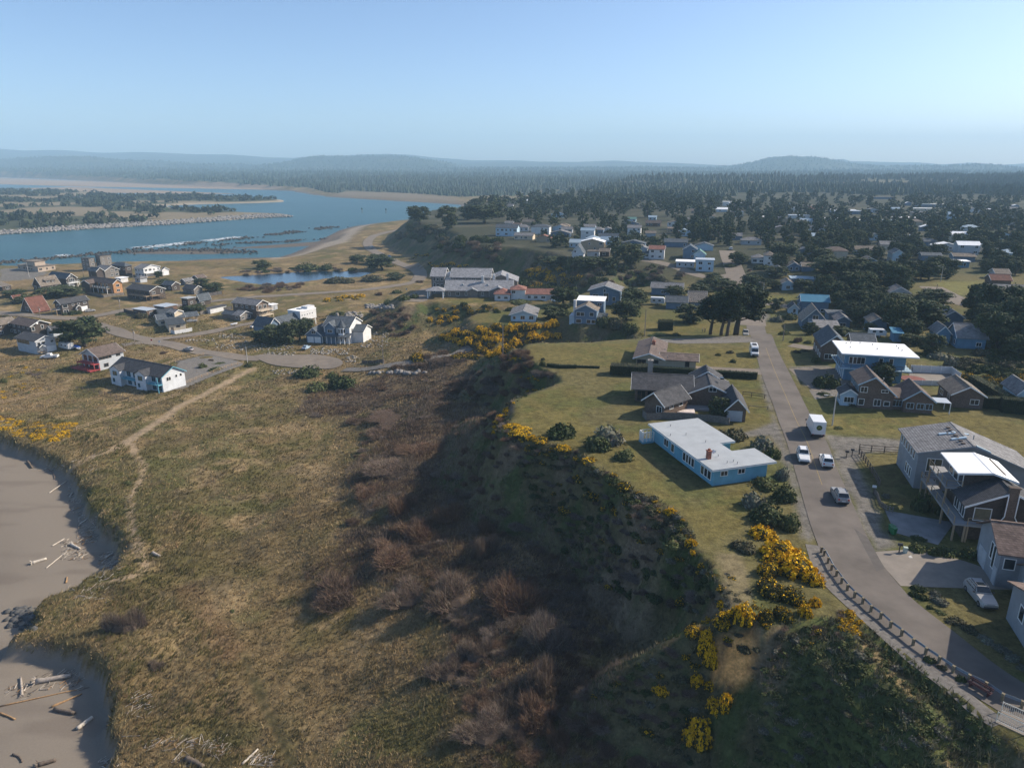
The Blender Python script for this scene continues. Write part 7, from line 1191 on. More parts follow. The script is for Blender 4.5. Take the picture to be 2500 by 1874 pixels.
band(QL('R3', 280, 1330, 560, 1190, 1100, 1100, 1200, 1240, 900, 1290, 500, 1370), 18, 3.5, 6, [WIL[0], WIL[1], GORSE[3]], 'brown willow in front of the gorse ravine', 'willows in front of the gorse ravine', 'willow_bush', 'bush', (.4, .6), 'twigs')
band(QL('R3', 900, 1500, 1300, 1330, 1600, 1080, 1750, 1250, 2000, 1400, 1700, 1560, 1300, 1640, 950, 1600), 34, 3.5, 6.5, WIL, 'bare willow on the slope below the lawn tips', 'willows on the slope below the lawn tips', 'willow_bush', 'bush', (.4, .6), 'twigs')
# willow thickets on the marsh floor
WB = [('T5', 680, 1560, 560, 270, 'large rounded willow mound standing alone in the meadow'), ('T5', 1050, 240, 420, 110, 'long low willow strip beside the green patch'), ('T5', 850, 130, 200, 70, 'dark small willow at the marsh edge'), ('T5', 1180, 120, 500, 80, 'willow strip at the top of the marsh'), ('T5', 1330, 360, 380, 110, 'willow bush at the shadow edge, upper one'), ('T5', 1130, 520, 480, 130, 'long willow bush at the middle of the marsh'), ('T5', 960, 700, 360, 130, 'willow bush with dark base at the marsh edge'), ('T5', 1200, 830, 300, 190, 'upright twiggy willow in the marsh'), ('T5', 820, 910, 160, 90, 'small dark round willow in the meadow'), ('T5', 1330, 1040, 400, 190, 'broad willow bush in front of the shade'), ('T5', 1170, 1250, 560, 200, 'willow mound right of the green sedge'), ('T5', 1580, 900, 260, 190, 'pale willow at the shadow border'), ('T5', 1870, 970, 220, 140, 'reddish willow inside the shade'), ('T5', 1830, 1180, 260, 250, 'brown willow inside the shade'),
 ('T6', 1230, 250, 420, 170, 'willow thicket behind the bottom meadow, left part'), ('T6', 1500, 260, 460, 230, 'willow thicket behind the bottom meadow, middle part'), ('T6', 1850, 290, 440, 260, 'willow thicket behind the bottom meadow, right part'), ('T6', 2080, 500, 320, 260, 'willow thicket at the foot of the spur'), ('T6', 1640, 560, 260, 150, 'small grey willow in the bottom thicket'), ('T6', 1480, 680, 330, 160, 'rounded brown willow near the bottom edge'), ('T6', 1990, 760, 340, 220, 'willow under the spur near the bottom edge'), ('T6', 1990, 960, 320, 200, 'dark willow at the bottom of the thicket'), ('T6', 1700, 1080, 420, 180, 'brown willow at the bottom picture edge'), ('T6', 2120, 1120, 300, 180, 'willow at the bottom edge below the spur'),
 ('S6', 1090, 560, 420, 280, 'dark bare bush in the beach grass'), ('S6', 1330, 850, 180, 90, 'small grey bare bush in the beach grass')]
for (r, x, y, w_, h_, lab) in WB: put_bush(r, x, y, w_, h_, WIL, lab, 'willow_bush', 'bush', part='twigs')
band(QL('P', 1010, 1470, 1350, 1450, 1500, 1560, 1420, 1720, 1640, 1874, 1260, 1874, 1120, 1700, 1080, 1560), 75, 1.4, 3.6, WIL, 'bare willow of the bottom thicket', 'willow thicket at the bottom of the picture', 'willow_bush', 'bush', (.3, .5), 'twigs', sp=.5)
band(QL('P', 840, 1040, 1180, 960, 1260, 1060, 1200, 1180, 1420, 1420, 1250, 1440, 1000, 1330, 900, 1230), 56, 1.6, 4.0, WIL, 'bare willow at the foot of the shaded bluff', 'willows at the foot of the shaded bluff', 'willow_bush', 'bush', (.3, .5), 'twigs', sp=.55)
band(QL('P', 720, 950, 1000, 930, 1180, 900, 1100, 960, 860, 1030, 740, 1010), 26, 2.0, 4.5, WIL, 'low bare willow behind the open dune meadow', 'low willows behind the dune meadow', 'willow_bush', 'bush', (.3, .5), 'twigs')
band(QL('P', 840, 1040, 1180, 960, 1260, 1060, 1230, 1180, 1420, 1420, 1500, 1560, 1420, 1720, 1600, 1874, 1200, 1874, 1080, 1560, 1000, 1330, 900, 1230), 170, 1.2, 3.2, WIL, 'low tangled willow brush filling the marsh thicket', '', 'willow_bush', 'bush', (.3, .5), 'twigs', sp=.35, stuff='willow_brush')
# bluff face cover
band(QL('P', 1250, 1060, 1420, 1120, 1560, 1210, 1680, 1300, 1740, 1450, 1600, 1500, 1420, 1400, 1300, 1230), 260, 1.4, 3.0, [SHRUBG[0], SHRUBG[3], GORSE[3], WIL[0], WIL[2], SHRUBG[2]], 'dark scrub on the shaded bluff face below the blue house', 'scrub on the shaded bluff face', 'shrub', 'shrub', (.3, .5), stuff='bluff_scrub')
band(QL('P', 1430, 1700, 1620, 1590, 1740, 1560, 1700, 1700, 1690, 1860, 1500, 1740), 190, 1.0, 2.2, [SHRUBG[0], SHRUBG[3], GORSE[3], SHRUBG[2], WIL[0], SHRUBS[1]], 'dark scrub on the spur face', 'scrub on the spur face', 'shrub', 'shrub', (.3, .5), stuff='spur_scrub')
band(QL('P', 1880, 1600, 1960, 1530, 2060, 1505, 2330, 1715, 2450, 1810, 2400, 1874, 1830, 1874), 420, .7, 1.9, [SHRUBG[1], SHRUBG[2], SHRUBY[1], SHRUBG[3], SHRUBS[1], SHRUBY[0]], 'green tussock on the steep slope below the footpath', 'tussocks on the slope below the footpath', 'shrub', 'shrub', (.25, .45), stuff='slope_tussocks')
band(QL('P', 1680, 1500, 1720, 1380, 1800, 1400, 1850, 1480, 1800, 1500), 24, .8, 1.6, [SHRUBG[3], SHRUBS[1], GORSE[3]], 'low scrub on the narrow neck of the bluff', 'low scrub on the bluff neck', 'shrub', 'shrub', (.25, .4), stuff='neck_scrub')
band(QL('S2', 1500, 620, 1750, 620, 2211, 560, 2211, 800, 1900, 700), 20, 3, 5, [SHRUBG[0], GORSE[3], SHRUBG[1]], 'dark scrub of the overgrown lot behind the patio', 'dark scrub of the overgrown lot', 'shrub', 'shrub', (.4, .6))
band(QL('S2', 1480, 480, 1700, 380, 2211, 340, 2211, 600, 1600, 600), 24, 3, 5.5, [SHRUBG[0], SHRUBG[3]], 'dense dark scrub below the blue cottage', 'dense scrub below the blue cottage', 'shrub', 'shrub', (.4, .6))
# dune plants in yellow flower
band(QL('S7', -60, 250, 330, 300, 680, 310, 600, 450, 400, 475, 180, 430, -60, 330), 60, 1.6, 3.2, [GORSE[0], GORSE[0], GORSE[1]], 'low yellow flowering dune shrub above the beach edge', 'yellow flowering patch above the beach', 'gorse_bush', 'gorse', (.22, .34), sp=.45)
band(QL('R1', 0, 1560, 100, 1490, 380, 1480, 560, 1560, 220, 1640, 0, 1658), 18, 1.4, 2.6, [GORSE[1], GORSE[2], SHRUBG[2]], 'low yellow flowering dune shrub beside the rail fence', 'yellow flowering patch beside the fence', 'gorse_bush', 'gorse', (.2, .3))
band(QL('R1', 40, 1300, 420, 1260, 520, 1330, 420, 1440, 60, 1440), 22, 1.8, 3.2, [WIL[2], WIL[0], SHRUBG[3], GORSE[2]], 'grey heathy scrub below the pale boxy house', 'grey heath below the village', 'shrub', 'shrub', (.2, .35))
# clipped hedges
HEDGE = {}
def hedge(label, P, wd, hh, base=(.035, .05, .02), top=None, name='hedge'):
    P = np.array([p[:2] for p in P], float); P = resamp(P, .35); T, C = [], []; z = hfast(P[:, 0], P[:, 1]); d = np.gradient(P, axis=0); d /= np.hypot(*d.T)[:, None]; nr = np.stack([-d[:, 1], d[:, 0]], 1); o = np.array([P[0, 0], P[0, 1], z[0]])
    n = int(len(P) * .35 * (wd + 2 * hh) * 38); i = RNG.integers(0, len(P), n); s = RNG.uniform(-1, 1, n); f = RNG.random(n); side = f > wd / (wd + 2 * hh); t = np.where(side, np.sign(s), s); zz = np.where(side, RNG.random(n) * hh, hh) * RNG.uniform(.94, 1.04, n)
    pt = np.stack([P[i, 0] + nr[i, 0] * t * wd / 2, P[i, 1] + nr[i, 1] * t * wd / 2, z[i] + zz], 1) + RNG.normal(size=(n, 3)) * .05 - o; N = np.where(side[:, None], np.stack([nr[i, 0] * t, nr[i, 1] * t, 0 * t], 1), [0, 0, 1.0])
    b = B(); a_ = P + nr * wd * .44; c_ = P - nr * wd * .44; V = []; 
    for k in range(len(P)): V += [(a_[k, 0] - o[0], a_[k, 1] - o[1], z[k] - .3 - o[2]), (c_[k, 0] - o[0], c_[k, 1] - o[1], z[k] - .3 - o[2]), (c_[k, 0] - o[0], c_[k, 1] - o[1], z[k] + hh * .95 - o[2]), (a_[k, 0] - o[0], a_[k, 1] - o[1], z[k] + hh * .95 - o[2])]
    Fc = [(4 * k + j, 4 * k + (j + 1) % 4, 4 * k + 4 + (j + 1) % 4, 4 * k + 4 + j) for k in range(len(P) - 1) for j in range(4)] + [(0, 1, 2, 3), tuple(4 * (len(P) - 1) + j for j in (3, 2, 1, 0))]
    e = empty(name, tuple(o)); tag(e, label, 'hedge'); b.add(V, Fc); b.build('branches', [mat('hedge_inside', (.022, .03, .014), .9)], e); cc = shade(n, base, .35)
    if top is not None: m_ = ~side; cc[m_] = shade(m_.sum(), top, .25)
    link('foliage', tris('foliage', leaf_tris(pt, N, .11, .7), FOL, cc), e)
hedge('long clipped dark hedge along the cream house boundary', ch('S1', 420, 480, 800, 505, 1200, 530, 1535, 552), 1.3, 1.5)
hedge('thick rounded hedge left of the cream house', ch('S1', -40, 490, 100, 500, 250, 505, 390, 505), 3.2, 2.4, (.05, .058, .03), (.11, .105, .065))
hedge('low dark hedge running left across the mown lawn', ch('R4', 160, 1300, 300, 1318, 470, 1318), 1.0, .8); hedge('thin low hedge between lawn and thick hedge', ch('R4', 475, 1312, 720, 1320), .7, .5)
hedge('rounded clipped block hedge by the travel trailer', ch('R4', 1370, 715, 1520, 718), 4.0, 3.2, (.055, .06, .022))
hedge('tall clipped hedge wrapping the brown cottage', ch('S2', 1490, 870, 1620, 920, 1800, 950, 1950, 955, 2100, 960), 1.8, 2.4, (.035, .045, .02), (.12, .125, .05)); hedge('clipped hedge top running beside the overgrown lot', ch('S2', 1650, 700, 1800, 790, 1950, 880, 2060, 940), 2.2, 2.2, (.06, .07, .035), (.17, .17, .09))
hedge('dark tall hedge at the right edge of the green field', ch('S2', 1950, 985, 2211, 1010, 2400, 1040), 2.5, 3.0)
def rim():
    MB_ = []; pl = resamp(PLAT[6:38], .7); d = np.gradient(pl, axis=0); d /= np.hypot(*d.T)[:, None]
    for q, t in zip(pl, d):
        nn = np.array([-t[1], t[0]]); nn = nn if not inside(PLAT, np.array([q[0] + nn[0]]), np.array([q[1] + nn[1]]))[0] else -nn
        for _ in range(1 + (random.random() < .45)):
            s = random.uniform(.7, 1.8); o = q + nn * random.uniform(-.3, 2.6); f = fbm(o[0], o[1], 7, 2, 500); MB_.append((random.choice([GORSE[1]] if f > .6 else [GORSE[2], SHRUBG[3], WIL[0]] if f > .45 else [SHRUBG[3], SHRUBG[0], SHRUBS[1]]), (o[0], o[1], hz(*o) - .1), s / 2, s * random.uniform(.35, .6)))
    tag(link('rim_scrub', merge('rim_scrub', MB_)), 'low scrub and gorse along the bluff rim', kind='stuff')
rim()
# ---------------------------------------------------------------- grasses and woods too many to count
def grass(name, n, ylo, yhi, ok, label, hlo, hhi, col, lean=(.35, .1), wd=.05, per=5, xlim=None):
    Y = np.exp(RNG.uniform(math.log(ylo), math.log(yhi), n)); X = (RNG.random(n) * 2 - 1) * (30 + .80 * Y) if xlim is None else RNG.uniform(xlim[0], xlim[1], n)
    h_ = hfast(X, Y); k = ok(X, Y, h_); X, Y, h_ = X[k], Y[k], h_[k]; c = col(X, Y, h_); n = len(X); sc = np.clip(Y / 110, .8, 2.6)
    T = []; C = []
    for j in range(per):
        a = RNG.uniform(0, 6.28, n); r_ = RNG.uniform(0, .22, n) * sc; hh = RNG.uniform(hlo, hhi, n) * (.7 + .6 * fbm(X, Y, 5, 2, 300)) ; w_ = wd * sc * RNG.uniform(.7, 1.4, n); th = RNG.uniform(0, 3.14, n)
        b0 = np.stack([X + r_ * np.cos(a), Y + r_ * np.sin(a), h_ - .05], 1); D = np.stack([np.cos(th) * w_, np.sin(th) * w_, 0 * w_], 1); tp_ = b0 + np.stack([hh * lean[0] + RNG.normal(size=n) * .18 + .35 * hh * np.cos(a), hh * lean[1] + RNG.normal(size=n) * .18 + .35 * hh * np.sin(a), hh], 1)
        T.append(np.stack([b0 - D, b0 + D, tp_], 1)); C.append(np.clip(c * RNG.uniform(.75, 1.45, (n, 1)), .01, .9))
    return tag(link(name, tris(name, np.concatenate(T), FOL, np.concatenate(C))), label, kind='stuff')
def slope_at(X, Y): e = .6; return np.hypot(hfast(X + e, Y) - hfast(X - e, Y), hfast(X, Y + e) - hfast(X, Y - e)) / (2 * e)
def ok_dune(X, Y, h_):
    m_ = (h_ > 3.3) & (h_ < 12) & (sdist(BEACH, X, Y) < .5)
    for pl, wd in TRAIL: m_ &= pdist(pl, X, Y) > wd * 1.35
    for pl, wd in TRACK: m_ &= pdist(pl, X, Y) > wd * 1.2
    for f in FOOT:
        if f[0][0] < 0: m_ &= ~inside(f, X, Y)
    for rr in ROADS_LOW: m_ &= pdist(rr[0], X, Y) > rr[1]
    m_ &= ~inside(CUL, X, Y) & ~inside(YARD, X, Y)
    return m_
ROADS_LOW = [(LO(-60, 762, 0, 765, 80, 772, 150, 776, 220, 772, 300, 757, 330, 752, 420, 745, 520, 735, 600, 728, 700, 722, 800, 714, 900, 706, 980, 696, 1020, 684), 4), (LO(230, 792, 290, 810, 350, 830, 420, 842, 470, 852, 520, 862, 580, 872, 640, 876), 4.2), (LO(350, 833, 430, 822, 500, 812, 560, 800, 620, 788, 680, 778), 3.5), (up([(840, 905), (900, 913), (980, 915), (1040, 911), (1100, 903), (1150, 893)], 5.5), 2.5)]
YARD = LO(440, 882, 500, 868, 540, 872, 580, 880, 600, 890, 560, 905, 500, 928, 436, 955, 400, 945, 425, 905)
def col_dune(X, Y, h_):
    c = cover(X, Y, h_, slope_at(X, Y)) * 1.25; n1 = fbm(X, Y, 7, 3, 310); c = lc(c, sstep(.46, .62, n1) * .8, C_(.40, .29, .155)); c = lc(c, sstep(.55, .68, fbm(X, Y, 4, 2, 311)) * .5, C_(.11, .10, .035)); return c
grass('dune_grass', 170000, 52, 330, ok_dune, 'tan and olive dune grass covering the low ground', .25, .62, col_dune)
def ok_edge(X, Y, h_): d = sdist(BEACH, X, Y); return (d < .8) & (d > -14) & (h_ > 3.0)
grass('beach_grass', 34000, 52, 240, ok_edge, 'long pale beach grass along the sand edge', .5, 1.0, lambda X, Y, h_: np.clip(lc(np.zeros(X.shape + (3,)) + C_(.30, .24, .12), sstep(.45, .6, fbm(X, Y, 5, 2, 320)), C_(.14, .13, .045)), 0, 1), (.6, .25), .05, 6, (-135, -20))
def ok_bluff(X, Y, h_):
    z = ztop(X, Y); d = pdist(PLAT[:70], X, Y); return (h_ > 6.5) & (sdist(PLAT, X, Y) < 0.5) & (Y < 300) & ~inside(SCARPP, X, Y) & ~inside(SCARP2, X, Y)
grass('bluff_grass', 90000, 48, 280, ok_bluff, 'rough mixed grass on the bluff slopes', .25, .7, lambda X, Y, h_: lc(cover(X, Y, h_, slope_at(X, Y)) * 1.3, (fbm(X, Y, 2.5, 2, 330) > .55) * .6, C_(.24, .19, .12)), (.25, .05), .06, 4, None)
def ok_th(X, Y, h_): return inside(SCRUB[0], X, Y) & (h_ > 3.5) & (h_ < 18) & (fbm(X, Y, 11, 3, 340) > .42)
grass('thicket_twigs', 80000, 55, 240, ok_th, 'fine brown twigs of the marsh thicket', .35, 1.15, lambda X, Y, h_: lc(np.zeros(X.shape + (3,)) + C_(.15, .10, .07), sstep(.4, .6, fbm(X, Y, 6, 2, 341)), C_(.21, .16, .12)), (.1, .05), .022, 7, (-75, 30))
def conifers(name, X, Y, label, hlo, hhi, base):
    n = len(X); Z = hfast(X, Y) - 1; H_ = (hlo + (hhi - hlo) * fbm(X, Y, 90, 3, 410)) * RNG.uniform(.55, 1.3, n); Rr = 5.5 * RNG.uniform(.6, 1.5, n); T = []; C = []
    for (f0, f1, rr) in ((.08, .62, 1.0), (.42, 1.0, .68)):
        for j in range(5):
            a0, a1 = j * 1.2566, (j + 1) * 1.2566; o = np.stack([X, Y, Z], 1); w_ = RNG.uniform(.8, 1.2, n)
            T.append(np.stack([o + np.stack([np.cos(a0) * Rr * rr * w_, np.sin(a0) * Rr * rr * w_, H_ * f0], 1), o + np.stack([np.cos(a1) * Rr * rr, np.sin(a1) * Rr * rr, H_ * f0], 1), o + np.stack([0 * X, 0 * X, H_ * f1], 1)], 1)); C.append(shade(n, base, .35, .12))
    return tag(link(name, tris(name, np.concatenate(T), FOL, np.concatenate(C))), label, kind='stuff')
n = 36000; Yf = np.exp(RNG.uniform(math.log(1080), math.log(6500), n)); Xf = (RNG.random(n) * 2 - 1) * (.84 * Yf); srf = sdist(RIVER, Xf, Yf)
flats = up([(790, 484), (1140, 500), (1120, 484), (980, 474), (850, 468)], 2); k = (srf < -30) & ~inside(flats, Xf, Yf) & (sdist(SPIT, Xf, Yf) < -10) & (Yf > 1450 + 500 * fbm(Xf, Yf, 130, 2, 401) - 550 * (Xf > 150)) & (fbm(Xf, Yf, 160, 3, 400) > .30)
conifers('distant_forest', Xf[k], Yf[k], 'hazy conifer forest spreading to the hills', 8, 18, (.045, .06, .036))
n = 9000; Xs = RNG.uniform(-1400, 120, n); Ysx = RNG.uniform(700, 2100, n); ss = sdist(SPIT, Xs, Ysx); k = (ss > 14) & (fbm(Xs, Ysx, 120, 3, 140) > .47)
Xs, Ysx = Xs[k], Ysx[k]; zz = hfast(Xs, Ysx); T = []; C = []
for x, y, z in zip(Xs[:1500], Ysx[:1500], zz[:1500]):
    s = random.uniform(3.5, 8); t_, d_ = blob(14, (x, y, z + s * .3), (s, s, s * .6), s * .55, .2, -.1); T.append(t_); C.append(shade(len(t_), (.035, .045, .024), .3))
tag(link('spit_scrub', tris('spit_scrub', np.concatenate(T), FOL, np.concatenate(C))), 'dark pine scrub covering the sand spit', kind='stuff')
# ---------------------------------------------------------------- vehicles
RUB = mat('tyre_rubber', (.02, .02, .02), .85); RIM = mat('wheel_rim', (.35, .35, .36), .35, .1, metal=.8); LAMPW = mat('headlight', (.75, .75, .72), .15, .05, spec=.8); LAMPR = mat('tail_light', (.45, .02, .02), .25, .1, spec=.6); BUMP = mat('bumper_plastic', (.05, .05, .055), .6, .1); CARG = mat('car_glass', (.012, .016, .02), .05, .1, spec=.9)
def paint(n, c): return mat('paint_' + n, c, .28, .04, .4, spec=.6)
PW, PS, PB_ = paint('white', (.70, .70, .69)), paint('silver', (.30, .295, .285)), paint('blue', (.10, .2, .36)); PG = paint('grey', (.27, .28, .29)); PR = paint('red', (.35, .03, .03))
def loft(b, st, m=0):
    """cross sections (x, half width low, z low, half width mid, z mid, half width top, z top)"""
    V = []
    for (x, w0, z0, w1, z1, w2, z2) in st: V += [(x, -w0, z0), (x, -w1, z1), (x, -w2, z2), (x, w2, z2), (x, w1, z1), (x, w0, z0)]
    n = len(st); Fc = [(i * 6 + j, (i + 1) * 6 + j, (i + 1) * 6 + (j + 1) % 6, i * 6 + (j + 1) % 6) for i in range(n - 1) for j in range(6)] + [tuple(range(6)), tuple((n - 1) * 6 + j for j in range(5, -1, -1))]
    return b.add(V, Fc, m)
WHEELM = {}
def wheel(root, x, y, r, w_=.22):
    if r not in WHEELM:
        b = B(); b.tube([(0, -w_ / 2, 0), (0, w_ / 2, 0)], r, 14); c = B(); c.tube([(0, -w_ / 2 - .015, 0), (0, w_ / 2 + .015, 0)], r * .62, 10); WHEELM[r] = (b.mesh('wheel', [RUB]), c.mesh('rim', [RIM]))
    o = link('wheel', WHEELM[r][0], root, (x, y, r)); link('rim', WHEELM[r][1], o)
def quad(root, name, P, m, t=.012):
    b = B(); P = [Vector(p) for p in P]; n = (P[1] - P[0]).cross(P[2] - P[0]).normalized() * t; b.add([p + n for p in P] + [p - n for p in P], [(0, 1, 2, 3), (7, 6, 5, 4)] + [(i, i + 4, (i + 1) % 4 + 4, (i + 1) % 4) for i in range(4)]); return b.build(name, [m], root)
KINDS_ = dict(  # length, half width, hood z, belt z, roof z, windscreen base/top x, rear roof x, rear belt x
    suv=(4.75, .93, 1.05, 1.12, 1.72, .62, .02, -1.75, -2.22), sedan=(4.7, .9, .92, .98, 1.44, .75, .0, -1.05, -1.75), wagon=(4.6, .88, .95, 1.0, 1.55, .7, .05, -1.6, -2.15), coupe=(4.4, .9, .85, .92, 1.28, .65, -.05, -.8, -1.6))
def car(label, pos, yaw, kind, pm, z=None, cat='car', roof=None, rails=False):
    L, hw, zh, zb_, zr, xw, xt, xr, xb = KINDS_[kind]; root = empty('car', pos, yaw); tag(root, label, cat); f = L / 2; b = B()
    loft(b, [(-f, hw * .86, .42, hw * .9, .75, hw * .8, zb_ - .12), (-f + .12, hw * .95, .28, hw, .7, hw * .9, zb_ - .02), (-f + .9, hw, .24, hw, .7, hw * .93, zb_), (xw, hw, .24, hw, .7, hw * .93, zh + .02), (f - .7, hw, .24, hw, .62, hw * .88, zh - .1), (f - .12, hw * .93, .28, hw * .95, .58, hw * .78, zh - .22), (f, hw * .82, .36, hw * .84, .55, hw * .66, zh - .34)])
    loft(b, [(xb, hw * .9, zb_ - .1, hw * .9, zb_, hw * .84, zb_ + .02), (xr, hw * .9, zb_ - .1, hw * .87, zb_ + .3, hw * .72, zr - .03), (xr + .4, hw * .9, zb_ - .1, hw * .87, zb_ + .3, hw * .73, zr), (xt, hw * .9, zb_ - .1, hw * .87, zb_ + .3, hw * .72, zr - .02), (xw, hw * .9, zb_ - .1, hw * .88, zb_, hw * .84, zb_ + .02)])
    b.build('body', [pm], root, smooth=False); e = .02
    quad(root, 'windscreen', [(xw - .06, -hw * .8, zb_ + .08), (xw - .06, hw * .8, zb_ + .08), (xt + .06, hw * .7, zr - .05), (xt + .06, -hw * .7, zr - .05)], CARG, .03); quad(root, 'rear_window', [(xb + .04, hw * .78, zb_ + .1), (xb + .04, -hw * .78, zb_ + .1), (xr - .04, -hw * .68, zr - .08), (xr - .04, hw * .68, zr - .08)], CARG, .03)
    for s in (-1, 1):
        xm = (xr + xw) / 2 - .1
        for (a0, a1, c0, c1) in ((xm + .06, xw - .25, xm + .06, xt + .08), (xb + .35, xm - .06, xr + .15, xm - .06)):
            quad(root, 'side_window', [(a0, s * hw * .895, zb_ + .05), (a1, s * hw * .895, zb_ + .05), (c1, s * hw * .775, zr - .1), (c0, s * hw * .775, zr - .1)], CARG, .012)
        h_ = B(); h_.box(f - .28, f - .02, s * hw * .62 - .14, s * hw * .62 + .14, zh - .42, zh - .27); h_.build('headlight', [LAMPW], root); t_ = B(); t_.box(-f - .01, -f + .14, s * hw * .72 - .12, s * hw * .72 + .12, zb_ - .34, zb_ - .1); t_.build('tail_light', [LAMPR], root)
        m_ = B(); m_.box(xw - .25, xw - .08, s * (hw + .02), s * (hw + .2), zb_, zb_ + .14); m_.build('mirror', [BUMP], root)
        if rails: r_ = B(); r_.box(xr + .3, xt, s * hw * .62 - .02, s * hw * .62 + .02, zr, zr + .07); r_.build('roof_rail', [BUMP], root)
        for x in (f - .85, -f + .85): wheel(root, x, s * (hw - .1), .34)
    bb = B(); bb.box(f - .1, f + .03, -hw * .8, hw * .8, .3, .48); bb.build('bumper', [BUMP], root); bb = B(); bb.box(-f - .03, -f + .1, -hw * .8, hw * .8, .34, .52); bb.build('bumper', [BUMP], root)
    p_ = B(); p_.box(-f - .045, -f - .02, -.26, .26, .6, .74); p_.build('number_plate', [WPAINT], root)
    if roof: q_ = B(); q_.box(xt - .75, xt - .15, -.4, .4, zr - .01, zr + .025); q_.build('sunroof', [CARG], root)
    return root
def road_yaw(p):
    i = int(np.argmin(np.hypot(CENTRE[:, 0] - p[0], CENTRE[:, 1] - p[1]))); a, b = CENTRE[max(i - 2, 0)], CENTRE[min(i + 2, len(CENTRE) - 1)]; return math.atan2(a[1] - b[1], a[0] - b[0])   # pointing away from the viewer
def on(px, py, dz=.05): g = G(px, py); return (g[0], g[1], g[2] + dz)
p = on(1960, 1120); car('white car driving towards the viewer on the street', p, road_yaw(p) + math.pi, 'suv', PW, rails=True)
p = on(2016, 1132); car('white car driving away just behind the box truck', p, road_yaw(p), 'suv', PW, rails=True)
p = on(2049, 1217); car('silver car driving away, nearest one on the street', p, road_yaw(p) + .06, 'suv', PS, rails=True)
p = on(1820, 818); car('small pale car parked beside the big cypress trunks', p, R(255), 'wagon', PS)
p = on(2392, 1462); car('silver wagon with sunroof parked in the shaded driveway', p, R(-98), 'suv', PS, roof=True, rails=True)
p = on(461, 857, .22); car('silver sedan on the village street corner', p, R(150), 'sedan', PS); p = on(220, 761, .1); car('silver car outside the dark shingled garage house', p, R(40), 'sedan', PS)
p = on(623, 800, .2); car('white sporty car on the village side street', p, R(55), 'coupe', PW); p = on(748, 852, .15); car('pale blue car in the brick drive of the ornate house', p, R(80), 'sedan', paint('paleblue', (.35, .45, .55)))
p = on(468, 786, .1); car('blue grey car under the open carport', p, R(35), 'sedan', PG); p = on(1990, 743, .1); car('dark red car beyond the teal roofed house', p, R(80), 'sedan', PR); p = on(2068, 748, .1); car('white car among the pines beyond the lichen roof', p, R(80), 'wagon', PW)
p = on(907, 607, .3); car('dark car on the bay road bend', p, R(120), 'suv', PG); p = on(1784, 610, .1); car('tiny white car at the far end of the street', p, R(80), 'suv', PW); p = on(1360, 737, .1); car('white car half under the tree beside the red roofed house', p, R(150), 'suv', PW)
def pickup(label, pos, yaw, pm):
    root = empty('pickup_truck', pos, yaw); tag(root, label, 'pickup'); b = B(); hw = .98; f = 2.9
    loft(b, [(.2, hw, .45, hw, .9, hw * .95, 1.25), (1.3, hw, .45, hw, .9, hw * .95, 1.25), (2.6, hw, .45, hw, .85, hw * .9, 1.15), (2.9, hw * .9, .5, hw * .92, .8, hw * .8, 1.0)]); loft(b, [(-.75, hw, .45, hw, .9, hw * .95, 1.25), (.2, hw, .45, hw, .9, hw * .95, 1.25)])
    loft(b, [(-.75, hw * .93, 1.2, hw * .9, 1.5, hw * .76, 1.85), (-.5, hw * .93, 1.2, hw * .9, 1.5, hw * .77, 1.9), (.7, hw * .93, 1.2, hw * .9, 1.5, hw * .76, 1.88), (1.35, hw * .93, 1.2, hw * .9, 1.24, hw * .86, 1.27)]); b.build('body', [pm], root)
    bd = B(); bd.box(-2.9, -.76, -hw, -hw + .1, .5, 1.25); bd.box(-2.9, -.76, hw - .1, hw, .5, 1.25); bd.box(-2.9, -2.8, -hw + .1, hw - .1, .5, 1.25); bd.box(-2.8, -.76, -hw + .1, hw - .1, .5, .7); bd.build('truck_bed', [pm], root)
    quad(root, 'windscreen', [(1.3, -hw * .8, 1.3), (1.3, hw * .8, 1.3), (.74, hw * .72, 1.85), (.74, -hw * .72, 1.85)], CARG, .03)
    for s in (-1, 1):
        quad(root, 'side_window', [(.1, s * hw * .92, 1.3), (1.05, s * hw * .92, 1.3), (.65, s * hw * .81, 1.8), (.1, s * hw * .81, 1.8)], CARG); quad(root, 'side_window', [(-.65, s * hw * .92, 1.3), (0, s * hw * .92, 1.3), (0, s * hw * .81, 1.8), (-.6, s * hw * .81, 1.8)], CARG)
        for x in (1.9, -1.9): wheel(root, x, s * (hw - .1), .4)
        h_ = B(); h_.box(2.75, 2.92, s * .66 - .15, s * .66 + .15, .8, .98); h_.build('headlight', [LAMPW], root)
    return root
p = on(122, 875, .1); pickup('white pickup truck parked beside the pale boxy house', p, R(190), PW); p = on(950, 630, .3); pickup('blue pickup truck on the bay road', p, R(120), PB_)
# box truck seen from behind
p = on(1990, 1058); root = empty('box_truck', p, road_yaw(p)); tag(root, 'white box truck with round green emblem on its rear door', 'truck')
b = B(); b.box(-2.6, 1.7, -1.15, 1.15, .75, 3.15); b.build('cargo_box', [PW], root); b = B(); b.box(-2.75, -2.6, -1.1, 1.1, .45, .62); b.box(-2.5, 3.2, -.5, .5, .45, .75); b.build('chassis', [BUMP], root)
b = B(); loft(b, [(1.75, 1.05, .5, 1.05, 1.2, .98, 2.25), (2.7, 1.05, .5, 1.05, 1.2, .95, 2.2), (3.25, 1.05, .5, 1.05, 1.2, .95, 1.3), (3.9, 1.0, .5, 1.0, .9, .9, 1.15)]); b.build('cab', [PW], root); quad(root, 'windscreen', [(3.24, -.9, 1.35), (3.24, .9, 1.35), (2.76, .85, 2.15), (2.76, -.85, 2.15)], CARG, .03)
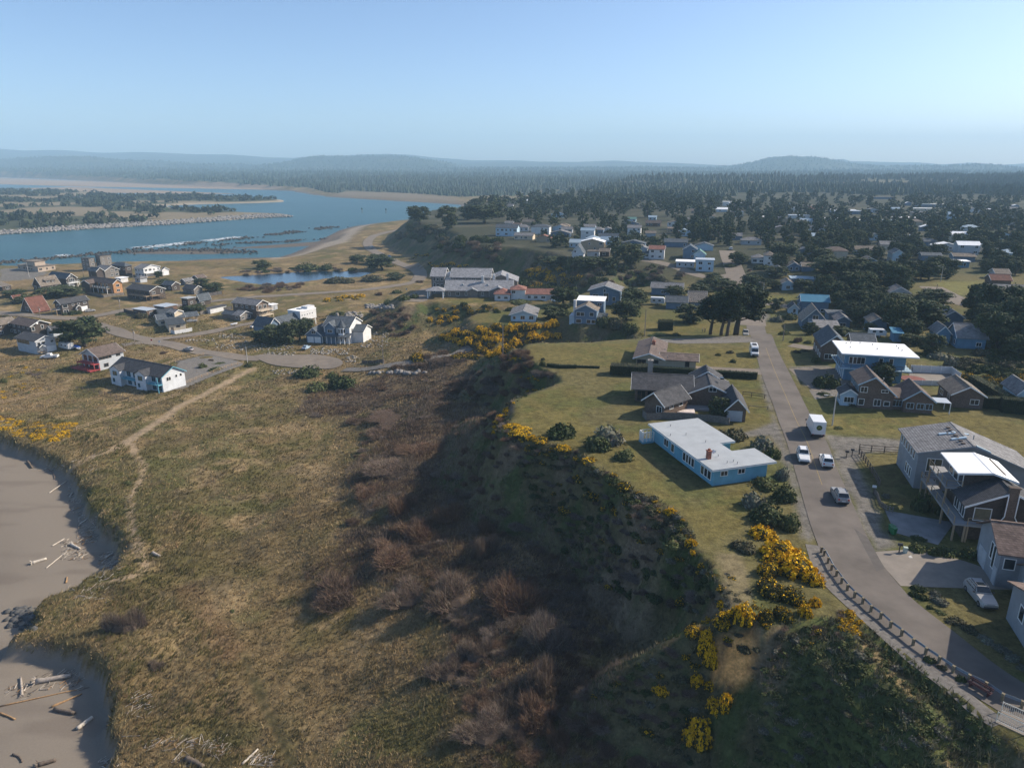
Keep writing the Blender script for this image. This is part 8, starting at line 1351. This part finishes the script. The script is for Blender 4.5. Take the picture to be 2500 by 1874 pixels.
b = B(); b.box(-2.64, -2.601, -1.0, 1.0, .85, 3.0); b.build('rear_door', [PW], root); b = B(); b.tube([(-2.66, 0, 2.05), (-2.641, 0, 2.05)], .5, 24); em = b.build('emblem', [mat('emblem_green', (.09, .14, .035), .6)], root); b = B(); b.tube([(-2.668, 0, 2.05), (-2.661, 0, 2.05)], .34, 20); b.build('emblem_center', [mat('emblem_dark', (.04, .05, .02), .6)], em); b = B(); b.tube([(-2.672, -.18, 2.0), (-2.669, -.18, 2.0)], .09, 8); b.tube([(-2.672, .02, 2.12), (-2.669, .02, 2.12)], .12, 8); b.tube([(-2.672, .2, 1.98), (-2.669, .2, 1.98)], .08, 8); b.build('emblem_mark', [mat('emblem_gold', (.35, .33, .10), .6)], em)
for s in (-1, 1):
    for x in (-1.6, 2.9): wheel(root, x, s * .95, .42)
    b = B(); b.box(-2.66, -2.6, s * .95 - .1, s * .95 + .1, .66, .8); b.build('tail_light', [LAMPR], root); b = B(); b.box(3.0, 3.12, s * 1.25 - .1, s * 1.25 + .1, 1.4, 1.75); b.build('mirror', [BUMP], root)
# camper van facing the viewer
p = on(1840, 866); root = empty('camper_van', p, R(257)); tag(root, 'tall white camper van parked at the lawn edge', 'van')
b = B(); loft(b, [(-2.9, .95, .4, 1.0, 1.3, .86, 2.65), (1.2, .95, .4, 1.0, 1.3, .86, 2.7), (1.75, .95, .4, 1.0, 1.3, .84, 2.4), (2.35, .98, .4, 1.0, 1.0, .88, 1.35), (2.95, .9, .45, .92, .85, .8, 1.1)]); b.build('body', [PW], root); quad(root, 'windscreen', [(2.36, -.82, 1.42), (2.36, .82, 1.42), (1.82, .78, 2.2), (1.82, -.78, 2.2)], CARG, .03)
for s in (-1, 1):
    quad(root, 'side_window', [(1.1, s * .99, 1.4), (1.95, s * .97, 1.4), (1.6, s * .91, 2.05), (1.1, s * .92, 2.05)], CARG); quad(root, 'side_window', [(-1.9, s * .99, 1.5), (-.4, s * .99, 1.5), (-.4, s * .93, 2.1), (-1.9, s * .93, 2.1)], CARG)
    h_ = B(); h_.box(2.75, 2.98, s * .68 - .16, s * .68 + .16, .8, 1.02); h_.build('headlight', [LAMPW], root)
    for x in (1.9, -1.9): wheel(root, x, s * .88, .37)
b = B(); b.box(2.9, 3.02, -.7, .7, .4, .75); b.build('grille', [BUMP], root); b = B(); b.box(-1.2, .6, -.5, .5, 2.68, 2.85); b.build('roof_rack', [BUMP], root)
def trailer(label, pos, yaw, L=6, w_=2.3, h_=2.7, m=PW, name='travel_trailer'):
    root = empty(name, pos, yaw); tag(root, label, 'trailer'); b = B(); f = L / 2; b.slab([(-f, -w_ / 2, h_), (f - .5, -w_ / 2, h_), (f - .5, w_ / 2, h_), (-f, w_ / 2, h_)], h_ - .55); loft(b, [(f - .5, w_ / 2, .55, w_ / 2, 1.5, w_ / 2, h_), (f, w_ / 2, .55, w_ / 2, 1.2, w_ / 2, h_ - .5)]); b.build('body', [m], root)
    for s in (-1, 1):
        for k in (-.25, .15): q_ = B(); q_.box(L * k - .45, L * k + .45, s * w_ / 2 - .02, s * w_ / 2 + .02, 1.45, 2.0); q_.build('window', [GLASS], root)
        for x in (-.4, .4): wheel(root, x, s * (w_ / 2 - .15), .33)
    b = B(); b.box(f, f + 1.0, -.06, .06, .45, .57); b.build('tow_bar', [BUMP], root)
p = on(163, 852, .05); trailer('white travel trailer under the big round cypress', p, R(150), 6.5); p = on(1605, 743, .05); trailer('white travel trailer beside the rounded block hedge', p, R(-14), 5.5, 2.3, 2.9); p = on(2140, 822, .05); trailer('small pale camper behind the white roofed building', p, R(-10), 4.5, 2.1, 2.3)
# boat under blue cover
p = on(188, 853, .3); root = empty('boat', p, R(140)); tag(root, 'blue covered boat beside the white travel trailer', 'boat'); b = B(); loft(b, [(-2.4, .4, .3, .8, .7, .85, 1.0), (1.0, .3, .3, .8, .75, .85, 1.05), (2.6, .03, .5, .06, .9, .08, 1.25)]); b.build('hull', [PW], root); b = B(); loft(b, [(-2.4, .86, 1.0, .6, 1.2, .2, 1.35), (.8, .86, 1.05, .6, 1.3, .2, 1.55), (2.6, .1, 1.25, .06, 1.28, .03, 1.3)]); b.build('cover', [mat('blue_tarp', (.02, .12, .5), .6)], root)
p = on(572, 796, .2); root = empty('boat_trailer', p, R(60)); tag(root, 'small white boat on a trailer by the side street', 'boat'); b = B(); loft(b, [(-1.6, .3, .5, .6, .8, .65, 1.0), (.6, .25, .5, .6, .8, .65, 1.05), (1.8, .03, .6, .06, .9, .08, 1.15)]); b.build('hull', [PW], root)
for s in (-1, 1): wheel(root, -.3, s * .75, .3)
# ---------------------------------------------------------------- guardrail, bench, ramp
GAL = mat('galvanised_steel', (.27, .31, .35), .5, .15, metal=.5); POSTW = mat('guard_post_wood', (.21, .175, .115), .85, .25, 3)
gp_ = ch('S4', 20, 215, 50, 250, 92, 330, 130, 405, 183, 470, 238, 548, 300, 625, 378, 702, 465, 768, 555, 855, 660, 930, 765, 1027, 885, 1115, 1010, 1217, 1145, 1313, 1288, 1408, 1440, 1512, 1610, 1607, 1790, 1690) + ch('S8', 2040, 822, 2190, 880, 2330, 940)
root = empty('guardrail', (*gp_[0], 25)); tag(root, 'galvanised guardrail on timber posts along the curving street', 'guardrail'); ox, oy = gp_[0]
pb = B(); pb.box(-.11, .11, -.11, .11, -.5, .82); pb.box(-.13, .13, -.13, .13, .82, .86); pm = pb.mesh('post', [POSTW])
G_ = np.array(gp_); d_ = np.gradient(G_, axis=0); d_ /= np.hypot(*d_.T)[:, None]; nr = np.stack([-d_[:, 1], d_[:, 0]], 1); nr *= np.sign((nr * (np.array([60, 60]) - G_)).sum(1))[:, None]
for k, q in enumerate(gp_):
    link('post', pm, root, (q[0] - ox, q[1] - oy, 0), math.atan2(d_[k, 1], d_[k, 0]))
    if k: 
        a, c = G_[k - 1] + nr[k - 1] * .2, G_[k] + nr[k] * .2; b = B(); prof = [(.0, .50), (.06, .56), (.0, .62), (.0, .68), (.06, .74), (.0, .80)]
        V = [(a[0] + nr[k - 1][0] * o - ox, a[1] + nr[k - 1][1] * o - oy, z) for o, z in prof] + [(c[0] + nr[k][0] * o - ox, c[1] + nr[k][1] * o - oy, z) for o, z in prof] + [(a[0] + nr[k - 1][0] * (o - .02) - ox, a[1] + nr[k - 1][1] * (o - .02) - oy, z) for o, z in prof] + [(c[0] + nr[k][0] * (o - .02) - ox, c[1] + nr[k][1] * (o - .02) - oy, z) for o, z in prof]
        b.add(V, [(i, i + 1, i + 7, i + 6) for i in range(5)] + [(i + 12, i + 18, i + 19, i + 13) for i in range(5)] + [(5, 17, 23, 11), (0, 6, 18, 12)]); b.build('rail_beam', [GAL], root)
q = ch('S8', 1770, 700, 1950, 805); yaw = math.atan2(q[1][1] - q[0][1], q[1][0] - q[0][0]); L = math.hypot(q[1][0] - q[0][0], q[1][1] - q[0][1]); MR = mat('maroon_paint', (.06, .022, .025), .6, .2)
root = empty('park_bench', (q[0][0], q[0][1], 25.05), yaw); tag(root, 'long dark red bench beside the gravel footpath', 'bench')
for k in range(3): b = B(); b.box(0, L, -.12 + k * .15, .01 + k * .15, .42, .46); b.build('seat_slat', [MR], root)
for k in range(2): b = B(); b.box(0, L, .33, .37, .6 + k * .17, .72 + k * .17); b.build('back_slat', [MR], root)
for x in (.25, L - .25): b = B(); b.box(x - .05, x + .05, -.1, .36, 0, .42); b.box(x - .05, x + .05, .37, .43, 0, .9); b.build('leg', [MR], root)
RAILW = mat('white_railing', (.72, .69, .60), .5, .1)
a0 = unp(*Q('S8', 1995, 985), 25.0); dir_ = np.array(unp(*Q('S8', 2211, 1085), 25.0)) - a0; yaw = math.atan2(dir_[1], dir_[0])
root = empty('beach_ramp', (a0[0], a0[1], 25.0), yaw); tag(root, 'concrete stair ramp with white metal railings at the picture corner', 'ramp'); b = B(); b.box(0, 9, -.1, 1.9, -3, .06); b.build('ramp_deck', [CONC], root)
for yy in (0, 1.8):
    b = B(); b.tube([(0, yy, 1.1), (9, yy, 1.1)], .035, 5); b.tube([(0, yy, .2), (9, yy, .2)], .03, 5)
    for k in range(60): b.box(k * .15 - .012, k * .15 + .012, yy - .012, yy + .012, .2, 1.1)
    for k in range(5): b.box(k * 2.2 - .03, k * 2.2 + .03, yy - .03, yy + .03, .05, 1.15)
    b.build('railing', [RAILW], root)
# ---------------------------------------------------------------- poles, signs, small street things
WOODP = mat('pole_wood', (.24, .20, .17), .9, .2, 2); POLEG = mat('pole_grey', (.45, .43, .40), .7, .12)
def pole(label, r, xb, yb, yt, kind='utility', m=None, cat='pole', lean=0):
    g = G(*Q(r, xb, yb)); dep = proj(*g)[2]; el = math.atan2(CZ - g[2], math.hypot(*g[:2])); hh = (yb - yt) / REG[r][2] * dep / F / math.cos(el); root = empty('street_lamp' if kind == 'lamp' else 'utility_pole', g); tag(root, label, cat)
    b = B(); b.tube([(0, 0, -.5), (lean, 0, hh)], [.15, .1], 8); b.build('pole', [m or WOODP], root)
    if kind == 'lamp': b = B(); b.tube([(lean, 0, hh - .2), (lean - .9, 0, hh + .15), (lean - 1.7, 0, hh + .2)], .05, 6); b.build('arm', [POLEG], root); b = B(); b.box(lean - 2.3, lean - 1.6, -.15, .15, hh + .1, hh + .25); b.build('lamp_head', [POLEG], root)
    elif kind == 'cross': b = B(); b.box(-1.1, 1.1, -.06, .06, hh - .5, hh - .36); b.build('crossarm', [WOODP], root); b = B(); b.tube([(.3, 0, hh - 1.9), (.3, 0, hh - 1.1)], .2, 8); b.build('transformer', [POLEG], root)
    return root
pole('tall street lamp pole at the edge of the green field', 'S2', 140, 1140, 825, 'lamp', POLEG, 'street lamp'); pole('grey utility pole beside the brown round bush', 'R5', 935, 1025, 850, 'u'); pole('street lamp at the cross street corner', 'R5', 715, 575, 400, 'lamp', POLEG, 'street lamp'); pole('thin pole behind the long brown roof', 'R4', 1210, 978, 690, 'u'); pole('bare wooden pole in front of the gorse ravine', 'R3', 1450, 1185, 850, 'u'); pole('grey pole beside the turning circle entrance', 'R2', 682, 1258, 1090, 'u', POLEG); pole('wooden pole in the green of the rock garden', 'R2', 2150, 1305, 985, 'u')
pole('utility pole with transformer at the village junction', 'R1', 1455, 1052, 895, 'cross'); pole('utility pole by the shingled house at the left street', 'R1', 442, 800, 655, 'cross'); pole('pole on the grassy lot below the dark deck house', 'R1', 1300, 700, 560, 'cross'); pole('lamp post beside the waterfront car park', 'R1', 315, 335, 185, 'lamp', POLEG, 'street lamp'); pole('pole beside the pale blue workshop', 'R1', 993, 362, 270, 'u'); pole('pole left of the pale blue workshop', 'R1', 906, 352, 262, 'u'); pole('pole beside the hip roofed shed', 'R1', 1448, 422, 300, 'u'); pole('pole by the brown gabled cottage', 'R1', 1948, 512, 380, 'u'); pole('pole at the small field corner', 'R6', 1265, 492, 415, 'u'); pole('street lamp at the far corner of the small field', 'R6', 1310, 388, 225, 'lamp', POLEG, 'street lamp')
def sign(label, r, x, y, yt, m, shape='box', name='sign'):
    g = G(*Q(r, x, y)); dep = proj(*g)[2]; hh = (y - yt) / REG[r][2] * dep / F; root = empty(name, g, R(-10)); tag(root, label, 'sign'); b = B(); b.tube([(0, 0, -.3), (0, 0, hh)], .04, 6); b.build('post', [POLEG], root); b = B()
    if shape == 'oct': b.tube([(0, -.06, hh - .35), (0, -.04, hh - .35)], .38, 8)
    else: b.box(-.4, .4, -.06, -.04, hh - .8, hh)
    b.build('sign_panel', [m], root)
sign('red stop sign at the village junction', 'R1', 1645, 1085, 1005, mat('sign_red', (.4, .02, .02), .5), 'oct', 'stop_sign'); sign('small pale sign post at the village junction', 'R1', 1728, 1085, 1020, WPAINT); sign('blue sign beside the cross street, left one', 'R5', 577, 500, 450, mat('sign_blue', (.25, .42, .62), .5)); sign('blue sign beside the cross street, right one', 'R5', 646, 520, 470, mat('sign_blue', (.25, .42, .62), .5)); sign('pale hotel sign on the bank by the road', 'R3', 410, 500, 460, mat('sign_slate', (.3, .36, .4), .6))
def mailbox(label, r, x, y, m):
    g = G(*Q(r, x, y)); root = empty('mailbox', g, R(-14)); tag(root, label, 'mailbox'); b = B(); b.box(-.06, .06, -.06, .06, -.3, 1.05); b.build('post', [wm('wooddk')], root); b = B(); b.prism([(-.28, -.14), (.28, -.14), (.28, .14), (-.28, .14)], 0, 1.05, 1.25); b.tube([(-.28, 0, 1.25), (.28, 0, 1.25)], .14, 10); b.build('box', [m], root)
mailbox('dark mailbox at the mouth of the concrete driveway', 'S4', 860, 215, BUMP); mailbox('black mailbox on the gravel beside the dirt yard', 'S3', 292, 520, BUMP); mailbox('second dark mailbox on the gravel lot', 'S3', 352, 500, BUMP); mailbox('white mailbox at the end of the picket fence', 'S3', 585, 905, PW)
BING = mat('bin_green', (.03, .16, .06), .5, .1)
for lab, x, y, m_ in (('green wheeled bin beside the concrete pad, rear one', 778, 1320, BING), ('green wheeled bin beside the concrete pad, front one', 795, 1345, BING)):
    g = G(*Q('S3', x, y)); root = empty('wheelie_bin', g, R(20)); tag(root, lab, 'bin'); b = B(); b.add([(-.25, -.28, .08), (.25, -.28, .08), (.25, .28, .08), (-.25, .28, .08), (-.3, -.36, 1.0), (.3, -.36, 1.0), (.3, .36, 1.0), (-.3, .36, 1.0)], [(0, 3, 2, 1), (4, 5, 6, 7), (0, 1, 5, 4), (1, 2, 6, 5), (2, 3, 7, 6), (3, 0, 4, 7)]); b.build('body', [m_], root); b = B(); b.box(-.32, .32, -.4, .38, 1.0, 1.07); b.build('lid', [m_], root)
    for s in (-1, 1): wheel(root, s * .28, .22, .12, .06)
g = G(*Q('S4', 925, 215)); root = empty('utility_box', g, R(-14)); tag(root, 'small pale green utility box beside the mailbox', 'utility box'); b = B(); b.box(-.22, .22, -.2, .2, 0, .75); b.build('cabinet', [mat('utility_green', (.45, .52, .45), .6)], root); b = B(); b.box(-.25, .25, -.23, .23, .75, .8); b.build('lid', [mat('utility_green', (.45, .52, .45), .6)], root)
q = [unp(*Q('S4', *c), 25.0) for c in ((960, 258), (975, 275), (1008, 272), (990, 245))]; b = B(); b.slab([(c[0], c[1], 25.045) for c in q], .03); tag(b.build('meter_cover', [mat('pale_cover', (.5, .48, .45), .8)]), 'pale square cover set in the concrete driveway', 'cover')
# people standing on the meadow behind the brown roofed house
def person(label, g, coat, legs, hgt, yaw):
    me = bpy.data.meshes.new('person'); V = [(0, 0, .92), (0, 0, 1.12), (0, 0, 1.38), (0, .0, 1.48), (0, .02, 1.6), (0, .02, 1.72), (-.19, 0, 1.36), (-.27, .02, 1.1), (-.25, .12, .88), (.19, 0, 1.36), (.27, .02, 1.1), (.26, .1, .86), (-.1, 0, .86), (-.11, .02, .48), (-.11, 0, .07), (-.11, .14, .04), (.1, 0, .86), (.12, -.02, .48), (.13, -.04, .07), (.13, .1, .04)]
    E = [(0, 1), (1, 2), (2, 3), (3, 4), (4, 5), (2, 6), (6, 7), (7, 8), (2, 9), (9, 10), (10, 11), (0, 12), (12, 13), (13, 14), (14, 15), (0, 16), (16, 17), (17, 18), (18, 19)]; me.from_pydata(V, E, []); o = link('person', me, None, (g[0], g[1], g[2]), yaw); o.scale = (hgt,) * 3
    m_ = o.modifiers.new('skin', 'SKIN'); rad = [.15, .15, .16, .06, .1, .085, .065, .05, .04, .065, .05, .04, .09, .065, .05, .045, .09, .065, .05, .045]
    for i, r_ in enumerate(rad): me.skin_vertices[0].data[i].radius = (r_, r_ * .8 if i < 3 else r_); me.skin_vertices[0].data[i].use_root = i == 0
    s = o.modifiers.new('sub', 'SUBSURF'); s.levels = s.render_levels = 1
    mm, t, b = nodes('clothes_' + label[:12].replace(' ', '_')); sep = t.nodes.new('ShaderNodeSeparateXYZ'); t.links.new(coords(t), sep.inputs[0]); n = t.nodes.new('ShaderNodeValToRGB'); n.color_ramp.interpolation = 'CONSTANT'; e = n.color_ramp.elements; e[0].color = (*legs, 1); e[1].position = .46; e[1].color = (*coat, 1); x = e.new(.74); x.color = (.45, .28, .2, 1); x = e.new(.84); x.color = (.05, .03, .02, 1)
    t.links.new(mapr(t, sep.outputs[2], 0, 2, 0, 1), n.inputs[0]); t.links.new(n.outputs[0], b.inputs['Base Color']); b.inputs['Roughness'].default_value = .85; me.materials.append(mm); tag(o, label, 'person')
person('person in grey top standing on the meadow left of the cypress trunks', G(*Q('R4', 1835, 932)), (.25, .25, .28), (.03, .03, .04), 1.0, 1.2); person('person in dark clothes standing on the meadow beside another', G(*Q('R4', 1860, 938)), (.03, .03, .035), (.03, .03, .035), 1.02, 4.0)
# ---------------------------------------------------------------- driftwood
DW = [mat('driftwood_grey', (.36, .31, .26), .9, .3, 4), mat('driftwood_pale', (.52, .46, .38), .9, .25, 4), mat('driftwood_tan', (.36, .22, .11), .9, .3, 4), mat('driftwood_dark', (.14, .11, .085), .9, .3, 4)]
def log(label, r, x1, y1, x2, y2, rad, m, root_end=False, bend=.0, taper=.7):
    rad *= .75
    a = G(*Q(r, x1, y1)); c = G(*Q(r, x2, y2)); L = math.hypot(c[0] - a[0], c[1] - a[1]); yaw = math.atan2(c[1] - a[1], c[0] - a[0]); root = empty('driftwood_log', a, yaw); tag(root, label, 'driftwood'); b = B(); n = 7; dz = c[2] - a[2]
    pts = [(L * k / n, bend * math.sin(math.pi * k / n) + random.uniform(-.03, .03), rad * .7 + dz * k / n + random.uniform(-.02, .02)) for k in range(n + 1)]; b.tube(pts, [rad * (1 - (1 - taper) * k / n) * random.uniform(.9, 1.1) for k in range(n + 1)], 9); b.build('trunk', [DW[m]], root, smooth=True)
    if root_end:
        for k in range(7): q = B(); t = k * .9; q.tube([(0, 0, rad), (-.3 * rad, math.cos(t) * rad * 1.1, rad + math.sin(t) * rad), (-rad * .9, math.cos(t) * rad * 2.0, rad + math.sin(t) * rad * 1.6)], [rad * .35, rad * .25, rad * .08], 5); q.build('root', [DW[m]], root)
    return root
log('thick grey driftwood trunk with root end on the lower beach', 'S6', 310, 935, 610, 880, .55, 0, True); log('long thin tan pole lying across the lower beach', 'S6', 0, 1135, 660, 990, .14, 2); log('flat tan driftwood plank beside the long pole', 'S6', 440, 1140, 700, 1030, .2, 2); log('short sawn grey log on the lower beach', 'S6', 465, 1165, 640, 1200, .36, 3, False, 0, .95); log('pale split log nearest the shaded beach edge', 'S6', 660, 1330, 790, 1235, .36, 1, False, 0, .95); log('upright forked grey stump wood on the lower beach', 'S6', 190, 1050, 180, 890, .26, 0, True); log('small pointed log at the left edge of the lower beach', 'S6', 0, 1190, 130, 1245, .2, 2); log('dark curved log at the bottom of the beach', 'S6', 110, 1545, 190, 1610, .18, 3, False, .2); log('root stump at the bottom edge of the beach', 'S6', 330, 1640, 480, 1600, .4, 3, True)
log('pale root stump log on the upper beach', 'S7', 290, 1570, 420, 1530, .42, 1, True); log('long pale pole among the upper beach driftwood', 'S7', 415, 1610, 600, 1460, .12, 1); log('thick brown log below the beach bank', 'S7', 250, 655, 290, 710, .4, 3); log('pale pole lying on the upper sand', 'S7', 440, 935, 600, 825, .12, 1); log('short pale log on the upper sand', 'S7', 625, 970, 655, 930, .2, 1); log('curved dark log on the upper sand', 'S7', 430, 720, 490, 810, .16, 3, False, .4); log('pale log by the beach edge pile', 'S7', 720, 1215, 790, 1165, .2, 1); log('tan log in the main driftwood pile', 'S7', 740, 1365, 830, 1325, .2, 2); log('pale thin log at the pile edge', 'S7', 470, 1410, 580, 1345, .14, 1); log('big pale root wood in the upper beach pile', 'S7', 640, 1400, 720, 1440, .4, 1, True); log('pale slab log in the sandy pocket', 'S7', 945, 1525, 1020, 1470, .24, 1)
log('grey log lying alone on the dune path', 'S7', 1375, 1480, 1440, 1510, .45, 0); log('thin tan log in the open meadow', 'S7', 1580, 1380, 1600, 1430, .16, 2); log('pale beam beside the trail at the beach access', 'S7', 640, 655, 720, 630, .14, 1); log('small upright brown log on the upper sand', 'S6', 565, 80, 572, 30, .2, 2); log('pale leaning log at the bottom of the dune meadow', 'T6', 225, 1145, 320, 1055, .2, 1); log('dark weathered trunk at the bottom edge', 'S6', 1590, 1590, 1740, 1658, .5, 3); log('pale pole in the dune grass by the beach corner', 'S6', 1115, 1115, 1215, 1050, .1, 1); log('grey pole sticking out of the shaded bank', 'S6', 1040, 1390, 1200, 1385, .1, 0)
def sticks(name, areas, label):
    b = B()
    for (r, x0, y0, x1, y1, n) in areas:
        for _ in range(n):
            g = G(*Q(r, random.uniform(x0, x1), random.uniform(y0, y1))); a = random.gauss(.6, .7); L = random.uniform(.3, 1.5); ra = random.uniform(.02, .07); dz = random.uniform(-.05, .35)
            b.tube([(g[0], g[1], g[2] + ra), (g[0] + math.cos(a) * L, g[1] + math.sin(a) * L, g[2] + ra + dz)], [ra, ra * .6], 5, random.choice((0, 0, 1, 1, 1, 2, 3)))
    tag(b.build(name, DW), label, kind='stuff')
sticks('driftwood_sticks', [('S7', 690, 1130, 860, 1380, 200), ('S7', 540, 1360, 760, 1540, 120), ('S7', 880, 1470, 1070, 1650, 150), ('S7', 390, 680, 560, 740, 60), ('S7', 600, 820, 760, 1120, 90), ('S6', 300, 860, 700, 1000, 60), ('S6', 560, 100, 900, 250, 50), ('S6', 1050, 1020, 1260, 1260, 40), ('S6', 1220, 1420, 1660, 1520, 60), ('S6', 1690, 1430, 1930, 1560, 55), ('S6', 600, 830, 720, 920, 30), ('S6', 40, 980, 260, 1080, 25), ('S6', 780, 0, 950, 60, 30), ('T6', 260, 1080, 400, 1165, 40), ('S6', 820, 1600, 1000, 1658, 30), ('S7', 780, 680, 880, 770, 16), ('S6', 1440, 1580, 1650, 1650, 30)], 'tangled driftwood sticks washed up along the beach edge')
# ---------------------------------------------------------------- rocks
ROCKM = [mat('rock_grey', (.22, .205, .19), .9, .3, 1.5, .3), mat('rock_dark', (.055, .05, .045), .9, .3, 1.5, .3), mat('rock_pale', (.27, .25, .22), .9, .3, 1.5, .3)]
def rocks(name, pts, slo, shi, m, label, sq=.6):
    ico = np.array([(math.cos(a) * math.cos(e), math.sin(a) * math.cos(e), math.sin(e)) for e, k, o in ((-.5, 5, 0), (.5, 5, .63)) for a in [o + 2 * math.pi * i / k for i in range(k)]] + [(0, 0, 1), (0, 0, -1)]); fi = np.array([(i, (i + 1) % 5, 5 + i) for i in range(5)] + [((i + 1) % 5, 5 + (i + 1) % 5, 5 + i) for i in range(5)] + [(5 + i, 5 + (i + 1) % 5, 10) for i in range(5)] + [((i + 1) % 5, i, 11) for i in range(5)])
    n = len(pts); P = np.array(pts); s = RNG.uniform(slo, shi, n) ** 1; V = ico[None] * RNG.uniform(.65, 1.25, (n, 12, 1)) * s[:, None, None] * np.array([1, 1, sq]) + P[:, None, :]; Fc = (fi[None] + 12 * np.arange(n)[:, None, None]).reshape(-1, 3)
    return tag(link(name, mesh(name, V, Fc, m)), label, kind='stuff')
def along(pl, n, wd, zz, gap=0): 
    pl = resamp(pl, 2.0); i = RNG.integers(0, len(pl), n); o = RNG.normal(size=(n, 2)) * wd; p = pl[i] + o; p = p[fbm(p[:, 0], p[:, 1], 22, 2, 600) > gap]; return np.c_[p, zz + RNG.uniform(-.3, .5, len(p))]
rocks('jetty_rocks', np.vstack([along(JETTY, 1700, 6, -.1, .45), along(JETTY2, 700, 6, -.1, .5), along(up([(290, 616), (400, 611), (500, 611), (600, 616)], 0), 500, 7, .1)]), .6, 1.7, ROCKM[1], 'dark rocks of the low half drowned jetty')
sp = up([(-300, 588), (0, 569), (198, 557), (424, 544), (621, 530), (704, 527)], 1); rp = along(sp, 2600, 6, 0); rp[:, 2] = np.maximum(hfast(rp[:, 0], rp[:, 1]), .2) + .5
rocks('riprap_rocks', rp, .9, 2.2, ROCKM[0], 'grey riprap boulders lining the sand spit')
def inpix(r, x0, y0, x1, y1, n, dz=.1): return [(lambda g: (g[0], g[1], g[2] + dz))(G(*Q(r, random.uniform(x0, x1), random.uniform(y0, y1)))) for _ in range(n)]
rocks('garden_rocks', inpix('R2', 340, 1060, 1190, 1130, 110) + inpix('R2', 380, 950, 680, 1000, 40) + inpix('R2', 860, 1150, 1190, 1190, 50) + inpix('R2', 1370, 1110, 1780, 1180, 70) + inpix('R2', 1900, 930, 2211, 1100, 110) + inpix('R2', 1350, 1130, 1600, 1170, 40) + inpix('R2', 500, 1020, 700, 1060, 25) + inpix('R2', 0, 1010, 330, 1050, 30) + inpix('R2', 950, 1340, 1240, 1390, 30) + inpix('R2', 1750, 1190, 1900, 1260, 30), .18, .55, ROCKM[2], 'pale ornamental rocks scattered through the rock garden', .75)
rocks('roadside_boulders', inpix('R2', 1970, 640, 2211, 680, 50) + inpix('R2', 1740, 720, 1920, 790, 50) + inpix('R3', 0, 640, 280, 680, 50) + inpix('R3', 0, 1360, 620, 1385, 40), .4, 1.3, ROCKM[0], 'grey boulder piles beside the hotel road', .75)
rocks('shore_boulders', [tuple(p) for p in along([G(*Q('T2', *c))[:2] for c in ((880, 930), (920, 880), (1000, 840), (1120, 790), (1200, 770))], 200, 2.5, 2.2)] , .6, 1.6, ROCKM[0], 'grey boulders along the bay road shore')
rocks('beach_rock_slabs', inpix('S6', 60, 280, 300, 480, 60, .0), .3, .9, mat('clay_rock', (.09, .088, .085), .9, .3, 2, .3), 'grey rock slabs at the point of the beach bank', .5)
# surf on the jetty
m, t, b = nodes('surf_foam'); co = coords(t); b.inputs['Base Color'].default_value = (.8, .82, .82, 1); b.inputs['Roughness'].default_value = .9; t.links.new(ramp(t, noise(t, co, .35, 5, .7), (.45, 0.0), (.58, 1.0)), b.inputs['Alpha'])
for k, (pl, wd) in enumerate(((up([(330, 606), (400, 599), (480, 590)], 0), 9), (up([(500, 588), (560, 581), (585, 578)], 0), 7), (up([(140, 625), (172, 622)], 0), 8))):
    V = smooth_pl(pl); d = np.gradient(V, axis=0); d /= np.hypot(*d.T)[:, None]; nr_ = np.stack([-d[:, 1], d[:, 0]], 1) * wd; P_ = np.vstack([V + nr_, V - nr_]); n_ = len(V); tag(link('surf', mesh('surf', np.c_[P_, np.full(2 * n_, .12)], [(i, i + 1, n_ + i + 1, n_ + i) for i in range(n_ - 1)], m)), 'white surf breaking along the half drowned jetty', kind='stuff')
for lab, x, y in (('left channel marker post in the river', 1005, 600), ('right channel marker post in the river', 1212, 606)):
    q = unp(*Q('T2', x, y), 0); root = empty('channel_marker', (q[0], q[1], 0)); tag(root, lab, 'marker'); b = B(); b.tube([(0, 0, -2), (0, 0, 7)], .5, 6); b.build('pile', [WOODP], root); b = B(); b.box(-1.1, 1.1, -.15, .15, 5, 7.4); b.build('board', [mat('marker_board', (.08, .15, .09), .7)], root)
# ---------------------------------------------------------------- haze
m = bpy.data.materials.new('haze'); m.use_nodes = True; t = m.node_tree; t.nodes.clear()
pv = t.nodes.new('ShaderNodeVolumePrincipled'); pv.inputs['Color'].default_value = (0.52, 0.78, 1.0, 1); pv.inputs['Density'].default_value = 0.00015; pv.inputs['Anisotropy'].default_value = 0.0
om = t.nodes.new('ShaderNodeOutputMaterial'); t.links.new(pv.outputs[0], om.inputs['Volume'])
b_ = B(); b_.box(-14500, 14500, -60, 9600, -8, 420)
hzo = b_.build('haze', [m]); tag(hzo, 'thin blue coastal haze filling the air', kind='stuff')
